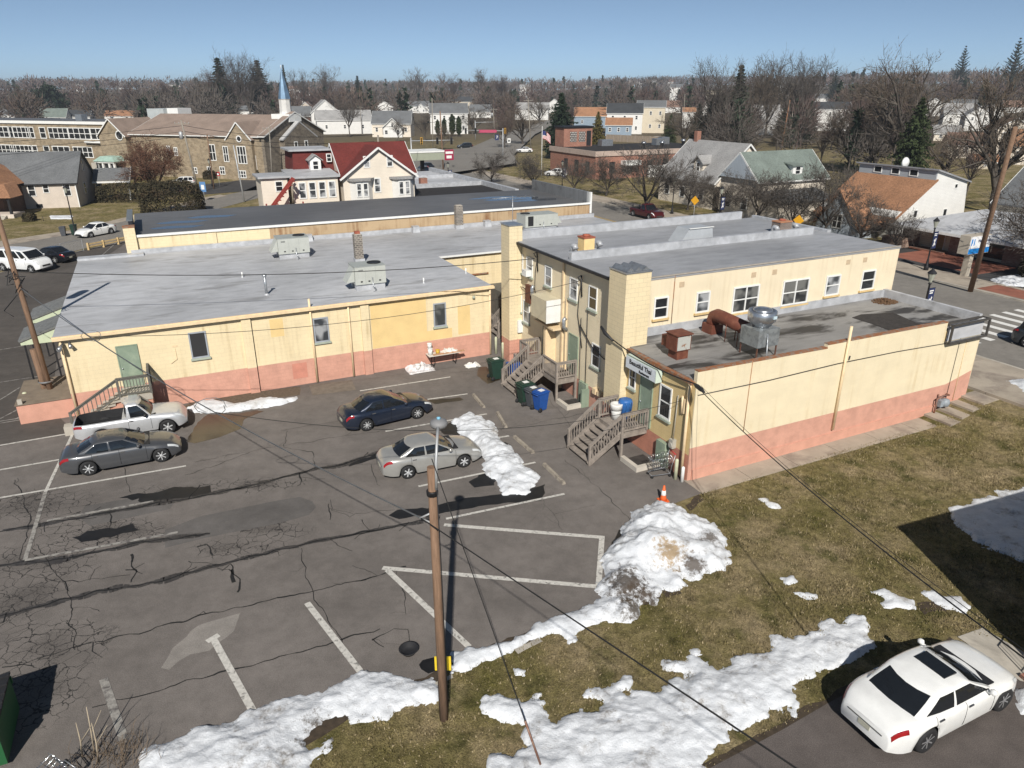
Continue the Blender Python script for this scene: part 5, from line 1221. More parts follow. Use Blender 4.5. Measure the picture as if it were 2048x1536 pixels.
PU_TOP = [(0, .92), (.01, 1.0), (.03, 1.04), (.44, 1.06), (.46, 1.05), (.70, 1.07), (.74, 1.05), (.9, .99), (.955, .92), (.985, .7), (1, .55)]
def place_px(Rp, Fp, side, Wd, sc=1.0, level=None):
    a, c = G(*Rp, level), G(*Fp, level); d = (c-a); d.z = 0; d.normalize(); left = Vector((-d.y, d.x, 0))
    m = (a+c)/2 + left*(Wd*sc/2-.1)*(1 if side == 'right' else -1); return m, math.atan2(d.y, d.x), d
def park(name, label, Rp, Fp, side, col, cat='car', **k):
    Wd = k.get('Wd', 1.8); L = k.get('L', 4.6); wb = k.get('wb', 2.7); fo = k.get('fo', .92); sc = k.get('scale', 1.0)
    m, h, d = place_px(Rp, Fp, side, Wd, sc, k.pop('level', None))
    off = (L/2-fo-wb/2)*sc; loc = m - d*off
    return car(name, label, cat, (loc.x, loc.y, gz(loc.x, loc.y) if k.pop('onz', None) is None else m.z), h, col, **k)
SK = dict(top=SED_TOP, cab=SED_CAB)
park('saloon_car', 'white saloon with dark sunroof on the driveway beside the broad snow drift', (1843, 1500), (1995, 1418), 'right', (.80, .80, .78), L=4.8, Wd=1.82, H=1.43, wb=2.85, fo=.85, wr=.35, flake=0, sunroof=True, scale=1.06, spokes=7, rimcol=pm('dark_alloy', (.34, .34, .35), .2, 8, .3, .5), **SK)
park('saloon_car', 'dark grey saloon parked beside the silver pickup', (186, 949), (320, 924), 'right', (.085, .088, .095), L=4.75, Wd=1.78, H=1.43, wb=2.85, fo=.84, wr=.335, spokes=7, **SK)
park('saloon_car', 'dark navy saloon parked nearest the long yellow wall', (735, 861), (834, 837), 'right', (.016, .024, .045), L=4.64, Wd=1.78, H=1.45, wb=2.7, fo=.95, wr=.32, spokes=8, **SK)
park('saloon_car', 'silver saloon nosed up to the long narrow snow bank', (818, 956), (926, 934), 'right', (.37, .365, .345), L=4.5, Wd=1.71, H=1.42, wb=2.535, fo=.93, wr=.305, spokes=6, **SK)
a = G(338.5, 866, 0); d = (G(372, 931, 0)-G(0, 996, 0)).normalized(); left = Vector((-d.y, d.x, 0)); loc = a-d*(4.85/2-.9)+left*.78
car('pickup_truck', 'silver pickup with empty black bed below the dark timber stair', 'pickup', (loc.x, loc.y, 0), math.atan2(d.y, d.x), (.58, .59, .605), L=4.85, Wd=1.78, H=1.74, wb=2.78, fo=.9, wr=.36, top=PU_TOP, cab=PU_CAB, belt=1.06, roofw=.78, spokes=6, kind='pickup', trim=BLACKPL, zb0=.32)
a = G(62, 546, 0); d = Vector((math.cos(R(-15)), math.sin(R(-15)), 0)); left = Vector((-d.y, d.x, 0)); loc = a-d*(5.6/2-1.0)+left*.9
car('passenger_van', 'long white passenger van in the far corner of the lot', 'van', (loc.x, loc.y, 0), R(-15), (.78, .79, .79), L=5.6, Wd=1.98, H=2.05, wb=3.25, fo=.85, wr=.36, top=[(0, .9), (.01, 1.2), (.03, 1.25), (.82, 1.24), (.88, 1.18), (.95, 1.08), (.985, .85), (1, .6)], cab=VAN_CAB, belt=1.24, roofw=.84, spokes=5, flake=0, zb0=.3)
a = G(113, 527, 0); h = R(163); d = Vector((math.cos(h), math.sin(h), 0)); left = Vector((-d.y, d.x, 0)); loc = a+d*(4.85/2-1.05)-left*.82
car('saloon_car', 'black saloon parked behind the white passenger van', 'car', (loc.x, loc.y, 0), h, (.012, .013, .017), L=4.85, Wd=1.83, H=1.45, wb=2.8, fo=.95, wr=.33, **SK)
park('saloon_car', 'white saloon driving along the side street past the bins', (221, 468), (185, 475), 'left', (.80, .80, .78), L=4.6, Wd=1.8, H=1.47, wb=2.68, fo=.93, wr=.33, flake=0, **SK)
SV = dict(top=SUV_TOP, cab=SUV_CAB, belt=1.05, kind='suv')
park('estate_car', 'white estate car on the branch road below the stone school', (379, 373), (347, 374), 'left', (.78, .78, .76), L=4.7, Wd=1.85, H=1.68, wb=2.75, fo=.9, wr=.35, flake=0, **SV)
def street_car(x, y, h, label, col, name='saloon_car', sv=False, z=Zs+.015, **k):
    p = W(x, y, z); kk = dict(L=4.6, Wd=1.8, H=1.46, wb=2.7, fo=.92, wr=.33, **SK) if not sv else dict(L=4.7, Wd=1.88, H=1.72, wb=2.75, fo=.9, wr=.36, **SV)
    kk.update(k); return car(name, label, 'car', p, h+ROT, col, **kk)
street_car(26.2, 86.5, R(-90), 'teal saloon parked at the kerb beyond the low dark roof shop', (.03, .06, .075))
street_car(33.6, 126, R(95), 'dark saloon stopped at the traffic lights nearest the shop roof', (.02, .022, .026))
street_car(30.4, 119.5, R(95), 'grey saloon waiting in the lane behind the dark saloon at the lights', (.25, .27, .28))
street_car(37.6, 55, R(-90), 'dark red pickup parked across the street behind the bare kerb tree', (.09, .012, .014), 'pickup_truck', L=5.4, Wd=1.95, H=1.8, wb=3.4, fo=.95, wr=.38, top=PU_TOP, cab=PU_CAB, belt=1.1, roofw=.70, kind='pickup', trim=BLACKPL, zb0=.35)
street_car(37.7, 38, R(-90), 'dark blue estate car parked across the street above the far roof edge', (.015, .018, .03), 'estate_car', True)
street_car(29.8, 1.9, R(-84), 'dark estate car cut by the picture edge beside the zebra crossing', (.03, .036, .045), 'estate_car', True)
p = G(930, 298); car('estate_car', 'small dark car turning at the far side of the junction', 'car', (p.x, p.y, gz(p.x, p.y)+.08), R(200), (.02, .024, .03), L=4.5, Wd=1.85, H=1.65, wb=2.7, wr=.34, **SV)
p = G(1306, 284); car('estate_car', 'white estate car parked before the plank fence behind the brick hall', 'car', (p.x, p.y, gz(p.x, p.y)), R(178), (.78, .78, .77), L=4.8, Wd=1.9, H=1.75, wb=2.8, wr=.36, flake=0, **SV)
p = G(1048, 305); car('saloon_car', 'white car parked beside the brick corner tower', 'car', (p.x, p.y, gz(p.x, p.y)+.02), R(190), (.75, .75, .75), L=4.5, Wd=1.8, H=1.45, wb=2.7, flake=0, **SK)
p = G(1112, 352); car('saloon_car', 'white car half hidden by bare trees before the brick hall', 'car', (p.x, p.y, gz(p.x, p.y)+.02), R(165), (.75, .75, .74), L=4.5, Wd=1.8, H=1.45, wb=2.7, flake=0, **SK)

# ------------------------------------------------------------------ small things in the lot
def wheel_stop(a, c, label):
    A, B = G(*a, 0), G(*c, 0); d = (B-A).normalized(); m = (A+B)/2; L = (B-A).length
    t = MB(); q = [Vector((-L/2, -.085, 0)), Vector((-L/2, .085, 0)), Vector((-L/2, .06, .12)), Vector((-L/2, -.06, .12))]; t.extr(q, (L, 0, 0))
    o = t.build('wheel_stop', CONCS, None, label, 'wheel stop', 'concrete wheel stops'); o.location = m; o.rotation_euler = (0, 0, math.atan2(d.y, d.x))
CONCS = pm('stop_concrete', (.33, .29, .235), .15, 6, .9, bump=.4, bscale=25, col2=(.22, .19, .16), col2_scale=4)
for a, c, lab in (((947, 791), (968, 816), 'concrete wheel stop farthest from the camera, level with the navy saloon'), ((995, 827), (1012, 856), 'concrete wheel stop right of the head of the snow bank'), ((1029, 875), (1066, 907), 'concrete wheel stop level with the nose of the silver saloon'), ((1088, 930), (1128, 969), 'concrete wheel stop nearest the restaurant stair and the camera')): wheel_stop(a, c, lab)
p = G(1326, 1001, 0); t = thing('traffic_cone', 'orange traffic cone with white collar by the tall dirty snow heap', 'cone', p, .3)
OR = pm('cone_orange', (.72, .13, .03), .06, 5, .55)
b = MB(); b.prism([(-.19, -.19), (.19, -.19), (.19, .19), (-.19, .19)], 0, .035); b.build('base', OR, t)
b = MB(); b.lathe((0, 0, .035), [(.15, 0), (.12, .12), (.035, .66), (.0, .665)], 16); b.build('cone', OR, t)
b = MB(); b.lathe((0, 0, .035), [(.104, .24), (.108, .245), (.078, .44), (.07, .44)], 16); b.build('collar', WHITE, t)
def wheelie_bin(x, y, rz, body, lid, label, big=False, frame=True, sticker=None):
    loc = W(x, y, 0) if frame else Vector((x, y, gz(x, y)))
    t = thing('wheeled_bin', label, 'bin', loc, rz, 'wheeled bins'); s = 1.12 if big else 1.0
    b = MB(); lo = [(-.22*s, -.25*s), (.22*s, -.25*s), (.22*s, .2*s), (-.22*s, .2*s)]; hi = [(-.29*s, -.35*s), (.29*s, -.35*s), (.29*s, .34*s), (-.29*s, .34*s)]
    l = [b.bm.verts.new((*q, .05)) for q in lo]; h = [b.bm.verts.new((*q, 1.0*s)) for q in hi]
    for i in range(4): b._f([l[i], l[(i+1) % 4], h[(i+1) % 4], h[i]])
    b._f(l[::-1]); b._f(h); b.build('body', body, t)
    b = MB(); b.prism([(-.32*s, -.39*s), (.32*s, -.39*s), (.32*s, .36*s), (-.32*s, .36*s)], 1.0*s+.002, 1.05*s); b.prism([(-.25*s, -.3*s), (.25*s, -.3*s), (.25*s, .28*s), (-.25*s, .28*s)], 1.051*s, 1.09*s); b.tube([(-.25*s, .41*s, .97*s), (.25*s, .41*s, .97*s)], .02, 6); b.build('lid', lid, t)
    if sticker: b = MB(); b.box(-.14, -.2, 1.091*s, .14, .1, 1.096*s); b.build('sticker', sticker, t)
    for sx in (-1, 1): b = MB(); b.lathe((sx*.27*s, .24*s, .12), [(.02, -.03), (.12, -.03), (.12, .03), (.02, .03)], 12, axis='x'); b.build('wheel', RUBBER, t)
DG = pm('bin_green', (.018, .045, .032), .15, 4, .5); DGY = pm('bin_grey', (.075, .08, .09), .12, 4, .5); BLU = pm('bin_blue', (.015, .075, .30), .1, 4, .5)
wheelie_bin(-2.45, 10.35, ROT+R(95), DG, DG, 'dark green bin with white lid label, tallest of the row beside the two-door deck', True, sticker=WHITE)
wheelie_bin(-2.28, 9.78, ROT+R(100), DGY, DGY, 'grey bin between the green and blue bins', sticker=WHITE)
wheelie_bin(-2.1, 9.25, ROT+R(105), BLU, BLU, 'blue bin with white stencil at the end of the row', sticker=WHITE)
wheelie_bin(-2.35, 14.3, ROT+R(90), DG, DG, 'dark green bin standing alone beyond the two-door stair', True, sticker=WHITE)
wheelie_bin(-1.5, 13.6, ROT+R(90), BLU, BLU, 'blue bin seen through the stair balusters')
p = G(128, 472); wheelie_bin(p.x, p.y, R(20), DGY, DGY, 'dark grey bin at the side street kerb', frame=False); p = G(150, 470); wheelie_bin(p.x, p.y, R(20), DG, DG, 'big dark green bin by the lamp post in front of the white car', True, frame=False)
b = MB(); sx = MB()
def bollard(x, y, h, label, r=.08, mat=None):
    b = MB(); b.lathe((0, 0, 0), [(r, -.1), (r, h-.05), (r*.7, h), (0.01, h+.02)], 12); o = b.build('bollard', mat or pm('bollard_cream', (.50, .51, .36), .12, 5, .6), None, label, 'bollard', 'pale bollards'); o.location = W(x, y)
bollard(-.32, .32, .95, 'pale bollard at the near corner of the annexe'); bollard(-.2, .02, .7, 'short white pipe beside the annexe corner bollard', .075, WHITE)
bollard(-.5, 18.2, 1.1, 'pale bollard left of the alley mouth'); bollard(-.45, 17.3, 1.0, 'pale bollard beside the salmon foot of the alley chimney')
bollard(-26.0, 20.6, 1.1, 'pale bollard at the corner of the salmon platform', .12)
# folding table with paint buckets against the long wall
t = fthing('folding_table', 'white folding table against the salmon wall', 'table', -4.2, 17.8)
b = MB(); b.box(-5.2, 17.5, .71, -3.2, 18.15, .75); b.build('table_top', pm('table_white', (.62, .58, .52), .1, 3, .6), t)
for x in (-4.9, -3.5): b = MB(); b.beam((x, 17.6, 0), (x+.08, 17.6, .71), .03, .03); b.beam((x, 18.05, 0), (x+.08, 18.05, .71), .03, .03); b.beam((x, 17.6, .1), (x, 18.05, .1), .03, .03); b.build('leg', DARKMETAL, t)
t = fthing('timber_plank', 'bare timber plank lying along the front of the folding table', 'plank', -4, 17.6, .75); b = MB(); b.box(-4.9, 17.52, .752, -2.9, 17.72, .80); b.build('board', wood('new_timber', (.42, .25, .15)), t)
def bucket(x, y, z, r, h, label, mat=WHITE, name='bucket', lid=True):
    t = fthing(name, label, 'bucket', x, y, z, 'plastic buckets'); b = MB(); b.lathe((x, y, z), [(r*.85, 0), (r, h), (r*.96, h), (r*.8, .03), (.01, .03)], 14); b.build('body', mat, t)
    if lid: b = MB(); b.lathe((x, y, z+h), [(r*1.05, -.03), (r*1.05, .015), (.01, .02)], 14); b.build('lid', mat, t)
bucket(-5.0, 17.85, .752, .15, .38, 'white bucket at the end of the folding table'); bucket(-5.02, 17.87, 1.16, .14, .3, 'second white bucket stacked on top of the first'); bucket(-4.55, 17.8, .752, .13, .25, 'yellow bottle on the folding table', pm('bottle_yellow', (.6, .40, .06), .1, 6, .5), 'bottle')
t = fthing('plastic_sheet', 'heap of clear plastic sheet on the folding table', 'plastic sheet', -3.8, 17.85, .76)
def crumple(x0, y0, x1, y1, z, h, seed, n=14):
    b = MB(); g = []
    for i in range(n):
        g.append([])
        for j in range(n):
            u, v = i/(n-1), j/(n-1); e = min(u, 1-u, v, 1-v)*4; k = noise.fractal(Vector((u*4, v*4, seed)), 1, 2, 4)
            g[-1].append(b.bm.verts.new((x0+(x1-x0)*u+.12*noise.noise(Vector((u*5, v*5, seed+3))), y0+(y1-y0)*v+.12*noise.noise(Vector((u*5, v*5, seed+7))), z+h*min(1, e)*max(0.05, .5+.8*k))))
    for i in range(n-1):
        for j in range(n-1): b._f([g[i][j], g[i+1][j], g[i+1][j+1], g[i][j+1]])
    return b
crumple(-4.3, 17.6, -3.3, 18.1, .76, .3, 2).build('sheet', pm('pale_plastic', (.66, .63, .58), .1, 5, .4), t)
t = fthing('dust_sheet', 'crumpled white dust sheet on the asphalt left of the folding table', 'dust sheet', -5.6, 17.4); crumple(-6.6, 17.0, -5.0, 18.1, .02, .45, 5, 18).build('sheet', pm('dust_sheet_white', (.62, .60, .60), .1, 4, .7), t)
bucket(-6.0, 17.3, .15, .16, .33, 'white bucket standing on the crumpled dust sheet')
t = fthing('plastic_bag', 'white plastic bag lying by the brown puddle near the alley', 'bag', -2.2, 17.2); p = to_frame(G(945, 732, 0)); BASE[t.name] = Vector((p.x, p.y, 0)); t.location = W(p.x, p.y)
crumple(p.x-.45, p.y-.3, p.x+.45, p.y+.3, .02, .25, 8, 12).build('bag', pm('bag_white', (.7, .69, .66), .06, 5, .5), t)
for x, y, lab in ((.7, 18.7, 'white board lying in the alley mouth'), (1.3, 19.8, 'smaller white board lying deeper in the alley')):
    t = fthing('white_board', lab, 'board', x, y, 0, 'boards on the alley floor'); b = MB(); b.prism([(x-.4, y-.25), (x+.35, y-.35), (x+.45, y+.2), (x-.2, y+.35)], .01, .04); b.build('panel', WHITE, t)
t = fthing('waste_bin', 'round white bin with a bag over its rim on the restaurant deck', 'bin', -.75, 4.45, 1.25); b = MB(); b.lathe((-.75, 4.35, 1.25), [(.2, 0), (.27, .75), (.24, .75), (.2, .2), (.01, .2)], 16); b.build('body', WHITE, t)
b = MB(); b.lathe((-.75, 4.35, 1.25), [(.285, .5), (.29, .7), (.29, .77), (.25, .78), (.15, .72), (.01, .7)], 14); b.build('bag_liner', pm('bag_white', (.7, .69, .66), .06, 5, .5), t)
t = fthing('waste_bin', 'big blue bin with crinkled liner against the annexe wall on the restaurant deck', 'bin', -.3, 4.25, 1.25); b = MB(); b.lathe((-.3, 4.3, 1.25), [(.24, 0), (.30, .8), (.31, .9), (.2, .95), (.01, .9)], 16); b.build('body', pm('bin_bright_blue', (.03, .13, .38), .15, 5, .45), t)
b = MB()
for k in range(9): a = k*.7; b.tube([(-.3+.31*math.cos(a), 4.3+.31*math.sin(a), 2.1), (-.3+.325*math.cos(a+.2), 4.3+.325*math.sin(a+.2), 1.9), (-.3+.29*math.cos(a-.1), 4.3+.29*math.sin(a-.1), 1.6)], .02, 4)
b.build('bag_folds', pm('bin_bright_blue', (.03, .13, .38), .15, 5, .45), t)
t = fthing('condenser', 'small grey condenser unit between the alley chimney and the two-door deck', 'air conditioner', -.2, 15.4, 0); b = MB(); b.box(-.5, 15.0, 0, .2, 15.7, .8); b.build('casing', GALV, t); b = MB(); b.lathe((-.15, 15.35, .8), [(.28, 0), (.28, .03), (.02, .04)], 12); b.build('fan_grille', rusty('rust_grille', (.2, .1, .07)), t)
def cart(loc, rz, label, tip=0):
    t = thing('shopping_cart', label, 'shopping cart', loc, rz, 'shopping carts')
    def wire(b, pts, r=.009): b.tube(pts, r, 5)
    b = MB()
    for z, s in ((.95, 1.0), (.72, .93), (.52, .86)):
        wire(b, [(-.45*s, -.28*s, z), (.45*s, -.22*s, z-.06), (.45*s, .22*s, z-.06), (-.45*s, .28*s, z), (-.45*s, -.28*s, z)], .012)
    for i in range(9):
        x = -.43+i*.108
        for sy in (-1, 1): wire(b, [(x, sy*.27, .93), (x*.88, sy*.23, .5)])
        wire(b, [(x*.88, -.23, .5), (x*.88, .23, .5)])
    for j in range(5): wire(b, [(.45, -.2+j*.1, .9), (.39, -.18+j*.09, .48)]); wire(b, [(-.45, -.24+j*.12, .95), (-.39, -.2+j*.1, .5)])
    b.build('basket', CHROME, t)
    b = MB()
    for sy in (-1, 1): wire(b, [(-.55, sy*.27, 1.02), (-.42, sy*.26, .5), (-.38, sy*.26, .16), (.45, sy*.2, .13)], .016)
    wire(b, [(-.38, -.26, .16), (-.38, .26, .16)], .014); wire(b, [(.45, -.2, .13), (.45, .2, .13)], .014); b.build('frame', GALV, t)
    b = MB(); b.tube([(-.57, -.27, 1.03), (-.57, .27, 1.03)], .024, 7); b.build('handle', pm('red_plastic', (.45, .03, .04), .1, 5, .5), t)
    for x, y in ((-.38, -.26), (-.38, .26), (.43, -.2), (.43, .2)): b = MB(); b.lathe((x, y, .065), [(.01, -.02), (.065, -.02), (.065, .02), (.01, .02)], 10, axis='y'); b.build('caster', RUBBER, t)
    return t
p = G(1318, 950, 0); cart(p, ROT+R(170), 'wire shopping cart with red handle parked at the annexe cellar door')
p = G(118, 1575, 0); c = cart(p+Vector((0, 0, .1)), R(60), 'wire shopping cart with red handle half sunk in snow by the dumpster'); c.rotation_euler = (R(20), R(-25), R(60))
p = G(818, 1304, 0); b = MB(); b.lathe((0, 0, 0), [(.2, 0.0), (.27, .12), (.30, .14), (.27, .14), (.2, .03), (.01, .03)], 20); o = b.build('black_tub', BLACKPL, None, 'small round black tub on the asphalt left of the lamp pole', 'tub'); o.location = p
# green dumpster in the near left corner
p = G(36, 1530, 0); t = thing('dumpster', 'green steel dumpster with ribbed black lid in the near corner of the lot', 'dumpster', (-13.4, 13.35, 0), R(-65))
DGN = rusty('dumpster_green', (.018, .10, .035), (.05, .05, .03), .62, .75, 0, .5, 3)
b = MB(); b.extr([(-.95, -.85, .12), (.95, -.85, .12), (.95, -.85, 1.15), (-.95, -.85, 1.15)], (0, 1.6, 0)); b.build('body', DGN, t)
b = MB()
for x in (-.97, .97): b.box(x-.03, -.88, .95, x+.03, .78, 1.16)
b.box(-.95, -.9, 1.05, .95, -.86, 1.16); b.build('rim', DGN, t)
b = MB(); b.extr([(-.95, -.9, 1.17), (.95, -.9, 1.17), (.95, -.9, 1.22), (-.95, -.9, 1.22)], (0, 1.7, .12)); l = b.build('lid', BLACKPL, t)
b = MB()
for i in range(6): b.beam((-.8+i*.32, -.9, 1.24), (-.8+i*.32, .8, 1.36), .07, .035)
b.build('lid_rib', BLACKPL, l)
for x in (-.7, .7): b = MB(); b.lathe((x, -.5, .07), [(.01, -.03), (.09, -.03), (.09, .03), (.01, .03)], 8, axis='y'); b.build('caster', RUBBER, t)
# neighbour's house at the frame edge: its wall, steps and iron rail
cb = G(2046, 1312, 0); ap = G(1790, 1055, 0); hh = (ap.y-cb.y)/1.257
d2 = G(2048, 983, 0)-ap; d2.normalize(); nrm = Vector((d2.y, -d2.x, 0))
t = thing('neighbour_house', 'grey sided house at the picture edge that throws the dark shadow on the lawn', 'house', cb, math.atan2(d2.y, d2.x))
b = MB(); b.box(.0, -9, -.1, 12, .0, hh-.15); b.build('wall', siding('taupe_siding', (.30, .27, .24), .2), t)
b = MB(); b.extr([(-.3, .25, hh-.2), (-.3, -9.25, hh-.2), (-.3, -4.5, hh+2.6)], (12.6, 0, 0)) if False else b.box(-.05, -9.1, hh-.148, 12.1, .1, hh); b.build('roof', shingle('dark_shingle', (.07, .068, .065)), t)
win(t, (1.2, 0, 1.2), FX, FY, 1, 1.4)
t2 = thing('entrance_steps', 'brick and concrete entrance steps with black iron rail by the white saloon', 'steps', G(2030, 1318, 0), math.atan2(d2.y, d2.x)+R(-8))
for i in range(4): b = MB(); b.box(-.35+.30*i, -2.3, -.05, .95+.3*i, -.75, .17*(i+1)); b.build('step', CONC, t2)
b = MB(); b.box(-.5, -2.5, -.05, -.36, -.6, .12); b.build('brick_kerb', brick_wall('red_brick', (.26, .10, .07), (.32, .14, .10), (.3, .25, .2)), t2)
for y in (-.72,):
    b = MB(); b.tube([(-.3, y, .1), (-.3, y, 1.05), (1.3, y, 1.75)], .022, 6); b.tube([(-.3, y, .25), (1.3, y, .9)], .016, 5)
    for i in range(12): x = -.2+i*.125; b.tube([(x, y, .25+i*.05), (x, y, 1.07+i*.055)], .009, 4)
    b.build('iron_rail', DARKMETAL, t2)
sheet('concrete_pad', [(1915, 1274), (1965, 1256), (2048, 1305), (2120, 1380), (2040, 1362)], CONC, .012)
b = MB(); q = Vector((0, 0, 0)); b.box(-.22, -.02, .35, .22, .02, .8); b.build('yellow_board', pm('marker_yellow', (.72, .52, .03), .06, 5, .5), None, 'small yellow board fixed behind the foot of the lamp pole', 'board').location = W(-13.78, -7.23) + Vector((-.05, .75, .55))
# ------------------------------------------------------------------ neighbouring buildings
def FPy(u, v, y0):
    d = ray(u, v); n = BX; o = Vector((0, 0, CAM_H)); t = (y0-(o-ORG).dot(n))/d.dot(n); p = o+d*t; return (p-ORG).dot(AX), p.z
def FPx(u, v, x0):
    d = ray(u, v); n = AX; o = Vector((0, 0, CAM_H)); t = (x0-(o-ORG).dot(n))/d.dot(n); p = o+d*t; return (p-ORG).dot(BX), p.z
def body(par, x0, y0, x1, y1, z0, ze, zr, ridge, wm, rm, ov=.35, gm=None, hipin=None, roof_label=None):
    """walls with gables and a pitched roof of two (or four) thick slopes"""
    b = MB()
    if ridge == 'x':
        ym = (y0+y1)/2; b.extr([(x0, y0, z0), (x0, y1, z0), (x0, y1, ze), (x0, ym, zr-.04), (x0, y0, ze)], (x1-x0, 0, 0))
    elif ridge == 'y':
        xm = (x0+x1)/2; b.extr([(x0, y0, z0), (x1, y0, z0), (x1, y0, ze), (xm, y0, zr-.04), (x0, y0, ze)], (0, y1-y0, 0))
    else: b.box(x0, y0, z0, x1, y1, ze)
    w = b.build('wall', wm, par)
    b = MB(); th = .14
    if ridge in 'xy' and ridge != 'flat':
        if ridge == 'x':
            ym = (y0+y1)/2; sl = (zr-ze)/(ym-y0); e = ze-ov*sl
            P = [(x0-ov, y0-ov, e), (x0-ov, ym, zr), (x0-ov, y1+ov, e), (x0-ov, y1+ov, e+th), (x0-ov, ym, zr+th), (x0-ov, y0-ov, e+th)]; b.extr(P, (x1-x0+2*ov, 0, 0))
        else:
            xm = (x0+x1)/2; sl = (zr-ze)/(xm-x0); e = ze-ov*sl
            P = [(x0-ov, y0-ov, e), (xm, y0-ov, zr), (x1+ov, y0-ov, e), (x1+ov, y0-ov, e+th), (xm, y0-ov, zr+th), (x0-ov, y0-ov, e+th)]; b.extr(P, (0, y1-y0+2*ov, 0))
    elif ridge == 'hip':
        k = hipin if hipin is not None else min(x1-x0, y1-y0)/2
        c = [b.bm.verts.new(p) for p in ((x0-ov, y0-ov, ze), (x1+ov, y0-ov, ze), (x1+ov, y1+ov, ze), (x0-ov, y1+ov, ze))]
        if x1-x0 >= y1-y0: r = [b.bm.verts.new(p) for p in ((x0+k, (y0+y1)/2, zr), (x1-k, (y0+y1)/2, zr))]; F = [(c[0], c[1], r[1], r[0]), (c[1], c[2], r[1]), (c[2], c[3], r[0], r[1]), (c[3], c[0], r[0])]
        else: r = [b.bm.verts.new(p) for p in (((x0+x1)/2, y0+k, zr), ((x0+x1)/2, y1-k, zr))]; F = [(c[0], c[1], r[0]), (c[1], c[2], r[1], r[0]), (c[2], c[3], r[1]), (c[3], c[0], r[0], r[1])]
        for f in F: b._f(f)
        b._f(c[::-1])
    else: b.box(x0-ov, y0-ov, ze+.002, x1+ov, y1+ov, ze+.2)
    r = b.build('roof', rm, par, label=roof_label)
    if ridge in ('x', 'y'):
        b = MB()
        if ridge == 'x':
            for xx in (x0-ov-.03, x1+ov+.03):
                for yy in (y0-ov, y1+ov): b.beam((xx, yy, e+.04), (xx, ym, zr+.04), .05, .2)
            b.beam((x0-ov, y0-ov-.03, e+.04), (x1+ov, y0-ov-.03, e+.04), .05, .16)
        else:
            for yy in (y0-ov-.03, y1+ov+.03):
                for xx in (x0-ov, x1+ov): b.beam((xx, yy, e+.04), (xm, yy, zr+.04), .05, .2)
        b.build('barge_board', gm or WHITE, r)
    return w, r
def wins(par, face, plane, items, fm=None, gmat=None, mz=1, fw=.09):
    """items: (position along the wall, sill height, width, height[, vertical bars])"""
    for it in items:
        s, z, w, h = it[:4]; mx = it[4] if len(it) > 4 else 0
        o, u, n = {'-y': ((s, plane, z), FX, -FY), '+y': ((s+w, plane, z), -FX, FY), '-x': ((plane, s+w, z), -FY, -FX), '+x': ((plane, s, z), FY, FX)}[face]
        win(par, o, u, n, w, h, fm, gmat or GLASS, fw, mx, mz, False, None, .06)
SH_GREY = shingle('shingle_grey', (.13, .135, .14)); SH_LGREY = shingle('shingle_light_grey', (.29, .285, .28)); SH_BROWN = shingle('shingle_brown', (.20, .125, .095), .2)
SH_RED = shingle('shingle_red', (.125, .024, .02)); SH_TAN = shingle('shingle_orange_brown', (.30, .155, .085), .35); SH_GREEN = shingle('shingle_green_grey', (.155, .185, .165)); SH_DARK = shingle('shingle_dark', (.045, .048, .052)); SH_TAUPE = shingle('shingle_taupe', (.25, .19, .155), .15)
W_WHITE = siding('white_siding', (.76, .75, .72)); W_CREAM = siding('cream_siding', (.78, .70, .59)); W_BLUE = siding('blue_grey_siding', (.26, .33, .40)); W_BEIGE = siding('beige_siding', (.62, .55, .43), .2); W_GREYV = siding('grey_board', (.42, .47, .52), .28, True); W_STUCCO = pm('stucco_beige', (.56, .49, .42), .08, 1.2, .85)
STONE = brick_wall('field_stone', (.215, .165, .105), (.30, .235, .16), (.32, .27, .20), .5, .24, .025, .3); STONE_D = brick_wall('dark_field_stone', (.12, .098, .075), (.20, .165, .125), (.24, .21, .17), .5, .24, .03, .3)
BRICK = brick_wall('red_brick_wall', (.25, .085, .055), (.33, .125, .08), (.32, .24, .19), .24, .09, .012, .2)
COPPER = pm('copper_green', (.30, .42, .36), .12, 2, .5); STEEPLE = pm('steeple_blue_metal', (.19, .29, .40), .25, .8, .3, .55)
# ---- stone school and church
e1 = Vector((28, -9.3, 0)).normalized(); rot1 = math.atan2(e1.y, e1.x); N0 = Vector((-75.5, 150, 0))
sch = thing('stone_school', 'long brown stone school and church with white steeple and taupe roof', 'school', N0, rot1)
def SP(u, v, y0=0.0):
    nn = Vector((-e1.y, e1.x, 0)); d = ray(u, v); o = Vector((0, 0, CAM_H)); t = (y0-(o-N0).dot(nn))/d.dot(nn); p = o+d*t; return (p-N0).dot(e1), p.z
body(sch, 0, 0, 30.9, 19, -.5, 7.9, 11.3, 'x', STONE, SH_TAUPE, .4)
body(sch, -6.6, -1.2, -.02, 9, -.5, 7.6, 10.6, 'y', STONE, SH_TAUPE, .3)
b = MB(); b.box(-60, 1.5, -.5, -6.62, 16, 9.7); b.build('wall', STONE, sch, label='flat roofed classroom wing')
b = MB(); b.box(-60.2, 1.3, 9.702, -6.5, 16.2, 9.95); b.build('roof', DARKR, sch); b = MB(); b.box(-60.25, 1.22, 9.45, -6.65, 1.45, 10.0); b.build('roof_edge', WHITE, sch)
gx0, gx1 = SP(456, 300, -.8)[0], SP(504, 300, -.8)[0]
body(sch, gx0, -.8, gx1, 8, -.5, 7.4, 10.3, 'y', STONE, SH_TAUPE, .25)
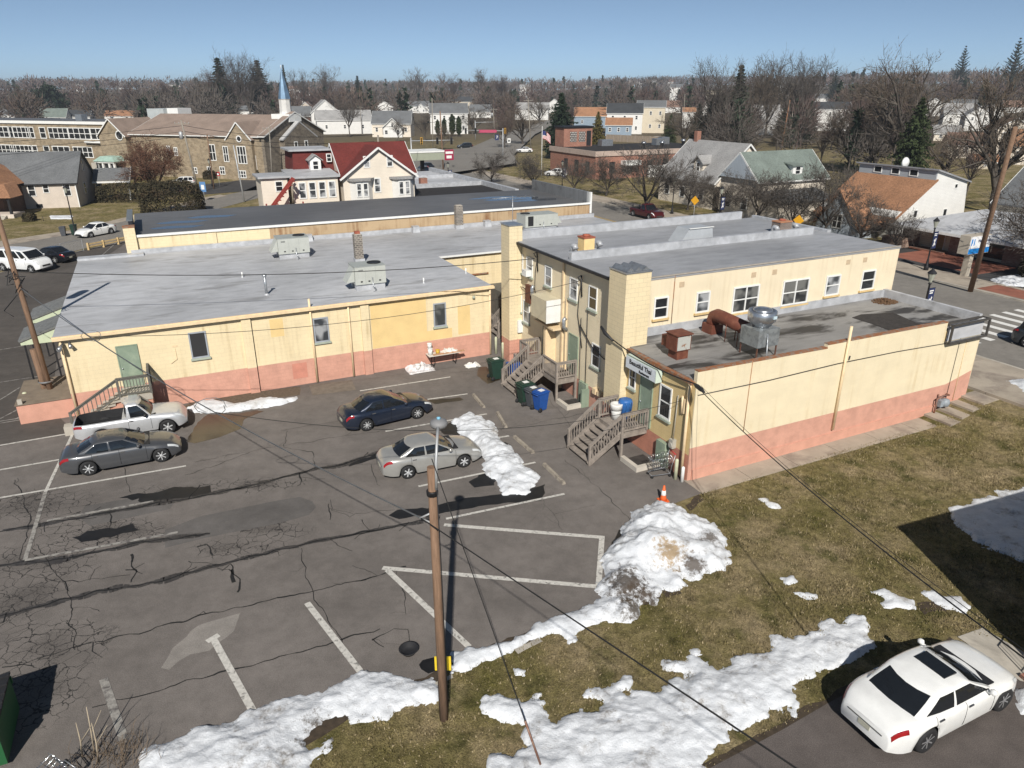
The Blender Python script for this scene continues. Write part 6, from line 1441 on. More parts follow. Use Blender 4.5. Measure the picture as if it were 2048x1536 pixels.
# church front facing east, taller dark gable with a lower one before it
body(sch, 31.0, -.6, 31.6, 19.6, -.5, 8.0, 11.9, 'x', STONE_D, SH_TAUPE, .4); 
b = MB(); b.extr([(31.62, 4, -.4), (31.62, 15, -.4), (31.62, 15, 7.2), (31.62, 9.5, 10.0), (31.62, 4, 7.2)], (1.2, 0, 0)); b.build('front_gable', STONE_D, sch)
b = MB(); b.beam((32.4, 3.6, 7.1), (32.4, 9.5, 10.2), .9, .25, (0, 0, 1)); b.beam((32.4, 15.4, 7.1), (32.4, 9.5, 10.2), .9, .25, (0, 0, 1)); b.build('gable_trim', pm('stone_trim', (.42, .42, .42), .1, 3, .7), sch)
sx, sy = 30.0, 9.5
b = MB(); b.box(sx-2.0, sy-2.0, 10.2, sx+2.0, sy+2.0, 11.6); b.build('steeple_base', WHITE, sch)
b = MB(); b.lathe((sx, sy, 11.6), [(1.25, 0), (1.15, .3), (1.08, 2.5), (1.2, 2.7)], 8, False); lan = b.build('steeple_lantern', pm('steeple_white', (.58, .57, .55), .08, 2, .6), sch)
b = MB(); b.lathe((sx, sy, 14.3), [(1.15, 0), (.9, 1.3), (.07, 5.3), (.01, 5.4)], 8, False); b.build('spire', STEEPLE, sch)
b = MB(); b.tube([(sx, sy, 19.6), (sx, sy, 20.3)], .06, 5); b.build('cross', WHITE, sch)
for row, (z0, h) in enumerate(((6.5, 2.3), (2.9, 2.2))):
    for u, w, mx in ((6, 5.5, 3), (38, 6.0, 4), (61, 1.7, 0), (84, 1.7, 0), (115, 5.4, 3), (157, 5.8, 3), (197, 4.6, 2)) if row == 0 else ((8, 6.0, 4), (45, 6.0, 4), (69, 1.7, 0), (93, 1.7, 0), (122, 4.8, 2), (165, 5.2, 3)):
        s, z = SP(u, 258 if row == 0 else 297, 1.5); wins(sch, '-y', 1.5, [(s-w/2, z0, w, h, mx)], fw=.16)
for u, v, w, h in ((337, 300, .9, 1.6), (352, 303, .9, 1.6), (425, 305, 1.5, 3.0), (452, 308, 1.2, 2.9), (445, 341, 1.2, 1.5), (420, 341, 1.2, 1.5), (390, 341, 1.2, 1.2), (506, 325, 1.6, 2.6)):
    s, z = SP(u, v); wins(sch, '-y', 0, [(s-w/2, max(.4, z-h/2), w, h, 1)], fw=.14)
s, z = SP(484, 310, -.8); wins(sch, '-y', -.8, [(s-1, z-1.6, 2.0, 3.2, 2)], fw=.15); s, z = SP(484, 344, -.8); wins(sch, '-y', -.8, [(s-.9, .4, 1.8, 1.4, 2)], fw=.15)
for u, v, y0, rr in ((239, 271, -1.2, .75), (478, 278, -.8, .42)):
    s, z = SP(u, v, y0); b = MB(); b.lathe((s, y0-.02, z), [(rr+.2, -.05), (rr+.2, -.1), (rr, -.1), (rr, -.02)], 20, axis='y', cap=False); f = b.build('round_window', WHITE, sch); b = MB(); b.lathe((s, y0-.04, z), [(rr, 0), (.02, -.01)], 16, axis='y'); b.build('pane', GLASS, f)
for y0 in (7.0, 10.5): wins(sch, '+x', 32.82, [(y0, 2.5, 1.2, 4.2, 0)], fw=.2)
b = MB(); b.box(-5.9, -4.2, 2.6, -1, -1.21, 2.9); 
for x in (-5.6, -4.2, -2.6, -1.4): b.box(x, -4.1, -.4, x+.35, -3.75, 2.6)
b.box(-5.8, -3.7, -.4, -1.2, -1.3, 1.1); po = b.build('porch', WHITE, sch); b = MB(); b.extr([(-6.1, -4.4, 2.9), (-.8, -4.4, 2.9), (-1.9, -3.4, 3.8), (-5.0, -3.4, 3.8)], (0, 2.6, 0)); b.build('porch_roof', COPPER, po)
b = MB(); b.box(-5.3, -3.72, .3, -1.7, -3.7, 2.5); b.build('porch_glazing', GLASS, po)
b = MB(); b.box(-13, .9, 5.9, -6.7, 1.48, 6.25); b.build('canopy_slab', WHITE, sch)
b = MB(); b.box(-18.6, 5, 9.95, -16.9, 6.5, 11.2); b.build('roof_unit', GALV, sch); b = MB(); b.box(-6.2, 12, 9, -1.8, 17, 12.3); b.build('roof_unit', pm('plant_grey', (.42, .45, .45), .1, 1, .5), sch); b = MB(); b.box(-1.78, 13, 9, 1.0, 17, 12.4); b.build('roof_unit', WHITE, sch)
# ---- grey bungalow on the corner, with its portico
c0 = G(161, 414, 0); ef = Vector((.966, .258, 0)); rotg = math.atan2(ef.y, ef.x); gx = thing('bungalow', 'beige bungalow with grey shingle roof behind the long hedge', 'house', c0, rotg)
body(gx, -11.5, 0, 0, 10, -.3, 3.5, 7.3, 'x', W_STUCCO, SH_GREY, .3, DARKMETAL)
wins(gx, '-y', 0, [(-10.6, 1.7, .9, 1.6), (-8.2, 1.7, .95, 1.7), (-6.2, 1.7, .95, 1.7), (-4.3, 2.1, .8, 1.2), (-1.7, 1.6, .95, 1.7)]); wins(gx, '-y', 0, [(-8.3, .1, .8, .5), (-5.6, .1, .8, .5)], DARKMETAL, mz=0)
wins(gx, '+x', 0, [(3.6, 1.4, 1.2, 1.7), (4.8, 4.6, .9, 1.6)])
b = MB(); b.box(-.12, -.1, -.1, 0, -.02, 3.4); b.build('downpipe', WHITE, gx)
b = MB(); b.extr([(.5, 6.6, 2.9), (.5, 11.4, 2.9), (.5, 9, 4.6)], (5.2, 0, 0)); b.build('portico_roof', SH_GREY, gx); b = MB(); b.extr([(5.72, 6.4, 2.85), (5.72, 11.6, 2.85), (5.72, 9, 4.75)], (.1, 0, 0)); b.box(.5, 6.4, 2.6, 5.8, 6.55, 2.86); b.build('portico_gable', W_WHITE, gx)
for y in (6.6, 11.4): b = MB(); b.box(5.3, y-.12, -.2, 5.55, y+.12, 2.6); b.build('portico_post', WHITE, gx)
b = MB(); b.box(4.3, 5.6, -.3, 4.32, 5.62, .2) if False else b.box(0.3, 8.9, 0, 1.0, 9.7, 5.4); b.build('chimney', CONC, gx)
# ---- porch house at the left edge
pc = G(22, 432, 0); ph = thing('porch_house', 'brown roofed porch house cut by the left picture edge', 'house', pc, R(8))
body(ph, -9, 1, -1, 12, -.3, 3.6, 6.6, 'hip', pm('brown_wall', (.12, .07, .05), .2, 2, .8), SH_TAN, .5)
b = MB(); b.extr([(-9, -2.2, 2.6), (1.6, -2.2, 2.6), (-.5, 1.2, 4.0), (-9, 1.2, 4.0)], (0, 3.2, 0)); b.build('porch_roof', SH_TAN, ph)
for x in (-4, .9): b = MB(); b.box(x, -1.9, .3, x+.28, -1.6, 2.6); b.build('porch_post', DARKMETAL, ph)
b = MB(); b.box(-9, -2.1, -.2, 1.4, 1, .5); b.box(-9, -2.2, .5, -2, -2, 1.1); b.build('porch_deck', W_STUCCO, ph)
for i in range(3): b = MB(); b.box(-1.6, -2.4-.35*i, -.1, .6, -2.1-.35*i, .38-.14*i); b.build('step', CONC, ph)
# ---- cream house with red roof behind the rear hall
YR = 60.0; rh = fthing('red_roof_house', 'cream sided house with red roof, front gable and bay windows behind the dark roof', 'house', 0, YR)
body(rh, .75, YR+1.2, 9.1, YR+9, 0, 6.9, 9.95, 'x', W_CREAM, SH_RED, .25); body(rh, .5, YR, 8.6, YR+6, 0, 6.8, 9.75, 'y', W_CREAM, SH_RED, .4)
b = MB(); b.box(-4.8, YR+.2, 0, -.02, YR+5, 6.9); b.build('wall', W_CREAM, rh, label='single storey wing'); b = MB(); b.extr([(-5.1, YR-.1, 6.9), (0.2, YR-.1, 6.9), (0.2, YR-.1, 7.1), (-5.1, YR-.1, 7.1)], (0, 5.2, .35)); b.build('roof', ALU, rh)
b = MB(); b.extr([(-3.9, YR+4.6, 7.2), (.7, YR+4.6, 7.2), (.7, YR+5.4, 9.3), (-3.6, YR+5.4, 9.3)], (0, 5, 0)); b.build('mansard', SH_RED, rh); b = MB(); b.box(-4.1, YR+5.0, 9.302, .7, YR+10.4, 9.5); b.build('roof', ALU, rh)
b = MB(); b.extr([(-2.1, YR+3.9, 7.3), (-.9, YR+3.9, 7.3), (-.9, YR+3.9, 8.4), (-1.5, YR+3.9, 8.85), (-2.1, YR+3.9, 8.4)], (0, 1.5, 0)); dm = b.build('dormer', WHITE, rh); b = MB(); b.extr([(-2.35, YR+3.7, 8.3), (-1.5, YR+3.7, 8.92), (-.65, YR+3.7, 8.3), (-.65, YR+3.7, 8.4), (-1.5, YR+3.7, 9.04), (-2.35, YR+3.7, 8.4)], (0, 1.7, 0)); b.build('dormer_roof', SH_LGREY, dm)
wins(rh, '-y', YR+3.9, [(-1.85, 7.35, .7, 1.0)]); wins(rh, '-y', YR+4.6, [(-.1, 8.1, .6, .9)])
b = MB(); b.box(-8.0, YR+.6, 0, -5.3, YR+4.5, 7.0); b.build('wall', W_CREAM, rh, label='small rear wing'); b = MB(); b.box(-8.3, YR+.3, 7.002, -5.0, YR+4.7, 7.2); b.build('roof', ALU, rh); wins(rh, '-y', YR+.6, [(-6.6, 5.6, .8, 1.1)])
wins(rh, '-y', YR+.2, [(-4.3+i*1.06, 4.75, .82, 1.75) for i in range(4)], gmat=BLINDGLASS, fw=.12)
wins(rh, '-y', YR, [(2.9, 7.7, .75, 1.25), (5.5, 7.7, .75, 1.25), (3.9, 5.0, .8, 1.6)], gmat=BLINDGLASS, fw=.12)
for x in (1.6, 6.4):
    b = MB(); b.prism([(x-.4, YR-.02), (x+.1, YR-.75), (x+1.5, YR-.75), (x+2.1, YR-.02)], 0, 6.4); by = b.build('bay', W_WHITE, rh); b = MB(); b.prism([(x-.7, YR-.03), (x-.1, YR-1.0), (x+1.7, YR-1.0), (x+2.4, YR-.03)], 6.402, 6.65); b.build('bay_roof', SH_LGREY, by)
    wins(rh, '-y', YR-.75, [(x+.12, 4.7, .6, 1.5), (x+.85, 4.7, .6, 1.5)], gmat=BLINDGLASS, fw=.1)
b = MB(); 
RS = pm('red_stair_paint', (.27, .045, .035), .15, 3, .6)
t = fthing('outside_stair', 'dark red timber stair climbing the side of the cream house', 'stair', -6.5, YR-1.2)
b.beam((-7.9, YR-1.2, 3.9), (-4.9, YR-.6, 7.1), .1, .22); b.beam((-7.9, YR-2.1, 3.9), (-4.9, YR-1.5, 7.1), .1, .22); b.build('stringer', RS, t)
for i in range(9): b = MB(); f = i/9; b.box(-7.9+3*f, YR-2.1+.6*f, 3.9+3.2*f, -7.5+3*f, YR-1.2+.6*f, 3.96+3.2*f); b.build('tread', RS, t)
b = MB(); b.box(-8.2, YR-2.3, 3.6, -4.2, YR-.1, 3.85); b.build('landing', RS, t)
for i in range(6): b = MB(); b.box(-8.6-.28*i, YR-2.3, 3.3-.4*i, -8.25-.28*i, YR-.9, 3.37-.4*i); b.build('tread', RS, t)
for x in (-8.1, -4.4): b = MB(); b.box(x-.07, YR-2.3, 0, x+.07, YR-2.15, 4.8); b.build('post', RS, t)
t = fthing('storage_tank', 'white fuel tanks standing beside the cream house', 'tank', -9.8, YR); 
b = MB(); b.lathe((-9.6, YR+1.5, 0), [(.02, 0), (1.1, .05), (1.15, 3.2), (.9, 3.5), (.05, 3.7)], 16); b.build('tank_shell', WHITE, t); b = MB(); b.lathe((-10.9, YR-.3, 0), [(.02, 0), (.55, .05), (.55, 2.4), (.4, 2.65), (.02, 2.75)], 14); b.build('tank_shell', WHITE, t)
# ---- low shop with black roof on the street
sp = fthing('low_shop', 'low white rimmed shop with black and grey flat roof beyond the dark hall', 'building', 8, 58)
b = MB(); b.box(8.4, 58, -.2, 20.8, 88, 4.1); b.build('wall', W_STUCCO, sp); b = MB(); b.box(8.3, 57.9, 4.102, 20.4, 68, 4.2); b.build('roof', pm('black_roof', (.022, .02, .02), .3, 3, .9), sp, label='black front part of the roof'); b = MB(); b.box(8.3, 68.02, 4.102, 20.4, 88, 4.22); b.build('roof', ALU, sp, label='grey rear part of the roof')
b = MB(); b.box(8.2, 57.7, 4.0, 20.9, 57.88, 4.35); b.box(20.42, 57.9, 4.1, 20.9, 88, 4.75); b.box(8.3, 67.9, 4.2, 20.4, 68.05, 4.75); b.box(8.3, 77.9, 4.23, 20.4, 78.05, 4.7); b.build('roof_rim', FLASH, sp)
b = MB(); b.box(12.5, 69, 4.22, 13.4, 69.8, 5.3); b.build('chimney', BRICK, sp); b = MB(); b.lathe((10.8, 70.5, 4.2), [(.3, 0), (.3, .6), (.45, .65), (.4, .9), (.02, 1.0)], 12); b.build('roof_vent', GALV, sp)
t = fthing('station_canopy', 'grey green filling station canopy on dark pillars', 'canopy', 16, 100)
P1 = G(850, 358); f1 = to_frame(P1); b = MB(); x, y = f1.x, f1.y
BASE[t.name] = Vector((x, y, 0)); t.location = W(x, y)
b.box(x-5, y-2, 4.1, x+3.6, y+4, 5.4); b.build('canopy_band', pm('canopy_green_grey', (.30, .32, .25), .06, 1, .6), t); b = MB(); b.box(x-5.1, y-2.1, 5.402, x+3.7, y+4.1, 5.65); b.build('canopy_top', WHITE, t)
for dx in (-3, -.6): b = MB(); b.box(x+dx, y, 0, x+dx+.6, y+.6, 4.1); b.build('pillar', DARKMETAL, t)
b = MB(); b.box(x+3.2, y-2.3, 4.0, x+4.9, y-2.12, 5.8); sgn = b.build('sign_panel', pm('sign_maroon', (.30, .02, .06), .1, 4, .5), t)
b = MB(); b.box(x+3.35, y-2.33, 5.1, x+4.75, y-2.302, 5.5); b.box(x+3.5, y-2.33, 4.3, x+4.5, y-2.302, 4.8); b.build('sign_marks', WHITE, sgn)
# ---- brick hall across the street
bh = fthing('brick_hall', 'low red brick hall with stone band, corner tower and flat black roof', 'building', 55, 95, Zs)
zf = 5.4
b = MB(); b.box(55, 95, .4, 84, 112, zf); b.build('wall', BRICK, bh); b = MB(); b.box(55.2, 95.2, zf+.002, 83.8, 111.8, zf+.1); b.build('roof', pm('black_roof', (.022, .02, .02), .3, 3, .9), bh)
b = MB(); b.box(54.8, 94.8, zf-.75, 84.2, 95.1, zf+.15); b.box(54.8, 95.1, zf-.75, 55.1, 112.2, zf+.15); b.build('stone_band', pm('pink_stone', (.42, .33, .28), .12, 2, .8), bh)
b = MB(); b.box(56, 108.5, zf+.1, 62.5, 112, zf+3.6); tw = b.build('tower', BRICK, bh); b = MB(); b.box(55.8, 108.3, zf+3.602, 62.7, 112.2, zf+3.9); b.build('tower_roof', DARKMETAL, tw)
LAT = brick_wall('lattice_block', (.52, .50, .46), (.46, .44, .40), (.06, .05, .05), .35, .35, .08)
for x in (57.4, 59.4): b = MB(); b.box(x, 108.44, zf+1.0, x+1.5, 108.498, zf+2.9); b.build('lattice_panel', LAT, tw)
b = MB(); b.box(61.2, 108.44, zf+.2, 62.2, 108.498, zf+3.0); b.build('tower_door', BLACKPL, tw)
for x, y, w, h in ((63.6, 106.5, 2.6, 1.3), (75, 104, 1.8, 1.4), (78, 106, 1.8, 1.5)): b = MB(); b.box(x, y, zf+.15, x+w, y+1.6, zf+h); b.build('roof_unit', GALV, bh)
for x, y in ((69, 100), (73, 99.5), (81, 103)): b = MB(); b.lathe((x, y, zf+.1), [(.3, 0), (.35, .7), (.55, .75), (.4, 1.1), (.02, 1.2)], 12); b.build('roof_vent', STEEL, bh)
wins(bh, '-y', 95, [(58, 1.6, 1.2, 2), (62, 1.6, 1.2, 2.0), (66.5, 2.4, 1.0, 1.2), (70, 2.0, 1.4, 1.8), (74, 2.0, 1.2, 1.8)], DARKMETAL); wins(bh, '-x', 55, [(97, 1.6, 1.3, 2), (101, 1.6, 1.3, 2), (105, 1.6, 1.3, 2)], DARKMETAL)
b = MB(); b.box(66, 93.6, .4, 76, 94.0, 2.8); b.build('screen_wall', WHITE, bh)
b = MB(); b.box(60.5, 93.4, 3.0, 64, 94.98, 3.8); b.build('entrance_hood', WHITE, bh)
# ---- row of houses across the street
def frame_house(name, label, x0, y0, x1, y1, ze, zr, ridge, wm, rm, zb=None, **k):
    zb = Zs if zb is None else zb; t = fthing(name, label, 'house', x0, y0, zb); body(t, x0, y0, x1, y1, zb-.4, ze, zr, ridge, wm, rm, **k); return t
t = frame_house('cape_house', 'cream cape house with pale grey roof and one dormer, next to the green roof', 49.5, 56.5, 60, 68.5, 4.2, 8.9, 'y', W_CREAM, SH_LGREY)
b = MB(); b.extr([(50.6, 60.5, 4.9), (50.6, 62.4, 4.9), (50.6, 62.4, 6.3), (50.6, 61.45, 7.1), (50.6, 60.5, 6.3)], (3, 0, 0)); dm = b.build('dormer', W_CREAM, t); b = MB(); b.extr([(50.3, 60.2, 6.2), (50.3, 61.45, 7.2), (50.3, 62.7, 6.2), (50.3, 62.7, 6.35), (50.3, 61.45, 7.35), (50.3, 60.2, 6.35)], (3.4, 0, 0)); b.build('dormer_roof', SH_LGREY, dm)
wins(t, '-x', 50.6, [(61.05, 5.2, .8, 1.2)]); wins(t, '-y', 56.5, [(51, 1.6, 1, 1.5), (54.3, 5.2, .9, 1.3)]); wins(t, '-x', 49.5, [(58.5, 1.6, 1.1, 1.5), (62.5, 1.6, 1.1, 1.5), (66, 1.6, 1.1, 1.5)])
b = MB(); b.box(54.4, 66.8, 8.0, 55.1, 67.5, 10.2); b.build('chimney', BRICK, t)
t = frame_house('cape_house', 'house with green grey roof and grey boarded gable across the street', 48.5, 47.5, 60, 54.2, 5.4, 8.4, 'x', W_CREAM, SH_GREEN)
b = MB(); b.extr([(48.1, 47.4, 5.4), (48.1, 54.3, 5.4), (48.1, 50.85, 8.3)], (.36, 0, 0)); b.build('gable_boarding', W_GREYV, t)
b = MB(); b.box(54.4, 47.9, 5.6, 56.0, 50.5, 6.9); dm = b.build('dormer', WHITE, t); b = MB(); b.extr([(54.1, 47.7, 6.8), (56.3, 47.7, 6.8), (56.3, 47.7, 6.95), (54.1, 47.7, 6.95)], (0, 3.0, .5)); b.build('dormer_roof', SH_GREEN, dm)
wins(t, '-y', 47.9, [(54.75, 5.8, .9, 1.0)]); wins(t, '-x', 48.5, [(49, 1.6, 1.1, 1.5), (52, 1.6, 1.1, 1.5)]); wins(t, '-y', 47.5, [(50, 1.6, 1.1, 1.5), (53.5, 1.6, 1.1, 1.5), (57, 1.6, 1.1, 1.5)])
b = MB(); b.box(48.9, 44.2, .3, 58, 47.48, 3.1); b.build('front_extension', W_CREAM, t); b = MB(); b.extr([(48.6, 43.9, 3.0), (58.3, 43.9, 3.0), (58.3, 43.9, 3.15), (48.6, 43.9, 3.15)], (0, 3.7, 1.0)); b.build('roof', SH_GREY, t)
t = fthing('white_house', 'white sided house with orange brown roof and long shed dormer', 'house', 52, 31, Zs)
X = lambda u, v: FPy(u, v, 31.0)
pts = [FPy(u, v, 31.0) for u, v in ((1790, 470), (1790, 436), (1873, 362), (1877, 341), (1935, 363), (1922, 470))]
b = MB(); b.extr([(pts[0][0], 31, .4), (pts[1][0], 31, pts[1][1]), (pts[2][0], 31, pts[2][1]), (pts[3][0], 31, pts[3][1]), (pts[4][0], 31, pts[4][1]), (pts[5][0], 31, .4)], (0, 10, 0)); b.build('wall', W_WHITE, t)
xl, zl = pts[1]; xd, zd = pts[2]; xt, zt_ = pts[3]; xe, ze_ = pts[4]
b = MB(); b.extr([(xl-1.2, 30.8, zl-1.0), (xd+.05, 30.8, zd+.02), (xd+.05, 30.8, zd+.18), (xl-1.2, 30.8, zl-.84)], (0, 10.4, 0)); b.build('roof', SH_TAN, t)
b = MB(); b.extr([(xt-.3, 30.7, zt_), (xe+.3, 30.7, ze_-.1), (xe+.3, 30.7, ze_+.06), (xt-.3, 30.7, zt_+.16)], (0, 10.6, 0)); b.build('roof', ALU2, t)
b = MB(); b.box(xd-.1, 31.05, zd-.1, xt+.2, 40.9, zt_-.02); b.build('dormer_wall', siding('grey_siding', (.40, .43, .46), .2), t)
wins(t, '-x', xd-.1, [(33.2, zd+.25, 1.1, .75), (35.5, zd+.25, 1.1, .75), (37.8, zd+.25, 1.1, .75)], mz=0)
for u, v, w, h in ((1912, 372, .6, .55), (1889, 425, .7, .9), (1830, 428, .7, .9)): s, z = FPy(u, v, 31.0); wins(t, '-y', 31, [(s-w/2, z-h/2, w, h)], mz=0)
b = MB(); gz0 = zl-1.6; b.extr([(xl-3.0, 33.0, .4), (xl-3.0, 38.6, .4), (xl-3.0, 38.6, gz0+.4), (xl-3.0, 35.8, gz0+3.9), (xl-3.0, 33.0, gz0+.4)], (3.0, 0, 0)); b.build('front_gable', W_GREYV, t)
b = MB(); b.extr([(xl-3.3, 32.7, gz0+.2), (xl-3.3, 35.8, gz0+4.0), (xl-3.3, 38.9, gz0+.2), (xl-3.3, 38.9, gz0+.4), (xl-3.3, 35.8, gz0+4.2), (xl-3.3, 32.7, gz0+.4)], (3.2, 0, 0)); b.build('gable_roof', SH_TAN, t)
wins(t, '-x', xl-3.0, [(35.1, 1.4, 1.3, 1.6, 1)])
b = MB(); b.lathe((xt+1.6, 36, zt_+.35), [(.02, 0), (.5, .12), (.62, .28), (.58, .28), (.02, .08)], 16, axis='y'); b.build('satellite_dish', WHITE, t)
# insurance office
of = fthing('insurance_office', 'low office with grey hipped roof and brick piers behind the blue and white sign', 'building', 49.5, 16, Zs)
b = MB(); b.box(51.2, 15, .5, 62, 28, 3.0); b.build('wall', W_BEIGE, of); b = MB(); k = b
c = [b.bm.verts.new(p) for p in ((49.2, 14.0, 2.95), (63, 14.0, 2.95), (63, 29, 2.95), (49.2, 29, 2.95))]; r = [b.bm.verts.new(p) for p in ((56, 19, 4.6), (56, 24, 4.6))]
for f in ((c[0], c[1], r[0]), (c[1], c[2], r[1], r[0]), (c[2], c[3], r[1]), (c[3], c[0], r[0], r[1]), (c[3], c[2], c[1], c[0])): b._f(f)
b.build('roof', ALU, of); b = MB(); b.box(49.1, 13.9, 2.72, 49.3, 29.1, 2.94); b.box(49.3, 13.9, 2.72, 63, 14.1, 2.94); b.build('fascia', WHITE, of)
BRK2 = brick_wall('mottled_brick', (.20, .09, .065), (.32, .24, .18), (.25, .2, .17), .22, .08, .012, .25)
for y0, y1, h in ((27, 28.6, 2.7), (22.4, 23.4, 2.7), (16.0, 18.2, 2.7)): b = MB(); b.box(50.6, y0, .5, 51.18, y1, h); b.build('brick_pier', BRK2, of)
door(of, (51.2, 25.4, .9), -FY, -FX, 1.05, 2.0, wood('office_door', (.30, .19, .10), .15), WHITE); b = MB(); b.box(51.15, 18.3, 1.0, 51.19, 22.3, 2.5); b.build('shop_window', GLASS, of)
b = MB(); b.box(49.8, 23.3, .6, 51.19, 27.0, .9); b.box(49.4, 23.3, .6, 49.79, 27.0, .75); b.build('brick_step', BRICKPAVE, of); b = MB(); b.box(48.8, 27.2, .7, 50.55, 29.5, 1.7); b.build('brick_planter', BRK2, of)
t = fthing('pylon_sign', 'white and blue pylon sign on a beige post by the leaning pole', 'sign', 43.2, 16.8, .75)
b = MB(); b.box(43.0, 16.5, .75, 43.5, 17.0, 2.7); b.build('sign_post', pm('sign_beige', (.44, .39, .32), .06, 2, .7), t)
cabm = Matrix.Translation((0, 0, 0)); b = MB(); b.box(42.2, 16.3, 2.7, 45.0, 17.2, 4.25); cb_ = b.build('sign_cabinet', pm('sign_beige', (.44, .39, .32), .06, 2, .7), t)
b = MB(); b.box(42.25, 16.27, 3.2, 44.95, 16.298, 4.2); b.build('sign_face', pm('sign_face_white', (.74, .75, .77), .03, 2, .4), cb_); b = MB(); b.box(42.25, 16.27, 2.75, 44.95, 16.298, 3.198); b.build('sign_band', pm('sign_blue', (.02, .22, .60), .04, 2, .4), cb_)
def on_front(x, z, y=16.262): return Matrix.Translation((x-43.2, y-16.8, z-.75)) @ Matrix(((1, 0, 0, 0), (0, 0, -1, 0), (0, 1, 0, 0), (0, 0, 0, 1)))
text_mesh('lettering', 'Nationwide', pm('sign_navy', (.02, .04, .12), .05, 3, .5), t, on_front(44.1, 3.8), .36, .004, .006); text_mesh('lettering', 'is on your side', pm('sign_navy', (.02, .04, .12), .05, 3, .5), t, on_front(44.2, 3.48), .16, .003)
b = MB()
for x0 in (42.38, 42.72): b.box(x0, 16.25, 3.45, x0+.09, 16.268, 4.0); 
b.extr([(42.47, 16.26, 4.0), (42.56, 16.26, 4.0), (42.56, 16.26, 3.7), (42.47, 16.26, 3.5)], (0, .006, 0)); b.build('sign_emblem', pm('sign_blue', (.02, .22, .60), .04, 2, .4), cb_)
t = frame_house('gable_house', 'cream sided house with grey roof cut by the right picture edge', 62.5, 14, 74, 27, 4.6, 9.2, 'y', W_BEIGE, SH_GREY); wins(t, '-y', 14, [(67.2, 5.4, 1.7, 1.3, 1)])
b = MB(); b.box(53, 13.0, .6, 62, 13.9, 2.3) ; b.build('low_wing', W_CREAM, t)

# ------------------------------------------------------------------ middle distance houses, read from the photograph
HS = []
def far_house(name, label, u0, u1, ve, vb, vr, ridge, wm, rm, depth=8, wn=2, rows=1, rz=0.0, group=None, win_=True, dorm=0):
    """front wall between columns u0..u1, eave row ve, foot row vb, ridge row vr"""
    P = G((u0+u1)/2, vb); dd = P.length; a = math.atan2(P.x, P.y)
    hd = math.hypot(P.x, P.y); scale = (hd*math.cos(a)*math.cos(PITCH)+ (CAM_H-P.z)*math.sin(PITCH))/FPX
    w = (u1-u0)*scale/max(.5, math.cos(rz)); ze = HT((u0+u1)/2, ve, P)-P.z; zr = HT((u0+u1)/2, vr, P)-P.z
    HS.append((a-w*.6/hd, a+w*.6/hd, hd)); t = thing(name, label, 'house', P, rz, group)
    if ridge == 'x': zr = ze + (zr-ze)*1.05
    body(t, -w/2, 0, w/2, depth, -3, ze, max(zr, ze+.3), ridge, wm, rm, .3)
    if win_:
        for r_ in range(rows):
            hrow = ze/rows
            for i in range(wn): wins(t, '-y', 0, [(-w/2+w*(i+.5)/wn-.5, hrow*r_+hrow*.38, 1.0, min(1.5, hrow*.5))], mz=1, fw=.14)
        if ridge == 'y': wins(t, '-y', 0, [(-.45, ze+.2, .9, 1.2)], fw=.14)
    return t
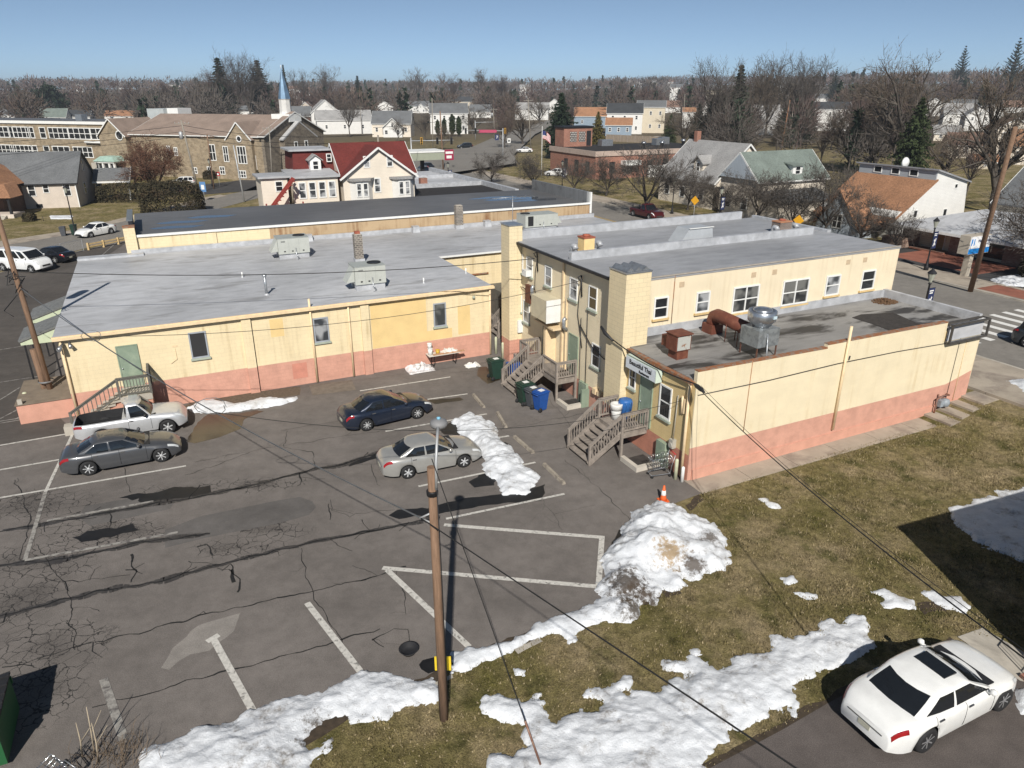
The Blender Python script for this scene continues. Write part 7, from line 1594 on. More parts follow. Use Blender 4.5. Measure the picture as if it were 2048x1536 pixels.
FH = [
 ('white two-storey gabled house behind the steeple', 628, 682, 226, 262, 200, 'y', W_WHITE, SH_LGREY, 12, 2, 2, .35),
 ('white house with grey roof beside bare yard trees, right of the gabled one', 640, 742, 240, 268, 222, 'x', W_WHITE, SH_LGREY, 9, 3, 1, .3),
 ('cream bungalow with wide grey roof and white front gable', 745, 822, 247, 274, 224, 'x', W_CREAM, SH_GREY, 10, 4, 1, .0),
 ('white house with dark grey roof behind columnar evergreens', 862, 936, 226, 268, 208, 'x', W_WHITE, SH_GREY, 10, 4, 2, .1),
 ('small grey roofed house behind the cream bungalow', 818, 862, 212, 226, 203, 'x', W_WHITE, SH_GREY, 8, 2, 1, .1),
 ('white house with grey roof at the bend of the far road', 1030, 1096, 218, 240, 206, 'x', W_WHITE, SH_LGREY, 8, 3, 1, -.1),
 ('brown roofed blue grey house behind the tall conifer', 1148, 1212, 232, 256, 216, 'x', W_BLUE, SH_TAN, 8, 2, 1, -.15),
 ('white house with black roof left of the beige one', 1213, 1282, 226, 268, 208, 'x', W_WHITE, SH_DARK, 9, 3, 2, -.15),
 ('beige house with grey roof right of the black roofed one', 1272, 1326, 214, 266, 202, 'x', W_BEIGE, SH_GREY, 9, 3, 2, -.2),
 ('blue grey garage house with orange brown roof and three windows', 1211, 1262, 250, 272, 237, 'x', W_BLUE, SH_TAN, 7, 3, 1, -.15),
 ('narrow white house with brown roof between dark evergreens', 1364, 1388, 224, 256, 216, 'x', W_WHITE, SH_TAN, 7, 1, 2, -.2),
 ('white house with long grey roof among trees right of the evergreens', 1502, 1552, 246, 270, 212, 'x', W_WHITE, SH_LGREY, 9, 2, 1, -.2),
 ('white two-storey house with dark roof and porch on the rise', 1618, 1692, 218, 262, 205, 'x', W_WHITE, SH_DARK, 9, 3, 2, -.2),
 ('small grey roof peeping above the white porch house', 1622, 1662, 196, 206, 188, 'x', W_WHITE, SH_GREY, 8, 2, 1, -.1),
 ('cream gabled house with dark shaded porch near the leaning pole', 1985, 2046, 258, 320, 236, 'y', W_CREAM, SH_BROWN, 10, 2, 2, -.3),
 ('low brown roofed cream garage left of the cream gabled house', 1898, 1958, 290, 316, 268, 'x', W_CREAM, SH_BROWN, 7, 1, 1, -.3),
 ('white house with pale roof up the slope, nearest the big bare tree', 1838, 1888, 214, 232, 196, 'y', W_WHITE, SH_LGREY, 8, 2, 1, -.3),
 ('pale roofed house in the crowded rooftops on the slope', 1888, 1936, 226, 252, 208, 'x', W_WHITE, SH_LGREY, 8, 2, 1, -.3),
 ('white gabled house on the slope above the brown garage', 1930, 1976, 232, 262, 212, 'y', W_WHITE, SH_LGREY, 8, 2, 2, -.3),
 ('orange brown roofed house at the right edge of the slope', 2020, 2075, 292, 330, 262, 'x', W_CREAM, SH_TAN, 8, 2, 1, -.3),
 ('low orange brown roofed shed below the big leaning tree', 1950, 1992, 324, 338, 312, 'x', W_BEIGE, SH_TAN, 6, 1, 1, -.3),
 ('green roofed house with white gable behind the school', 82, 132, 234, 244, 218, 'x', W_WHITE, SH_GREEN, 8, 2, 1, .1),
 ('dark long roofed house behind the school', 128, 180, 233, 243, 221, 'x', W_WHITE, SH_DARK, 8, 2, 1, .1),
 ('orange brown roofed house behind the school plant room', 212, 268, 232, 243, 222, 'x', W_WHITE, SH_TAN, 8, 2, 1, .1),
 ('grey roofed house at the far left behind the school', -6, 30, 230, 243, 217, 'x', W_WHITE, SH_GREY, 8, 2, 1, .1),
 ('dark brown gabled house beside the church front', 566, 622, 232, 262, 214, 'x', pm('dark_brown_wall', (.10, .05, .035), .15, 1, .8), SH_GREY, 8, 2, 1, .1),
 ('grey house with steep roof behind the steeple', 596, 632, 222, 246, 204, 'y', W_STUCCO, SH_BROWN, 8, 2, 1, .1),
]
FH += [('%s, %s' % (a_, w_), u, u+dw, v-h*.5, v, v-h, rd, wm, rm, 8, 2, 1, rz) for a_, w_, u, dw, v, h, rd, wm, rm, rz in (
 ('small white house with grey roof', 'left of the signals up the far road', 940, 42, 236, 26, 'x', W_WHITE, SH_GREY, 0), ('white gabled house', 'behind the broad dark conifer', 1090, 36, 226, 28, 'y', W_WHITE, SH_LGREY, -.1), ('pale house with brown roof', 'beyond the beige one', 1320, 40, 226, 24, 'x', W_WHITE, SH_BROWN, -.2),
 ('white house', 'glimpsed right of the narrow one', 1395, 34, 232, 24, 'y', W_WHITE, SH_LGREY, -.2), ('white gabled house', 'between the tall slender trees', 1545, 34, 252, 34, 'y', W_WHITE, SH_LGREY, -.2), ('cream house with pale roof', 'half way up the slope by the big bare tree', 1870, 46, 282, 30, 'x', W_CREAM, SH_LGREY, -.3), ('white house with blue grey roof', 'highest in the crowded rooftops', 1905, 44, 222, 22, 'x', W_WHITE, SH_GREY, -.3), ('pale gabled house', 'right of the crowded rooftops', 1962, 40, 236, 26, 'y', W_WHITE, SH_LGREY, -.3), ('white house with brown roof', 'at the top right of the slope', 2010, 46, 226, 24, 'x', W_WHITE, SH_BROWN, -.3), ('white house with grey roof', 'left of the steeple beyond the school', 470, 40, 232, 20, 'x', W_WHITE, SH_GREY, .1), ('pale house with dark roof', 'above the white house with columnar evergreens', 905, 40, 212, 18, 'x', W_BEIGE, SH_DARK, .1), ('white gabled house', 'before the skyline right of the spruce', 752, 34, 226, 24, 'y', W_WHITE, SH_LGREY, .1))]
for lab, u0, u1, ve, vb, vr, rd, wm, rm, dp, wn, rows, rz in FH:
    t = far_house('distant_house', lab, u0, u1, ve, vb, vr, rd, wm, rm, dp, wn, rows, rz)
    if 'cream bungalow' in lab: body(t, -2.6, -2.2, 4.2, 3, -3, 3.4, 6.4, 'y', W_WHITE, SH_GREY, .5); wins(t, '-y', -2.2, [(.3, 3.6, .9, 1.2), (-2.1, 1.0, 1.2, 1.5), (2.2, 1.0, 1.2, 1.5)], fw=.14)
rnd = random.Random(11)
hillspots = [(352, 186, 'left'), (590, 196, 0), (612, 204, 0), (700, 196, 0), (1050, 196, 0), (1175, 178, 0), (1262, 172, 0), (1278, 174, 0), (1308, 176, 0), (1340, 176, 0), (1560, 196, 0), (1575, 186, 0), (240, 176, 0), (420, 182, 0), (160, 180, 0), (1425, 206, 0), (1350, 200, 0)]
for u, v, _ in hillspots:
    P = G(u, v+rnd.uniform(1, 4)); t = thing('hillside_house', 'tiny pale house glimpsed among the bare trees of the far hillside', 'house', (P.x, P.y, gz(P.x, P.y)), rnd.uniform(-.5, .5), 'tiny houses on the far hillside')
    w = rnd.uniform(10, 15); body(t, -w/2, 0, w/2, 8, -3, rnd.uniform(5, 7)+6, rnd.uniform(8, 10)+6, 'x', W_WHITE if rnd.random() < .7 else W_BEIGE, rnd.choice([SH_GREY, SH_LGREY, SH_BROWN]), .3)
# ------------------------------------------------------------------ trees
BARK = pm('grey_bark', (.085, .072, .060), .3, 3, .95); BARK2 = pm('dark_bark', (.055, .046, .040), .3, 3, .95)
TW = {'grey': pm('twigs_grey', (.082, .07, .06), .25, .4, .95, space='WORLD'), 'red': pm('twigs_red', (.092, .064, .054), .25, .4, .95, space='WORLD'), 'brown': pm('twigs_brown', (.10, .078, .058), .25, .4, .95, space='WORLD'), 'rust': pm('twigs_rust', (.12, .060, .038), .25, .6, .95, space='WORLD')}
def bare_tree(seed, h, spread=.45, trunk=.22, limbs=5, r0=None, twig=.022, dens=1.0, upright=.5, lv=4):
    """trunk with limbs as tapered tubes, twigs as slender blades; returns the two meshes"""
    rnd = random.Random(seed); tb = MB(); vs = []; fs = []; r0 = r0 or h*.022
    def blade(a, c, w):
        d = c-a; s = d.cross(Vector((rnd.uniform(-1, 1), rnd.uniform(-1, 1), rnd.uniform(-1, 1)))); 
        if s.length < 1e-6: return
        s.normalize(); i = len(vs); vs.extend([a-s*w, a+s*w, c+s*w*.35, c-s*w*.35]); fs.append((i, i+1, i+2, i+3))
    def grow(p, d, L, r, level):
        n = 4 if level < 2 else 3; pts = [p]; q = p.copy(); dd = d.copy()
        for i in range(n):
            k = .16 if level else .06
            dd = (dd+Vector((rnd.gauss(0, k), rnd.gauss(0, k), rnd.gauss(0, k)+ (.10*upright if level else 0)))).normalized(); q = q+dd*L/n; pts.append(q.copy())
        if level <= 2 and r > twig*1.6: tb.tube(pts, [max(twig*.6, r*(1-.62*i/n)) for i in range(n+1)], 6 if level == 0 else (5 if level == 1 else 3), cap=False)
        else:
            for a, c in zip(pts, pts[1:]): blade(a, c, max(twig*.5, r*.8))
        if level >= lv: return
        if level == 0:
            for k in range(limbs):
                t = 1.0 if k < 2 else rnd.uniform(.55, .98); a = 2*math.pi*k/limbs+rnd.uniform(-.5, .5); sp = spread*rnd.uniform(.7, 1.35)
                nd = Vector((math.cos(a)*sp, math.sin(a)*sp, 1)).normalized(); pp = pts[-2].lerp(pts[-1], t) if t > .75 else pts[-3].lerp(pts[-2], t)
                grow(pp, nd, h*(1-trunk)*rnd.uniform(.5, .68), r*.55, 1)
            return
        cnt = int({1: 8, 2: 7, 3: 6}.get(level, 5)*dens+rnd.random())
        for k in range(cnt):
            t = rnd.uniform(.22, 1); x = t*n; i = min(n-1, int(x)); pp = pts[i].lerp(pts[i+1], x-i)
            side = Vector((rnd.gauss(0, 1), rnd.gauss(0, 1), rnd.gauss(0, 1))); side -= dd*side.dot(dd)
            if side.length < .01: continue
            side.normalize(); nd = (dd*rnd.uniform(.5, 1.0)+side*rnd.uniform(.55, 1.0)+Vector((0, 0, .28*upright))).normalized()
            grow(pp, nd, L*rnd.uniform(.36, .62), r*(.42 if level < 3 else .5), level+1)
    grow(Vector((0, 0, -.1)), Vector((rnd.gauss(0, .03), rnd.gauss(0, .03), 1)).normalized(), h*trunk, r0, 0)
    me = bpy.data.meshes.new('crown'); me.from_pydata([tuple(v) for v in vs], [], fs)
    return tb, me, sorted(v.z for v in vs)[int(len(vs)*.995)]
PROTO = []
def proto(name, kind, tb, me, h, bark, leaf, tmesh=None):
    """a tree to copy: Empty > trunk, crown"""
    t = bpy.data.objects.new(name, None); C.objects.link(t); BASE[t.name] = Vector((0, 0, 0)); t['category'] = 'tree'; t['label'] = 'tree'
    tb.build('trunk', bark, t, recalc=False); c = bpy.data.objects.new('crown', me); C.objects.link(c); c.parent = t; me.materials.append(leaf); t['h'] = h; return t
BT = [proto('bare_tree', 0, *bare_tree(s, 8, .8, .2, 6, .18, .031, 1.3, .4), BARK2, TW['grey']) for s in (1, 2, 3)]
BT += [proto('bare_tree', 0, *bare_tree(s, 18, .38, .24, 6, .36, .048, 1.1, .9), BARK, TW[c]) for s, c in ((4, 'grey'), (5, 'brown'), (6, 'red'), (7, 'grey'))]
BT += [proto('bare_tree', 0, *bare_tree(8, 18, .6, .2, 6, .5, .046, 1.1, .5), BARK, TW['brown']), proto('bare_tree', 0, *bare_tree(9, 7, .8, .16, 7, .16, .034, 1.5, .2), BARK2, TW['rust'])]
def conifer(seed, h, rad, kind='spruce', leaf=.16, n=1.0, droop=.25):
    rnd = random.Random(seed); tb = MB(); tb.tube([(0, 0, -.1), (0, 0, h*.5), (0, 0, h*.97)], [h*.017, h*.01, .02], 6, cap=False); vs = []; fs = []
    z = h*(.10 if kind != 'pine' else .05)
    while z < h*.985:
        f = z/h
        if kind == 'pine': R_ = rad*math.sqrt(max(.02, 1-(f-.42)**2/.34))
        elif kind == 'column': R_ = rad*min(1, (1-f)*3.2)*(.85+.15*rnd.random())
        elif kind == 'spiky': R_ = rad*(1-f)**.8*rnd.uniform(.75, 1.1)
        elif kind == 'bushy': R_ = rad*(1-f**2.4)*rnd.uniform(.75, 1.1)
        else: R_ = rad*(1-f)**.75*rnd.uniform(.7, 1.15)
        nb = max(4, int({'spiky': 7, 'column': 10, 'pine': 12}.get(kind, 12)*(.5+.7*(1-f))))
        a0 = rnd.uniform(0, 6.28)
        for k in range(nb):
            a = a0+2*math.pi*k/nb+rnd.uniform(-.3, .3); L = R_*rnd.uniform(.7, 1.08); up = {'spiky': .35, 'column': .9}.get(kind, -.1)
            tip = Vector((math.cos(a)*L, math.sin(a)*L, L*up-(droop*L if kind == 'spruce' else 0)))
            b0 = Vector((0, 0, z)); m = max(3, int(L/leaf*1.5*n))
            for i in range(m):
                t = (i+.6)/m; p = b0+tip*t+Vector((rnd.gauss(0, .05), rnd.gauss(0, .05), rnd.gauss(0, .05)))*(.4+L*.5)
                if kind == 'spiky': p.z += .25*L*t*t
                for _ in range(5 if kind != 'spiky' else 3):
                    dv = Vector((rnd.gauss(0, 1), rnd.gauss(0, 1), rnd.gauss(-.35, .6))).normalized(); s = leaf*rnd.uniform(.9, 2.1)*(1.1-.45*t)
                    e = dv.cross(Vector((rnd.gauss(0, 1), rnd.gauss(0, 1), rnd.gauss(0, 1)))).normalized(); q = len(vs)
                    vs.extend([p-dv*s*.7-e*s*.42, p-dv*s*.6+e*s*.42, p+dv*s]); fs.append((q, q+1, q+2))
            if kind == 'spiky': tb.tube([b0, b0+tip*.55, b0+tip+Vector((0, 0, .25*L))], [.05, .03, .012], 3, cap=False)
        z += h*{'spiky': .055, 'column': .03, 'pine': .05}.get(kind, .036)
    me = bpy.data.meshes.new('crown'); me.from_pydata([tuple(v) for v in vs], [], fs); return tb, me, h
NEED = pm('needles_dark', (.020, .034, .018), .4, .5, .9, space='WORLD'); NEED2 = pm('needles_green', (.040, .056, .020), .4, .5, .9, space='WORLD'); NEED3 = pm('needles_olive', (.115, .095, .025), .35, .6, .9, space='WORLD'); NEED4 = pm('needles_grey_green', (.042, .046, .030), .4, .5, .9, space='WORLD')
CT = {'spruce': proto('conifer_tree', 1, *conifer(1, 16, 3.4, 'spruce', .26, .9), BARK2, NEED), 'spruce2': proto('conifer_tree', 1, *conifer(2, 16, 3.8, 'spruce', .3, .7), BARK2, NEED4), 'cedar': proto('conifer_tree', 1, *conifer(3, 14, 4.8, 'bushy', .34, .8), BARK2, NEED), 'cedarg': proto('conifer_tree', 1, *conifer(4, 14, 4.2, 'bushy', .3, .8), BARK2, NEED2), 'olive': proto('conifer_tree', 1, *conifer(5, 9, 2.3, 'bushy', .22, .9), BARK2, NEED3), 'pine': proto('pine_tree', 1, *conifer(6, 11, 6, 'pine', .34, .9), BARK2, NEED), 'column': proto('columnar_shrub', 1, *conifer(7, 5, .85, 'column', .16, 1.0), BARK2, NEED2), 'spiky': proto('conifer_tree', 1, *conifer(8, 14, 4.4, 'spiky', .2, 1.3), BARK2, NEED)}
used = set()
def tree(pr, u, vb, vt, label, rz=0.0, group=None, sx=1.0, base=None):
    P = base if base is not None else G(u, vb); hgt = HT(u, vt, P)-P.z; s = hgt/pr['h']; loc = (P.x, P.y, P.z)
    if pr.name not in used:
        used.add(pr.name); t = pr; t.location = loc; t.rotation_euler = (0, 0, rz); t['label'] = label
        if group: t['group'] = group
    else: t = dup(pr, loc, rz, None, label, group)
    t.scale = (s*sx, s*sx, s); return t
b0, b1, b2, t0, t1, t2, t3, bg_, rt = BT
near = 'bare street trees'
for pr, u, vb, vt, sx, lab in ((b0, 1292, 432, 288, 1.0, 'bare kerb tree standing in front of the brick hall, tallest of the near ones'), (b1, 1066, 380, 300, 1.1, 'bare kerb tree between the banner lamp and the flagpole'), (b2, 984, 368, 302, 1.15, 'bare kerb tree farthest up the street, by the signals'), (b2, 1212, 392, 312, 1.2, 'bare tree in front of the left end of the brick hall'), (b0, 1375, 420, 338, 1.2, 'bare tree hiding the pale grey roofed cape house'), (b1, 1440, 438, 350, 1.2, 'bare tree beside the red pickup across the street'), (b2, 1645, 472, 326, 1.0, 'bare tree before the front gable of the white house'), (b0, 1512, 452, 338, 1.15, 'bare tree before the green grey roofed house'), (b1, 1580, 462, 350, 1.1, 'bare tree between the green roofed and the white house'), (b2, 1722, 488, 392, 1.3, 'low bare tree before the white house, left of the office'), (b1, 1790, 500, 410, 1.2, 'low bare tree at the corner of the insurance office'), (b0, 1150, 388, 318, 1.15, 'bare tree behind the flagpole'), (b0, 2085, 560, 372, 1.3, 'bare tree reaching in from the right picture edge')):
    tree(pr, u, vb, vt, lab, random.uniform(0, 6), near, sx)
for pr, u, vb, vt, sx, lab, rz in ((bg_, 1792, 352, 104, .95, 'huge spreading bare tree in the middle of the right side, above the white house', .3), (bg_, 1985, 425, 130, .9, 'big bare tree behind the leaning pole at the right edge', 2.1),
    (t0, 1418, 300, 118, 1.0, 'tall bare tree left of the tall evergreen beyond the brick hall', 1), (t3, 1530, 276, 112, 1.0, 'tall slender bare tree above the long grey roofed white house', 2), (t0, 1572, 280, 110, 1.0, 'tall slender bare tree nearest the brown utility pole', 5), (t3, 1602, 278, 114, .9, 'tall bare tree left of the white porch house', 3), (t1, 1500, 290, 140, 1.0, 'brown bare tree among the evergreens', 2.5),
    (t3, 478, 246, 104, 1.0, 'tallest bare tree of the clump behind the church roof', 0), (t0, 505, 246, 112, 1.0, 'bare tree between the clump and the spruce behind the church', 2), (t1, 412, 244, 150, 1.1, 'brown bare tree left of the clump behind the church', 1), (t2, 438, 246, 140, 1.1, 'reddish bare tree in the clump behind the church', 3), (t1, 655, 214, 130, 1.15, 'round crowned bare tree right of the steeple', 4), (t0, 604, 226, 140, 1.0, 'bare tree just right of the spire', 2),
    (t1, 838, 212, 137, 1.2, 'broad bare tree on the skyline over the cream bungalow', 0), (t2, 905, 212, 146, 1.2, 'reddish bare tree over the white house with columnar evergreens', 1), (t1, 960, 214, 138, 1.3, 'broad brown bare tree on the skyline above the signals', 2), (t2, 1002, 220, 150, 1.2, 'reddish bare tree right of the broad brown one', 3), (t0, 1300, 206, 150, 1.2, 'bare tree behind the beige house', 3), (t2, 1240, 206, 158, 1.2, 'reddish bare tree behind the black roofed house', 1.2),
    (t3, 700, 274, 196, 1.0, 'bare yard tree before the white gabled houses', 1), (t1, 60, 240, 172, 1.3, 'bare tree left of the dark round pine', 2), (t2, 265, 236, 158, 1.3, 'reddish bare tree behind the school roof', 1), (t2, 345, 240, 160, 1.3, 'reddish bare tree behind the taupe church roof', 3), (t1, 2040, 250, 70, .9, 'bare tree above the tall dark evergreen at the right edge', 1), (t1, 1720, 260, 150, 1.2, 'brown bare tree behind the white porch house', 4)):
    tree(pr, u, vb, vt, lab, rz, 'taller bare trees among the houses', sx)
for i, (u, v, vt, sx) in enumerate(((1010, 300, 226, 1.3), (1046, 292, 214, 1.2), (885, 300, 248, 1.2), (850, 282, 226, 1.2), (945, 268, 214, 1.3), (1142, 262, 206, 1.2), (1080, 250, 196, 1.2), (795, 284, 236, 1.2), (610, 290, 226, 1.1), (1362, 300, 214, 1.2), (1640, 330, 232, 1.2), (1700, 340, 222, 1.2), (1550, 320, 236, 1.2), (1745, 350, 226, 1.1), (1880, 372, 250, 1.2), (1930, 392, 262, 1.2), (1480, 306, 226, 1.2), (1662, 300, 208, 1.1), (1838, 300, 216, 1.1))):
    tree((t2, bg_, t1, t0, bg_)[i % 5], u, v, vt, ('bare tree standing by the far road and junction', 'bare tree in the rough ground beyond the street houses')[u > 1300], i*1.3, ('bare trees by the far junction', 'bare trees in the rough ground on the right')[u > 1300], sx)
tree(rt, 316, 392, 278, 'rust coloured low branching tree before the stone school', .5, None, 1.15)
for k, u, vb, vt, sx, lab in (('spruce', 452, 246, 113, 1.7, 'dark spruce left of the tallest bare tree behind the church'), ('spruce', 528, 244, 118, 1.7, 'dark spruce close to the left side of the spire'), ('spruce2', 577, 234, 128, .6, 'thin ragged evergreen just right of the spire'), ('spruce', 719, 218, 150, 1.3, 'dark spruce alone on the skyline over the white gabled houses'), ('pine', 110, 240, 168, 1.0, 'big dark round pine behind the school'),
    ('cedar', 1120, 318, 184, .95, 'broad dark conifer behind the brick corner tower'), ('olive', 1194, 296, 222, .9, 'yellow green conifer right of the broad dark one'), ('cedarg', 1338, 292, 226, .9, 'dark green conifer left of the plank fence car'), ('cedar', 1392, 296, 206, .8, 'dark evergreen right of the narrow white house'), ('spruce2', 1466, 292, 128, 1.3, 'tall grey green spruce beyond the brick hall'), ('spruce2', 1440, 298, 190, 1.2, 'shorter grey green evergreen at the foot of the tall spruce'), ('cedar', 1415, 298, 196, .7, 'dark evergreen between the narrow white house and the tall spruce'), ('cedar', 1560, 288, 215, .9, 'dark evergreen behind the brown utility pole'), ('cedar', 1612, 290, 200, .7, 'dark evergreen left of the white porch house'),
    ('cedarg', 1812, 372, 192, .85, 'olive green cedar right of the huge bare tree'), ('spiky', 1664, 206, 134, 1.0, 'spiky evergreen on the skyline above the small grey roof'), ('spiky', 1912, 190, 92, 1.0, 'spiky open branched evergreen alone on the skyline'), ('spiky', 2012, 200, 76, 1.0, 'large dark evergreen on the skyline at the right edge'), ('spruce', 1153, 206, 178, .9, 'small pointed evergreen right of the broad dark conifer'), ('spruce', 352, 240, 226, .9, 'tiny pointed evergreen behind the taupe roof')):
    tree(CT[k], u, vb, vt, lab, random.uniform(0, 6), 'evergreens', sx)
for u, vb, vt, lab in ((876, 272, 239, 'columnar evergreen farthest from the signals, of four before the white house'), (889, 272, 236, 'second columnar evergreen of four, next to the farthest'), (905, 273, 228, 'tallest columnar evergreen of four before the white house'), (918, 273, 232, 'columnar evergreen of four nearest the signals'), (247, 346, 322, 'small conical evergreen by the school porch'), (14, 338, 318, 'small conical evergreen at the far left of the school'), (24, 338, 319, 'small conical evergreen second from the left of the school'), (434, 352, 326, 'columnar evergreen against the middle of the church wall'), (424, 352, 330, 'columnar evergreen left of the middle of the church wall')):
    tree(CT['column'], u, vb, vt, lab, random.uniform(0, 6), 'columnar evergreens')
def bush(name, label, L, D, H, loc, rz, mat, seed, cat='hedge', n=5200, leaf=.11, group=None):
    """clipped or loose shrub: leaf sized faces through a rounded volume, twigs inside"""
    rnd = random.Random(seed); vs = []; fs = []; tw = MB()
    for _ in range(n):
        while True:
            x, y, z = rnd.uniform(-1, 1), rnd.uniform(-1, 1), rnd.uniform(0, 1); k = (abs(x)**4+abs(y)**4+abs(z)**5)
            if .45 < k < 1.0+.12*noise.noise((x*4, y*4, z*4+seed)): break
        p = Vector((x*L/2, y*D/2, z*H*(1+.08*noise.noise((x*3+seed, y*3, 0))))); dv = Vector((rnd.gauss(0, 1), rnd.gauss(0, 1), rnd.gauss(0, 1))).normalized(); e = dv.cross(Vector((rnd.gauss(0, 1), rnd.gauss(0, 1), rnd.gauss(0, 1)))).normalized(); s = leaf*rnd.uniform(.6, 1.5); q = len(vs)
        vs.extend([p-dv*s-e*s*.6, p-dv*s+e*s*.6, p+dv*s]); fs.append((q, q+1, q+2))
    t = thing(name, label, cat, loc, rz, group); me = bpy.data.meshes.new('foliage'); me.from_pydata([tuple(v) for v in vs], [], fs); me.materials.append(mat); o = bpy.data.objects.new('foliage', me); C.objects.link(o); o.parent = t
    for i in range(max(3, int(L*1.5))): x = -L*.42+L*.84*(i/max(1, int(L*1.5)-1)); tw.tube([(x, 0, -.1), (x+rnd.uniform(-.2, .2), rnd.uniform(-.2, .2), H*.8)], [.05, .02], 4)
    tw.build('stem', BARK2, t); return t
HEDG = pm('hedge_leaves', (.042, .036, .018), .4, .6, .95, space='WORLD', col2=(.075, .05, .026), col2_scale=.9)
p = G(258, 402); bush('hedge', 'long dark clipped hedge beside the grey bungalow', 9.0, 4, 2.6, p, R(8), HEDG, 1, leaf=.13)
p = G(348, 426); bush('hedge', 'big boxy dark hedge behind the left end of the dark roof', 8.2, 4.5, 4.3, p, R(5), HEDG, 2, n=7500, leaf=.13)
p = G(60, 442); bush('shrub', 'small round brown shrub by the porch house steps', 1.4, 1.4, 1.0, p, 0, HEDG, 3, 'shrub', 900)
bush('shrub', 'big brown green shrub beside the insurance office', 4.0, 3.0, 2.2, W(48.4, 13.2, Zs+.1), ROT, HEDG, 4, 'shrub', 3000)
for i, (u, v, h, lab) in enumerate(((468, 356, 2.2, 'round brown shrub at the church wall nearest the small gable'), (512, 360, 2.2, 'round dark shrub at the corner of the church'), (420, 358, 1.6, 'low round shrub under the church windows'))): bush('shrub', lab, 2.2, 2.0, h, G(u, v), 0, HEDG, 5+i, 'shrub', 1200, .12, 'shrubs along the church wall')
# dry brush by the dumpster
t = thing('dry_brush', 'tangle of dry leafless brush by the snow in the near corner', 'brush', G(225, 1515, 0), 0); b = MB(); rnd = random.Random(4)
for i in range(100):
    a = rnd.uniform(0, 6.28); r_ = rnd.uniform(.1, 1.1); p = Vector((rnd.gauss(0, .45), rnd.gauss(0, .3), 0)); h = rnd.uniform(.2, .6); q = p+Vector((math.cos(a)*r_*.5, math.sin(a)*r_*.5, h)); b.tube([p, (p+q)/2+Vector((rnd.gauss(0, .08), rnd.gauss(0, .08), .08)), q], [.008, .006, .003], 3, cap=False)
b.build('twig', pm('dry_twigs', (.17, .125, .085), .35, 5, .95), t); b = MB()
for x, y, h in ((-.5, .1, 1.5), (-.3, -.1, 1.2), (-.75, .0, 1.1)): b.tube([(x, y, 0), (x+.08, y, h*.5), (x-.05+.1*h, y+.05, h)], [.022, .018, .008], 5); b.tube([(x+.06, y, h*.45), (x+.4, y+.1, h*.9)], [.012, .006], 4)
b.build('stem', pm('pale_stem', (.36, .30, .22), .2, 6, .9), t)
# ---- far wood: one mass of small bare trees over the hills, and the denser belts between the far houses
def wood_mass(name, label, n, rmin, rmax, seed, mats, hr=(9, 15), blades=46, ever=.05, amin=-44, amax=44, w=.10, keep=None):
    rnd = random.Random(seed); groups = {k: ([], []) for k in range(len(mats))}
    for _ in range(n):
        for _try in range(40):
            a = R(rnd.uniform(amin, amax)); r = math.sqrt(rnd.uniform(rmin**2, rmax**2)) if rmin > 600 else rnd.uniform(rmin, rmax); X, Y = r*math.sin(a), r*math.cos(a)
            if noise.noise((X/160, Y/160, seed)) > -.28 and (keep is None or keep(X, Y)) and not any(h0 < R(90)-math.atan2(Y, X) < h1 and r < hd+9 for h0, h1, hd in HS): break
        else: continue
        z0 = gz(X, Y)-.5; h = rnd.uniform(*hr); ev = rnd.random() < ever; k = len(mats)-1 if ev else int(max(0, min(len(mats)-2, (noise.noise((X/90, Y/90, 7))+.5)*(len(mats)-1)+rnd.uniform(-.6, .6)))); vs, fs = groups[k]
        ww = w*(r/600)**.5
        q = len(vs); vs.extend([(X-.2, Y, z0), (X+.2, Y, z0), (X, Y, z0+h*.7)]); fs.append((q, q+1, q+2)); sp = h*rnd.uniform(.30, .48)
        for i in range(blades):
            if ev:
                f = rnd.random()**.8; rr = sp*.55*(1-f); aa = rnd.uniform(0, 6.28); p = Vector((X+rr*math.cos(aa)*rnd.random(), Y+rr*math.sin(aa)*rnd.random(), z0+h*(.1+.9*f))); L = h*.12
                d = Vector((rnd.gauss(0, 1), rnd.gauss(0, 1), rnd.gauss(0, .6))).normalized(); wd_ = ww*4
            else:
                th = rnd.uniform(0, 6.28); cphi = rnd.uniform(-.45, 1); rad = rnd.uniform(.35, 1)**.6; sphi = math.sqrt(1-cphi*cphi)
                o = Vector((sphi*math.cos(th)*sp, sphi*math.sin(th)*sp, cphi*h*.42)); p = Vector((X, Y, z0+h*.56))+o*rad; d = (o.normalized()+Vector((rnd.gauss(0, .5), rnd.gauss(0, .5), .5+rnd.gauss(0, .4)))).normalized(); L = h*rnd.uniform(.10, .24); wd_ = ww
            e = d.cross(Vector((rnd.gauss(0, 1), rnd.gauss(0, 1), rnd.gauss(0, 1)))).normalized()*wd_; q = len(vs)
            vs.extend([tuple(p-e), tuple(p+e), tuple(p+d*L)]); fs.append((q, q+1, q+2))
    V = []; F = []; MI = []
    for k, (vs, fs) in groups.items():
        o = len(V); V += vs; F += [(a+o, b_+o, c+o) for a, b_, c in fs]; MI += [k]*len(fs)
    me = bpy.data.meshes.new(name); me.from_pydata(V, [], F)
    for m in mats: me.materials.append(m)
    me.polygons.foreach_set('material_index', MI); o = bpy.data.objects.new(name, me); C.objects.link(o); _props(o, label, 'wood', None, 'stuff')
FW = [pm('far_twigs_grey', (.135, .118, .108), .2, .02, .95, space='WORLD'), pm('far_twigs_brown', (.14, .108, .092), .2, .02, .95, space='WORLD'), pm('far_twigs_red', (.128, .092, .084), .2, .02, .95, space='WORLD'), NEED]  # far twigs paler and greyer than mid ones: distance haze put into the colour
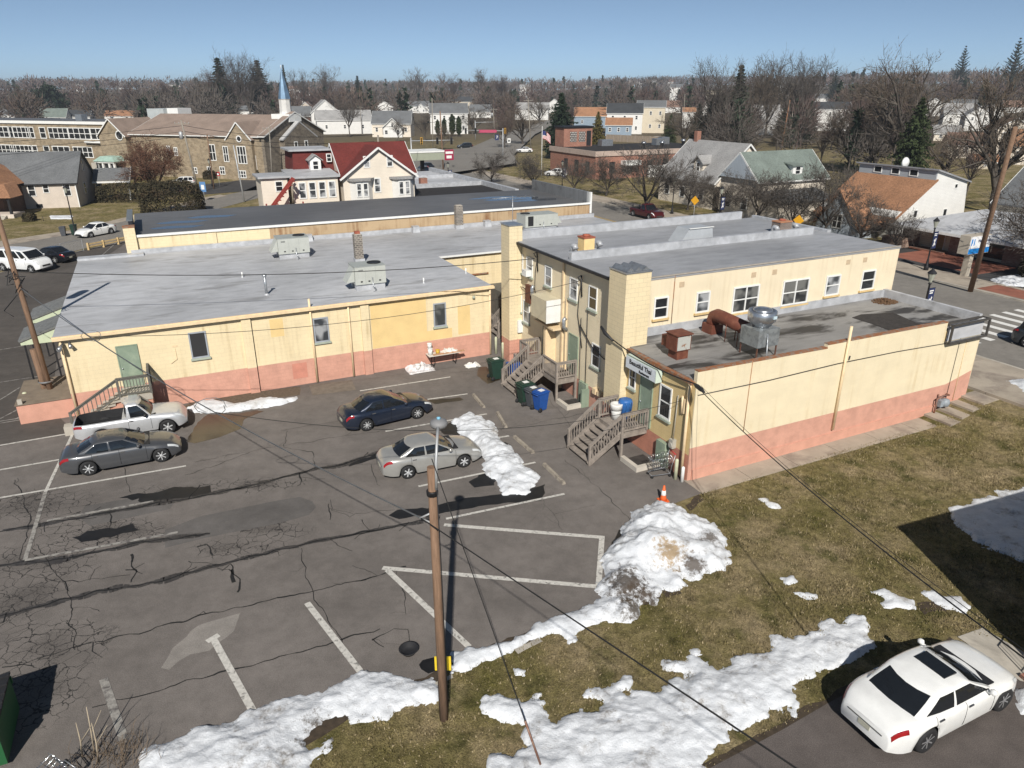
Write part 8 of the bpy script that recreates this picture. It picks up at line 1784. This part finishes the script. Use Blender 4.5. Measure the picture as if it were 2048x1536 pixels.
FM = [pm('mid_twigs_grey', (.085, .073, .064), .2, .02, .95, space='WORLD'), pm('mid_twigs_brown', (.092, .068, .054), .2, .02, .95, space='WORLD'), pm('mid_twigs_red', (.082, .055, .048), .2, .02, .95, space='WORLD'), NEED]
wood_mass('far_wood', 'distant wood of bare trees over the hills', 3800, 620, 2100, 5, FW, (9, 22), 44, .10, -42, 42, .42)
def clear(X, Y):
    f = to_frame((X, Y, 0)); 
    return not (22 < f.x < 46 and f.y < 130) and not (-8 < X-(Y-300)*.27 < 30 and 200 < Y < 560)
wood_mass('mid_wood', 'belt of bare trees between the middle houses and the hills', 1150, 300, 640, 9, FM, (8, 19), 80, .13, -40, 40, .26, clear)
wood_mass('mid_wood', 'bare trees and brush crowding the rising ground on the right', 170, 150, 330, 12, FM, (7, 15), 190, .16, 12, 31, .16, clear)
wood_mass('brush', 'low leafless brush under the trees on the right', 340, 105, 230, 21, FM, (2.5, 5.5), 130, .04, 14, 42, .1, lambda X, Y: to_frame((X, Y, 0)).x > 66)

# ------------------------------------------------------------------ poles, lamps, wires
POLE = wood('pole_wood', (.195, .12, .077), .35, (6, 6, .6)); POLEG = wood('pole_wood_grey', (.25, .225, .19), .25, (6, 6, .6)); GREYP = pm('grey_metal_pole', (.42, .43, .44), .1, 2, .5, .3)
def pole(name, label, base, top, r0, r1, mat, arms=(), cat='utility pole', group='utility poles', extra=None):
    base, top = Vector(base), Vector(top); t = thing(name, label, cat, base, 0, group); BASE[t.name] = base.copy()
    b = MB(); b.tube([base+Vector((0, 0, -.2)), base.lerp(top, .5), top], [r0, (r0+r1)/2, r1], 10); b.build('shaft', mat, t)
    ax = Vector(AX)
    for f, L, d in arms:
        p = base.lerp(top, f); dv = d if isinstance(d, Vector) else ax; b = MB(); b.beam(p-dv*L/2, p+dv*L/2, .1, .12); ca = b.build('crossarm', mat, t); b = MB()
        for k in (-.46, -.2, .2, .46): q = p+dv*L*k; b.tube([q+Vector((0, 0, .05)), q+Vector((0, 0, .25))], [.05, .03], 6)
        b.build('insulator', GREYP, ca)
    return t
# lamp pole in the lot
lb = G(888, 1437, 0); lt = Vector((lb.x-.03, lb.y+.05, HT(886, 935, lb)))
t = pole('lamp_pole', 'brown timber lamp pole with grey street light standing in the near grass', lb, lt, .12, .097, POLE, (), 'lamp pole', None)
lz = HT(888, 885, lb); b = MB(); b.tube([lt+Vector((.10, -.06, -.55)), lt+Vector((.12, -.04, .15)), lt+Vector((.13, .25, .55)), lt+Vector((.13, .55, .72))], .035, 7); b.build('lamp_arm', GREYP, t)
c = lt+Vector((.13, .75, .74)); b = MB(); b.lathe(c, [(.02, -.1), (.17, -.09), (.21, -.02), (.19, .05), (.1, .10), (.01, .11)], 16); hd = b.build('lamp_head', pm('lamp_grey', (.2, .2, .205), .1, 5, .6), t); b = MB(); b.lathe(c+Vector((0, 0, .1)), [(.045, 0), (.045, .05), (.01, .06)], 10); b.build('photocell', pm('photocell_blue', (.2, .45, .6), .1, 9, .3), hd)
b = MB(); b.lathe(lt+Vector((0, 0, -.62)), [(.135, -.1), (.14, 0), (.135, .02)], 10); 
b.tube([lt+Vector((.12, -.09, -.5)), lt+Vector((.14, -.1, -2.4)), lt+Vector((.16, -.12, -7))], .012, 4); b.build('conduit', DARKMETAL, t)
zb = HT(868, 1040, lb); br = Vector((lb.x-.35, lb.y+.1, zb)); b = MB(); b.tube([Vector((lb.x, lb.y, zb+.22)), br, Vector((lb.x, lb.y, zb-.12))], .028, 6); b.build('cable_bracket', GREYP, t)
# leaning pole pair at the left
pb = G(112, 815, 0); pv = Vector((pb.x-.55, pb.y+.1, 11.5))
t = pole('utility_pole', 'brown leaning utility pole at the left edge with transformer and coiled cables', pb, pv, .145, .115, POLE)
b = MB(); b.tube([pb+Vector((-.36, .12, -.2)), pb+Vector((-.5, .12, 3.2))], [.16, .15], 10); b.build('stub_pole', POLE, t)
b = MB()
for z in (.6, 1.5): b.lathe(pb+Vector((-.2, .06, z)), [(.36, -.04), (.37, .0), (.36, .04)], 12, cap=False)
b.build('steel_band', GALV, t)
pz = lambda v: HT(40, v, pb)
tc = pb.lerp(pv, .82)+Vector((-.62, -.1, 0)); b = MB(); b.lathe(tc, [(.02, -.62), (.28, -.6), (.30, .5), (.26, .6), (.05, .7)], 14); b.build('transformer', pm('transformer_pink', (.33, .15, .125), .2, 2, .6), t)
wz = pb.lerp(pv, .60)
b = MB(); rnd = random.Random(2)
for k in range(9): a = rnd.uniform(0, 6.28); b.tube([wz+Vector((rnd.gauss(0, .15), rnd.gauss(0, .1), rnd.uniform(-.4, .4))), wz+Vector((.5*math.cos(a), .4*math.sin(a), rnd.uniform(-.7, .2))), wz+Vector((rnd.gauss(0, .3), rnd.gauss(0, .2), rnd.uniform(-1.2, .5)))], .02, 4)
b.tube([wz+Vector((-.1, -.1, -.8)), wz+Vector((-.9, -.2, -1.6)), wz+Vector((-.5, -.2, -1.9))], .022, 4); b.build('cable_coil', BLACKPL, t)
def wire(name, label, a, c, sag, r=.02, mat=None, n=18, group='overhead wires'):
    a, c = Vector(a), Vector(c); b = MB(); b.tube([a.lerp(c, i/n)-Vector((0, 0, sag*4*(i/n)*(1-i/n))) for i in range(n+1)], r, 5, cap=False)
    m = (a+c)/2; return b.build(name, mat or WIRE, None, label, 'wire', group, None, loc=m)
WIRE = pm('black_cable', (.018, .018, .018), .2, 3, .6); WIREG = pm('grey_cable', (.16, .165, .17), .2, 3, .4, .5)
pe = pb.lerp(pv, .56)
def at_h(u, v, z): d = ray(u, v); tt = (z-CAM_H)/d.z; return Vector((d.x*tt, d.y*tt, z))
wire('overhead_cable', 'thick cable from the left pole across the lot to the lamp pole bracket', pe, br, .55, .02, WIREG)
e = at_h(1605, 1545, 7.0); wire('overhead_cable', 'thick cable from the lamp pole bracket down over the near grass', br, br+(e-br)*1.5, .0, .015)
w1 = W(.15, 14.35, 6.75); wire('overhead_wire', 'thin wire from the left pole over the silver roof to the two-storey wall', pb.lerp(pv, .63), w1, .5, .022)
cbm = pe.lerp(br, .30)-Vector((0, 0, .45)); wire('overhead_wire', 'thin wire across the face of the long yellow wall to the second cable bracket', cbm, W(.15, 9.6, 6.5), .7, .013)
cb2 = pe.lerp(br, .66)-Vector((0, 0, .5)); wire('overhead_wire', 'thin wire from the thick cable over the silver saloon to the annexe eave', cb2, W(-.05, .6, 3.5), 1.0, .011)
for f_, rr in ((.31, .3), (.655, .38)):
    q_ = pe.lerp(br, f_)-Vector((0, 0, .47)); b = MB(); b.tube([q_+Vector((rr*(1.3*math.cos(a*.6)), .1*math.sin(a), rr*math.sin(a*.6)*.8+.1)) for a in range(12)], .013, 4, cap=False); b.build('cable_loop', WIREG, None, 'slack loop of wire tied on the thick cable, %s' % ('nearer the left pole' if f_ < .5 else 'nearer the lamp pole'), 'wire', 'overhead wires', None, loc=q_)
wr_ = W(-.2, 5.0, 5.0); e = W(-.3, -.2, 4.6)
wire('overhead_cable', 'black cable from the block tower along the annexe eave to its corner', W(-.5, 5.9, 4.9), e, .25, .03, group='overhead wires')
b = MB(); b.tube([W(-.6, 6.2, 5.2), W(-.55, 5.9, 4.95), W(-.5, 5.3, 4.75)], [.05, .09, .05], 8); b.build('cable_splice', BLACKPL, None, 'fat black cable splice beside the block tower', 'cable splice', 'cable splices', None, loc=W(-.55, 5.9, 4.95))
e2 = at_h(2060, 1325, 5.8); b = MB(); q0 = e; q1 = e.lerp(e2, .07); b.tube([q0, q0.lerp(q1, .3), q0.lerp(q1, .7), q1], [.03, .09, .09, .03], 8); b.build('cable_splice', BLACKPL, None, 'fat black cable splice hanging off the annexe corner', 'cable splice', 'cable splices', None, loc=q0.lerp(q1, .5))
wire('overhead_cable', 'black cable from the annexe corner over the lawn to the lower right', e, e2, .3, .017); wire('overhead_wire', 'thin wire beside the black cable over the lawn', e+Vector((.3, 0, -.1)), at_h(2060, 1308, 6.0), .35, .008)
g0 = G(1010, 1350, 0); wire('guy_wire', 'thin guy wire from the lamp pole to the near grass', Vector((lb.x, lb.y, zb+1.6)), G(1085, 1540, 0), 0, .012, group=None)
b = MB(); a_, c_ = Vector((lb.x, lb.y, zb+1.6)), G(1085, 1540, 0); b.tube([a_.lerp(c_, .83), a_.lerp(c_, .98)], .03, 6); b.build('guy_guard', rusty('rust_sleeve', (.20, .1, .07), (.3, .2, .15)), None, 'rusty sleeve over the foot of the guy wire', 'guard', None, None, loc=a_.lerp(c_, .9))
# other utility poles
UP = [(398, 388, 362, 240, .16, POLEG, 1, 'pale utility pole leaning before the church wall, with transformer'), (758, 420, 756, 270, .17, POLEG, 0, 'grey utility pole directly before the cream gable'), (866, 300, 864, 196, .14, POLEG, 0, 'utility pole behind the filling station canopy'), (887, 345, 880, 222, .15, POLE, 0, 'olive brown pole beside the canopy sign'), (989, 282, 987, 216, .14, POLEG, 2, 'utility pole with cross arm and transformer at the signals'), (1062, 300, 1056, 196, .14, POLEG, 1, 'utility pole with cross arm left of the broad dark conifer'), (428, 378, 414, 268, .12, POLE, 1, 'brown utility pole standing by the church corner'), (545, 365, 538, 252, .13, POLEG, 1, 'grey pole before the dark church gable'), (1562, 300, 1580, 200, .15, rusty('orange_brown_pole', (.25, .12, .06), (.2, .12, .08), .5, .7, 0, .9), 0, 'orange brown utility pole beyond the green grey roof'), (1576, 296, 1588, 206, .13, POLEG, 0, 'grey utility pole beside the orange brown one'), (724, 268, 720, 212, .13, POLEG, 1, 'utility pole before the white house with yard trees'), (1366, 262, 1370, 188, .13, POLEG, 0, 'pale pole among the dark evergreens'), (12, 236, 14, 206, .14, POLE, 0, 'pale brown pole behind the school at the far left'), (1130, 206, 1132, 150, .16, GREYP, 0, 'tall thin grey mast over the broad dark conifer')]
for u, v, ut, vt, r, m, arms, lab in UP:
    p = G(u, v); zt_ = HT(ut, vt, p); d = ray(ut, vt); tt = math.hypot(p.x, p.y)/math.hypot(d.x, d.y); q = Vector((d.x*tt, d.y*tt, zt_)); q = Vector((p.x+(q.x-p.x), p.y+(q.y-p.y), zt_))
    t = pole('utility_pole', lab, p, q, r, r*.75, m, [(.95, 2.4, Vector((1, 0, 0)))][:1] if arms else ())
    if 'transformer' in lab: c = p.lerp(q, .80)+Vector((-.5, -.2, 0)); b = MB(); b.lathe(c, [(.02, -.6), (.3, -.55), (.3, .45), (.05, .6)], 12); b.build('transformer', GREYP, t)
p = W(39.0, 13.4, .75); d = ray(2035, 240); q = d*(60.5/math.hypot(d.x, d.y)); q.z = 13.2; pole('utility_pole', 'tall brown pole leaning over the insurance office sign', p, Vector((q.x, q.y, q.z)), .2, .15, POLE)
p = G(489, 404); q = Vector((p.x-.5, p.y, 8.2)); pole('metal_pole', 'plain pale metal pole beside the fuel tanks', p, q, .11, .09, GREYP, (), 'pole', None)
# wires along the side street and main street
pA = G(398, 388); dA = ray(364, 262); 
for i, (z, lab) in enumerate(((9.5, 'upper wire along the side street'), (8.6, 'middle wire along the side street'), (7.9, 'lower wire along the side street'))): wire('overhead_wire', lab, (-95, 70, z), (pA.x-1.5, pA.y+2, z+1.0), 1.0, .03); wire('overhead_wire', lab+' continuing to the grey pole', (pA.x-1.5, pA.y+2, z+1.0), (G(758, 420).x, G(758, 420).y, z+.6), .9, .035)
for z, lab in ((11.0, 'high wire crossing toward the signals'),): wire('overhead_wire', lab, (G(758, 420).x, G(758, 420).y, z), (G(989, 282).x, G(989, 282).y, z+1), 1.4, .03)
# street lamps with banners
NAVY = pm('banner_navy', (.02, .03, .09), .15, 6, .7); LGL = pm('lamp_glass_pale', (.35, .36, .30), .1, 6, .3)
def street_lamp(loc, h, label, banner=True, rz=ROT):
    t = thing('street_lamp', label, 'street lamp', loc, rz, 'black street lamps')
    b = MB(); b.lathe((0, 0, 0), [(.2, -.1), (.2, .3), (.12, .5), (.09, .9), (.065, 1.0), (.055, h-.9), (.1, h-.85), (.06, h-.75)], 12); b.build('post', DARKMETAL, t)
    b = MB(); b.lathe((0, 0, h-.75), [(.08, 0), (.24, .55), (.2, .56), (.05, .02)], 8, False); b.build('lantern_glass', LGL, t)
    b = MB(); b.lathe((0, 0, h-.2), [(.27, 0), (.25, .06), (.1, .22), (.03, .32), (.01, .34)], 8, False); b.build('lantern_cap', DARKMETAL, t)
    if banner:
        b = MB(); b.box(.06, -.01, h-2.6, .62, .01, h-1.15); bn_ = b.build('banner', NAVY, t); b = MB(); b.tube([(0, 0, h-1.14), (.66, 0, h-1.14)], .015, 5); b.tube([(0, 0, h-2.62), (.66, 0, h-2.62)], .015, 5); b.build('banner_bracket', DARKMETAL, bn_)
        b = MB()
        for x0, x1, z0, z1 in ((.14, .5, 1.28, 1.36), (.16, .46, 1.42, 1.5)): b.box(x0, -.016, h-z1, x1, -.0101, h-z0)
        b.extr([(.18, -.016, h-2.4), (.28, -.016, h-2.4), (.5, -.016, h-1.75), (.42, -.016, h-1.68)], (0, .005, 0)); b.extr([(.2, -.016, h-1.85), (.3, -.016, h-1.8), (.5, -.016, h-2.3), (.42, -.016, h-2.36)], (0, .005, 0)); b.build('banner_marks', WHITE, bn_)
for x, y, h, lab, bn in ((23.4, 6.6, 4.6, 'black street lamp with navy banner beyond the annexe roof corner', True), (42.2, 19.6, 4.5, 'black street lamp with navy banner before the brick forecourt', True), (42.0, 55.5, 4.3, 'black street lamp head just over the far roof edge', False), (23.6, 88.0, 4.6, 'black street lamp with navy banner beside the teal saloon', True), (24.0, 108, 4.6, 'black street lamp by the canopy sign', False), (41.8, 84, 4.5, 'black street lamp with navy banner on the far pavement', True), (41.5, 46, 4.4, 'black street lamp with navy banner near the red pickup', True)): street_lamp(W(x, y, Zs+.13), h, lab, bn)
p = G(152, 472); street_lamp(p, 5.6, 'tall dark street lamp by the green bin on the side street', False, 0)
p = G(425, 372); street_lamp(p, 4.6, 'dark street lamp at the branch road mouth', False, 0)
# traffic signals
def signal_mast(u, v, arm_to, zarm, label, heads, h=None):
    p = G(u, v); t = thing('traffic_signal', label, 'traffic signal', p, 0, 'traffic signal masts'); BASE[t.name] = Vector((0, 0, 0)); h = h or zarm+.6
    b = MB(); b.tube([(0, 0, -.2), (0, 0, h)], [.16, .12], 10); b.build('mast', GREYP, t); d = ray(*arm_to); tt = math.hypot(p.x, p.y)/math.hypot(d.x, d.y); L = d.x*tt-p.x
    b = MB(); b.tube([(0, 0, zarm), (L, 0, zarm+.15)], [.11, .06], 8); b.build('mast_arm', GREYP, t)
    for f, face in heads:
        b = MB(); x = L*f; b.box(x-.22, -.2, zarm-.65, x+.22, .1, zarm+.65); hd = b.build('signal_head', pm('signal_yellow', (.50, .27, .03), .1, 3, .6) if face else BLACKPL, t); b = MB()
        for k in (-.42, 0, .42): b.lathe((x, -.21, zarm+k), [(.15, 0), (.15, -.14), (.12, -.14), (.12, -.01)], 10, axis='y', cap=False)
        b.build('signal_visor', BLACKPL, hd); b = MB()
        for k in (-.42, 0, .42): b.lathe((x, -.205, zarm+k), [(.12, 0), (.01, -.01)], 10, axis='y')
        b.build('signal_lens', pm('dark_lens', (.05, .05, .03), .2, 6, .3), hd)
    return t, L
t, L = signal_mast(1006, 318, (930, 268), 6.4, 'traffic signal mast with long arm and red street name board', [(.98, 0), (.72, 0), (-.06, 1)])
b = MB(); b.extr([(L*.62, -.12, 6.15), (L*.66, -.12, 6.0), (L*.2, -.12, 6.0), (L*.16, -.12, 6.15), (L*.16, -.12, 6.5), (L*.2, -.12, 6.65), (L*.66, -.12, 6.65), (L*.62, -.12, 6.5)], (0, .05, 0)); b.build('name_board', pm('board_pink_red', (.42, .06, .12), .08, 2, .5), t)
b = MB(); b.box(-1.9, -.1, 4.3, -1.0, -.05, 5.6); bn_ = b.build('route_sign', NAVY, t); Mr = Matrix.Translation((-1.4, -.11, 4.95)) @ Matrix(((1, 0, 0, 0), (0, 0, -1, 0), (0, 1, 0, 0), (0, 0, 0, 1))); text_mesh('lettering', '7', WHITE, t, Mr, .9, .003, .01)
signal_mast(825, 345, (908, 285), 6.0, 'traffic signal mast with arm over the filling station canopy', [(.62, 0), (.95, 0), (.25, 1)]); signal_mast(951, 280, (990, 240), 5.6, 'far traffic signal mast with pale arm beyond the junction', [])
# flag and pole
p = G(1083, 352); t = thing('flagpole', 'white flagpole with striped flag beside the brick tower', 'flagpole', p); b = MB(); b.tube([(0, 0, -.1), (0, 0, 9.0)], [.07, .04], 8); b.build('shaft', WHITE, t)
for i in range(13):
    b = MB(); pts = []
    for j in range(9): f = j/8; pts.append((.1+1.5*f, .12*math.sin(f*7), 8.2-.11*i-f*f*1.0))
    for a, c in zip(pts, pts[1:]):
        if i < 7 and a[0] < .68: continue
        b.poly([a, c, (c[0], c[1], c[2]-.11), (a[0], a[1], a[2]-.11)])
    b.build('flag_stripe', pm('flag_red', (.42, .03, .05), .1, 4, .7) if i % 2 == 0 else WHITE, t, recalc=False)
b = MB(); pts = [(.1+1.5*j/8, .12*math.sin(j/8*7), 8.2-(j/8)**2*1.0) for j in range(4)]
for a, c in zip(pts, pts[1:]): b.poly([a, c, (c[0], c[1], c[2]-.77), (a[0], a[1], a[2]-.77)])
b.build('flag_canton', pm('flag_blue', (.03, .04, .14), .1, 4, .7), t, recalc=False)
# rails, fences and small street things
t = thing('guard_rail', 'low yellow timber guard rail along the lot edge behind the black saloon', 'guard rail', G(178, 500, 0)); BASE[t.name] = G(178, 500, 0)
YR_ = pm('rail_yellow', (.55, .40, .20), .12, 4, .7); A_, B_ = G(178, 500, 0), G(262, 484, 0)
for z in (.35, .6): b = MB(); b.beam(A_+Vector((0, 0, z)), B_+Vector((0, 0, z)), .12, .14); b.build('rail', YR_, t)
for f in (0, .35, .7, 1): q = A_.lerp(B_, f); b = MB(); b.box(q.x-.1, q.y-.1, 0, q.x+.1, q.y+.1, .75); b.build('post', YR_, t)
t = thing('wire_fence', 'thin wire mesh fence between the lot and the side street', 'fence', G(168, 502, 0)); BASE[t.name] = G(168, 502, 0); A_, B_ = G(-20, 548, 0), G(168, 502, 0); b = MB()
for z in (.1, 1.25): b.beam(A_+Vector((0, 0, z)), B_+Vector((0, 0, z)), .035, .035)
for i in range(5): q = A_.lerp(B_, i/4); b.beam(q, q+Vector((0, 0, 1.3)), .05, .05)
b.build('fence_frame', GREYP, t); b = MB()
for i in range(60): q = A_.lerp(B_, i/60); q2 = A_.lerp(B_, min(1, (i+2)/60)); b.tube([q+Vector((0, 0, .1)), q2+Vector((0, 0, 1.25))], .005, 3, cap=False); b.tube([q+Vector((0, 0, 1.25)), q2+Vector((0, 0, .1))], .005, 3, cap=False)
b.build('fence_mesh', GREYP, t)
A_, B_ = G(1212, 282), G(1330, 288); t = thing('plank_fence', 'weathered plank fence before the blue grey garage house', 'fence', A_); BASE[t.name] = A_.copy(); b = MB(); b.beam(A_+Vector((0, 0, 1.0)), B_+Vector((0, 0, 1.0)), .08, 2.2); b.build('fence_boards', wood('fence_timber', (.27, .22, .17), .25, (2, 2, .4)), t)
for i in range(9): q = A_.lerp(B_, i/8); b = MB(); b.box(q.x-.08, q.y-.14, q.z, q.x+.08, q.y-.05, q.z+2.2); b.build('post', WOODG, t)
def sign_post(loc, h, w, hh, mat, label, name='road_sign', diamond=False, rz=0.0, marks=None):
    t = thing(name, label, 'sign', loc, rz, 'small road signs'); b = MB(); b.tube([(0, 0, -.1), (0, 0, h)], .03, 6); b.build('post', GREYP, t); b = MB(); z = h-.1
    if diamond: b.extr([(0, -.04, z-w*.7), (w*.7, -.04, z), (0, -.04, z+w*.7), (-w*.7, -.04, z)], (0, .03, 0))
    else: b.box(-w/2, -.05, z-hh/2, w/2, -.031, z+hh/2)
    pl = b.build('sign_plate', mat, t)
    if marks: b = MB(); b.box(-w*.25, -.058, z-hh*.25, w*.25, -.0505, z+hh*.2); b.build('sign_marks', marks, pl)
SY = pm('sign_yellow', (.72, .36, .02), .1, 4, .5)
for x, y, lab in ((40.6, 49.5, 'yellow diamond road sign beside the red pickup'), (40.6, 33.2, 'yellow diamond road sign behind the brown brick chimney')): sign_post(W(x, y, Zs+.13), 2.6, .8, .8, SY, lab, diamond=True, rz=ROT-1.2)
sign_post(G(410, 402), 2.2, .9, 1.5, pm('sign_board_blue', (.10, .22, .42), .1, 4, .5), 'blue and white board sign by the boxy dark hedge', marks=WHITE); sign_post(G(440, 375), 2.4, .7, .7, pm('stop_red', (.40, .04, .04), .1, 4, .5), 'red road sign at the branch road mouth', marks=WHITE); sign_post(G(1018, 300), 2.6, .9, 1.2, WHITE, 'small white road sign at the signals', marks=BLACKPL); sign_post(W(23.4, 80, Zs), 2.4, .5, .9, GREYP, 'back of a grey road sign near the teal saloon')

# ------------------------------------------------------------------ the air between here and the hills
b = MB(); b.box(-2700, -60, -3, 2700, 2600, 60); m = bpy.data.materials.new('haze_air'); m.use_nodes = True; n_ = m.node_tree; n_.nodes.remove(n_.nodes['Principled BSDF']); pv_ = n_.nodes.new('ShaderNodeVolumePrincipled')
pv_.inputs['Color'].default_value = (.80, .87, .96, 1); pv_.inputs['Density'].default_value = .00027; pv_.inputs['Anisotropy'].default_value = .2; n_.links.new(pv_.outputs[0], n_.nodes['Material Output'].inputs['Volume'])
o = b.build('haze', m, None, 'thin pale air over the town and hills', 'haze', None, 'stuff')
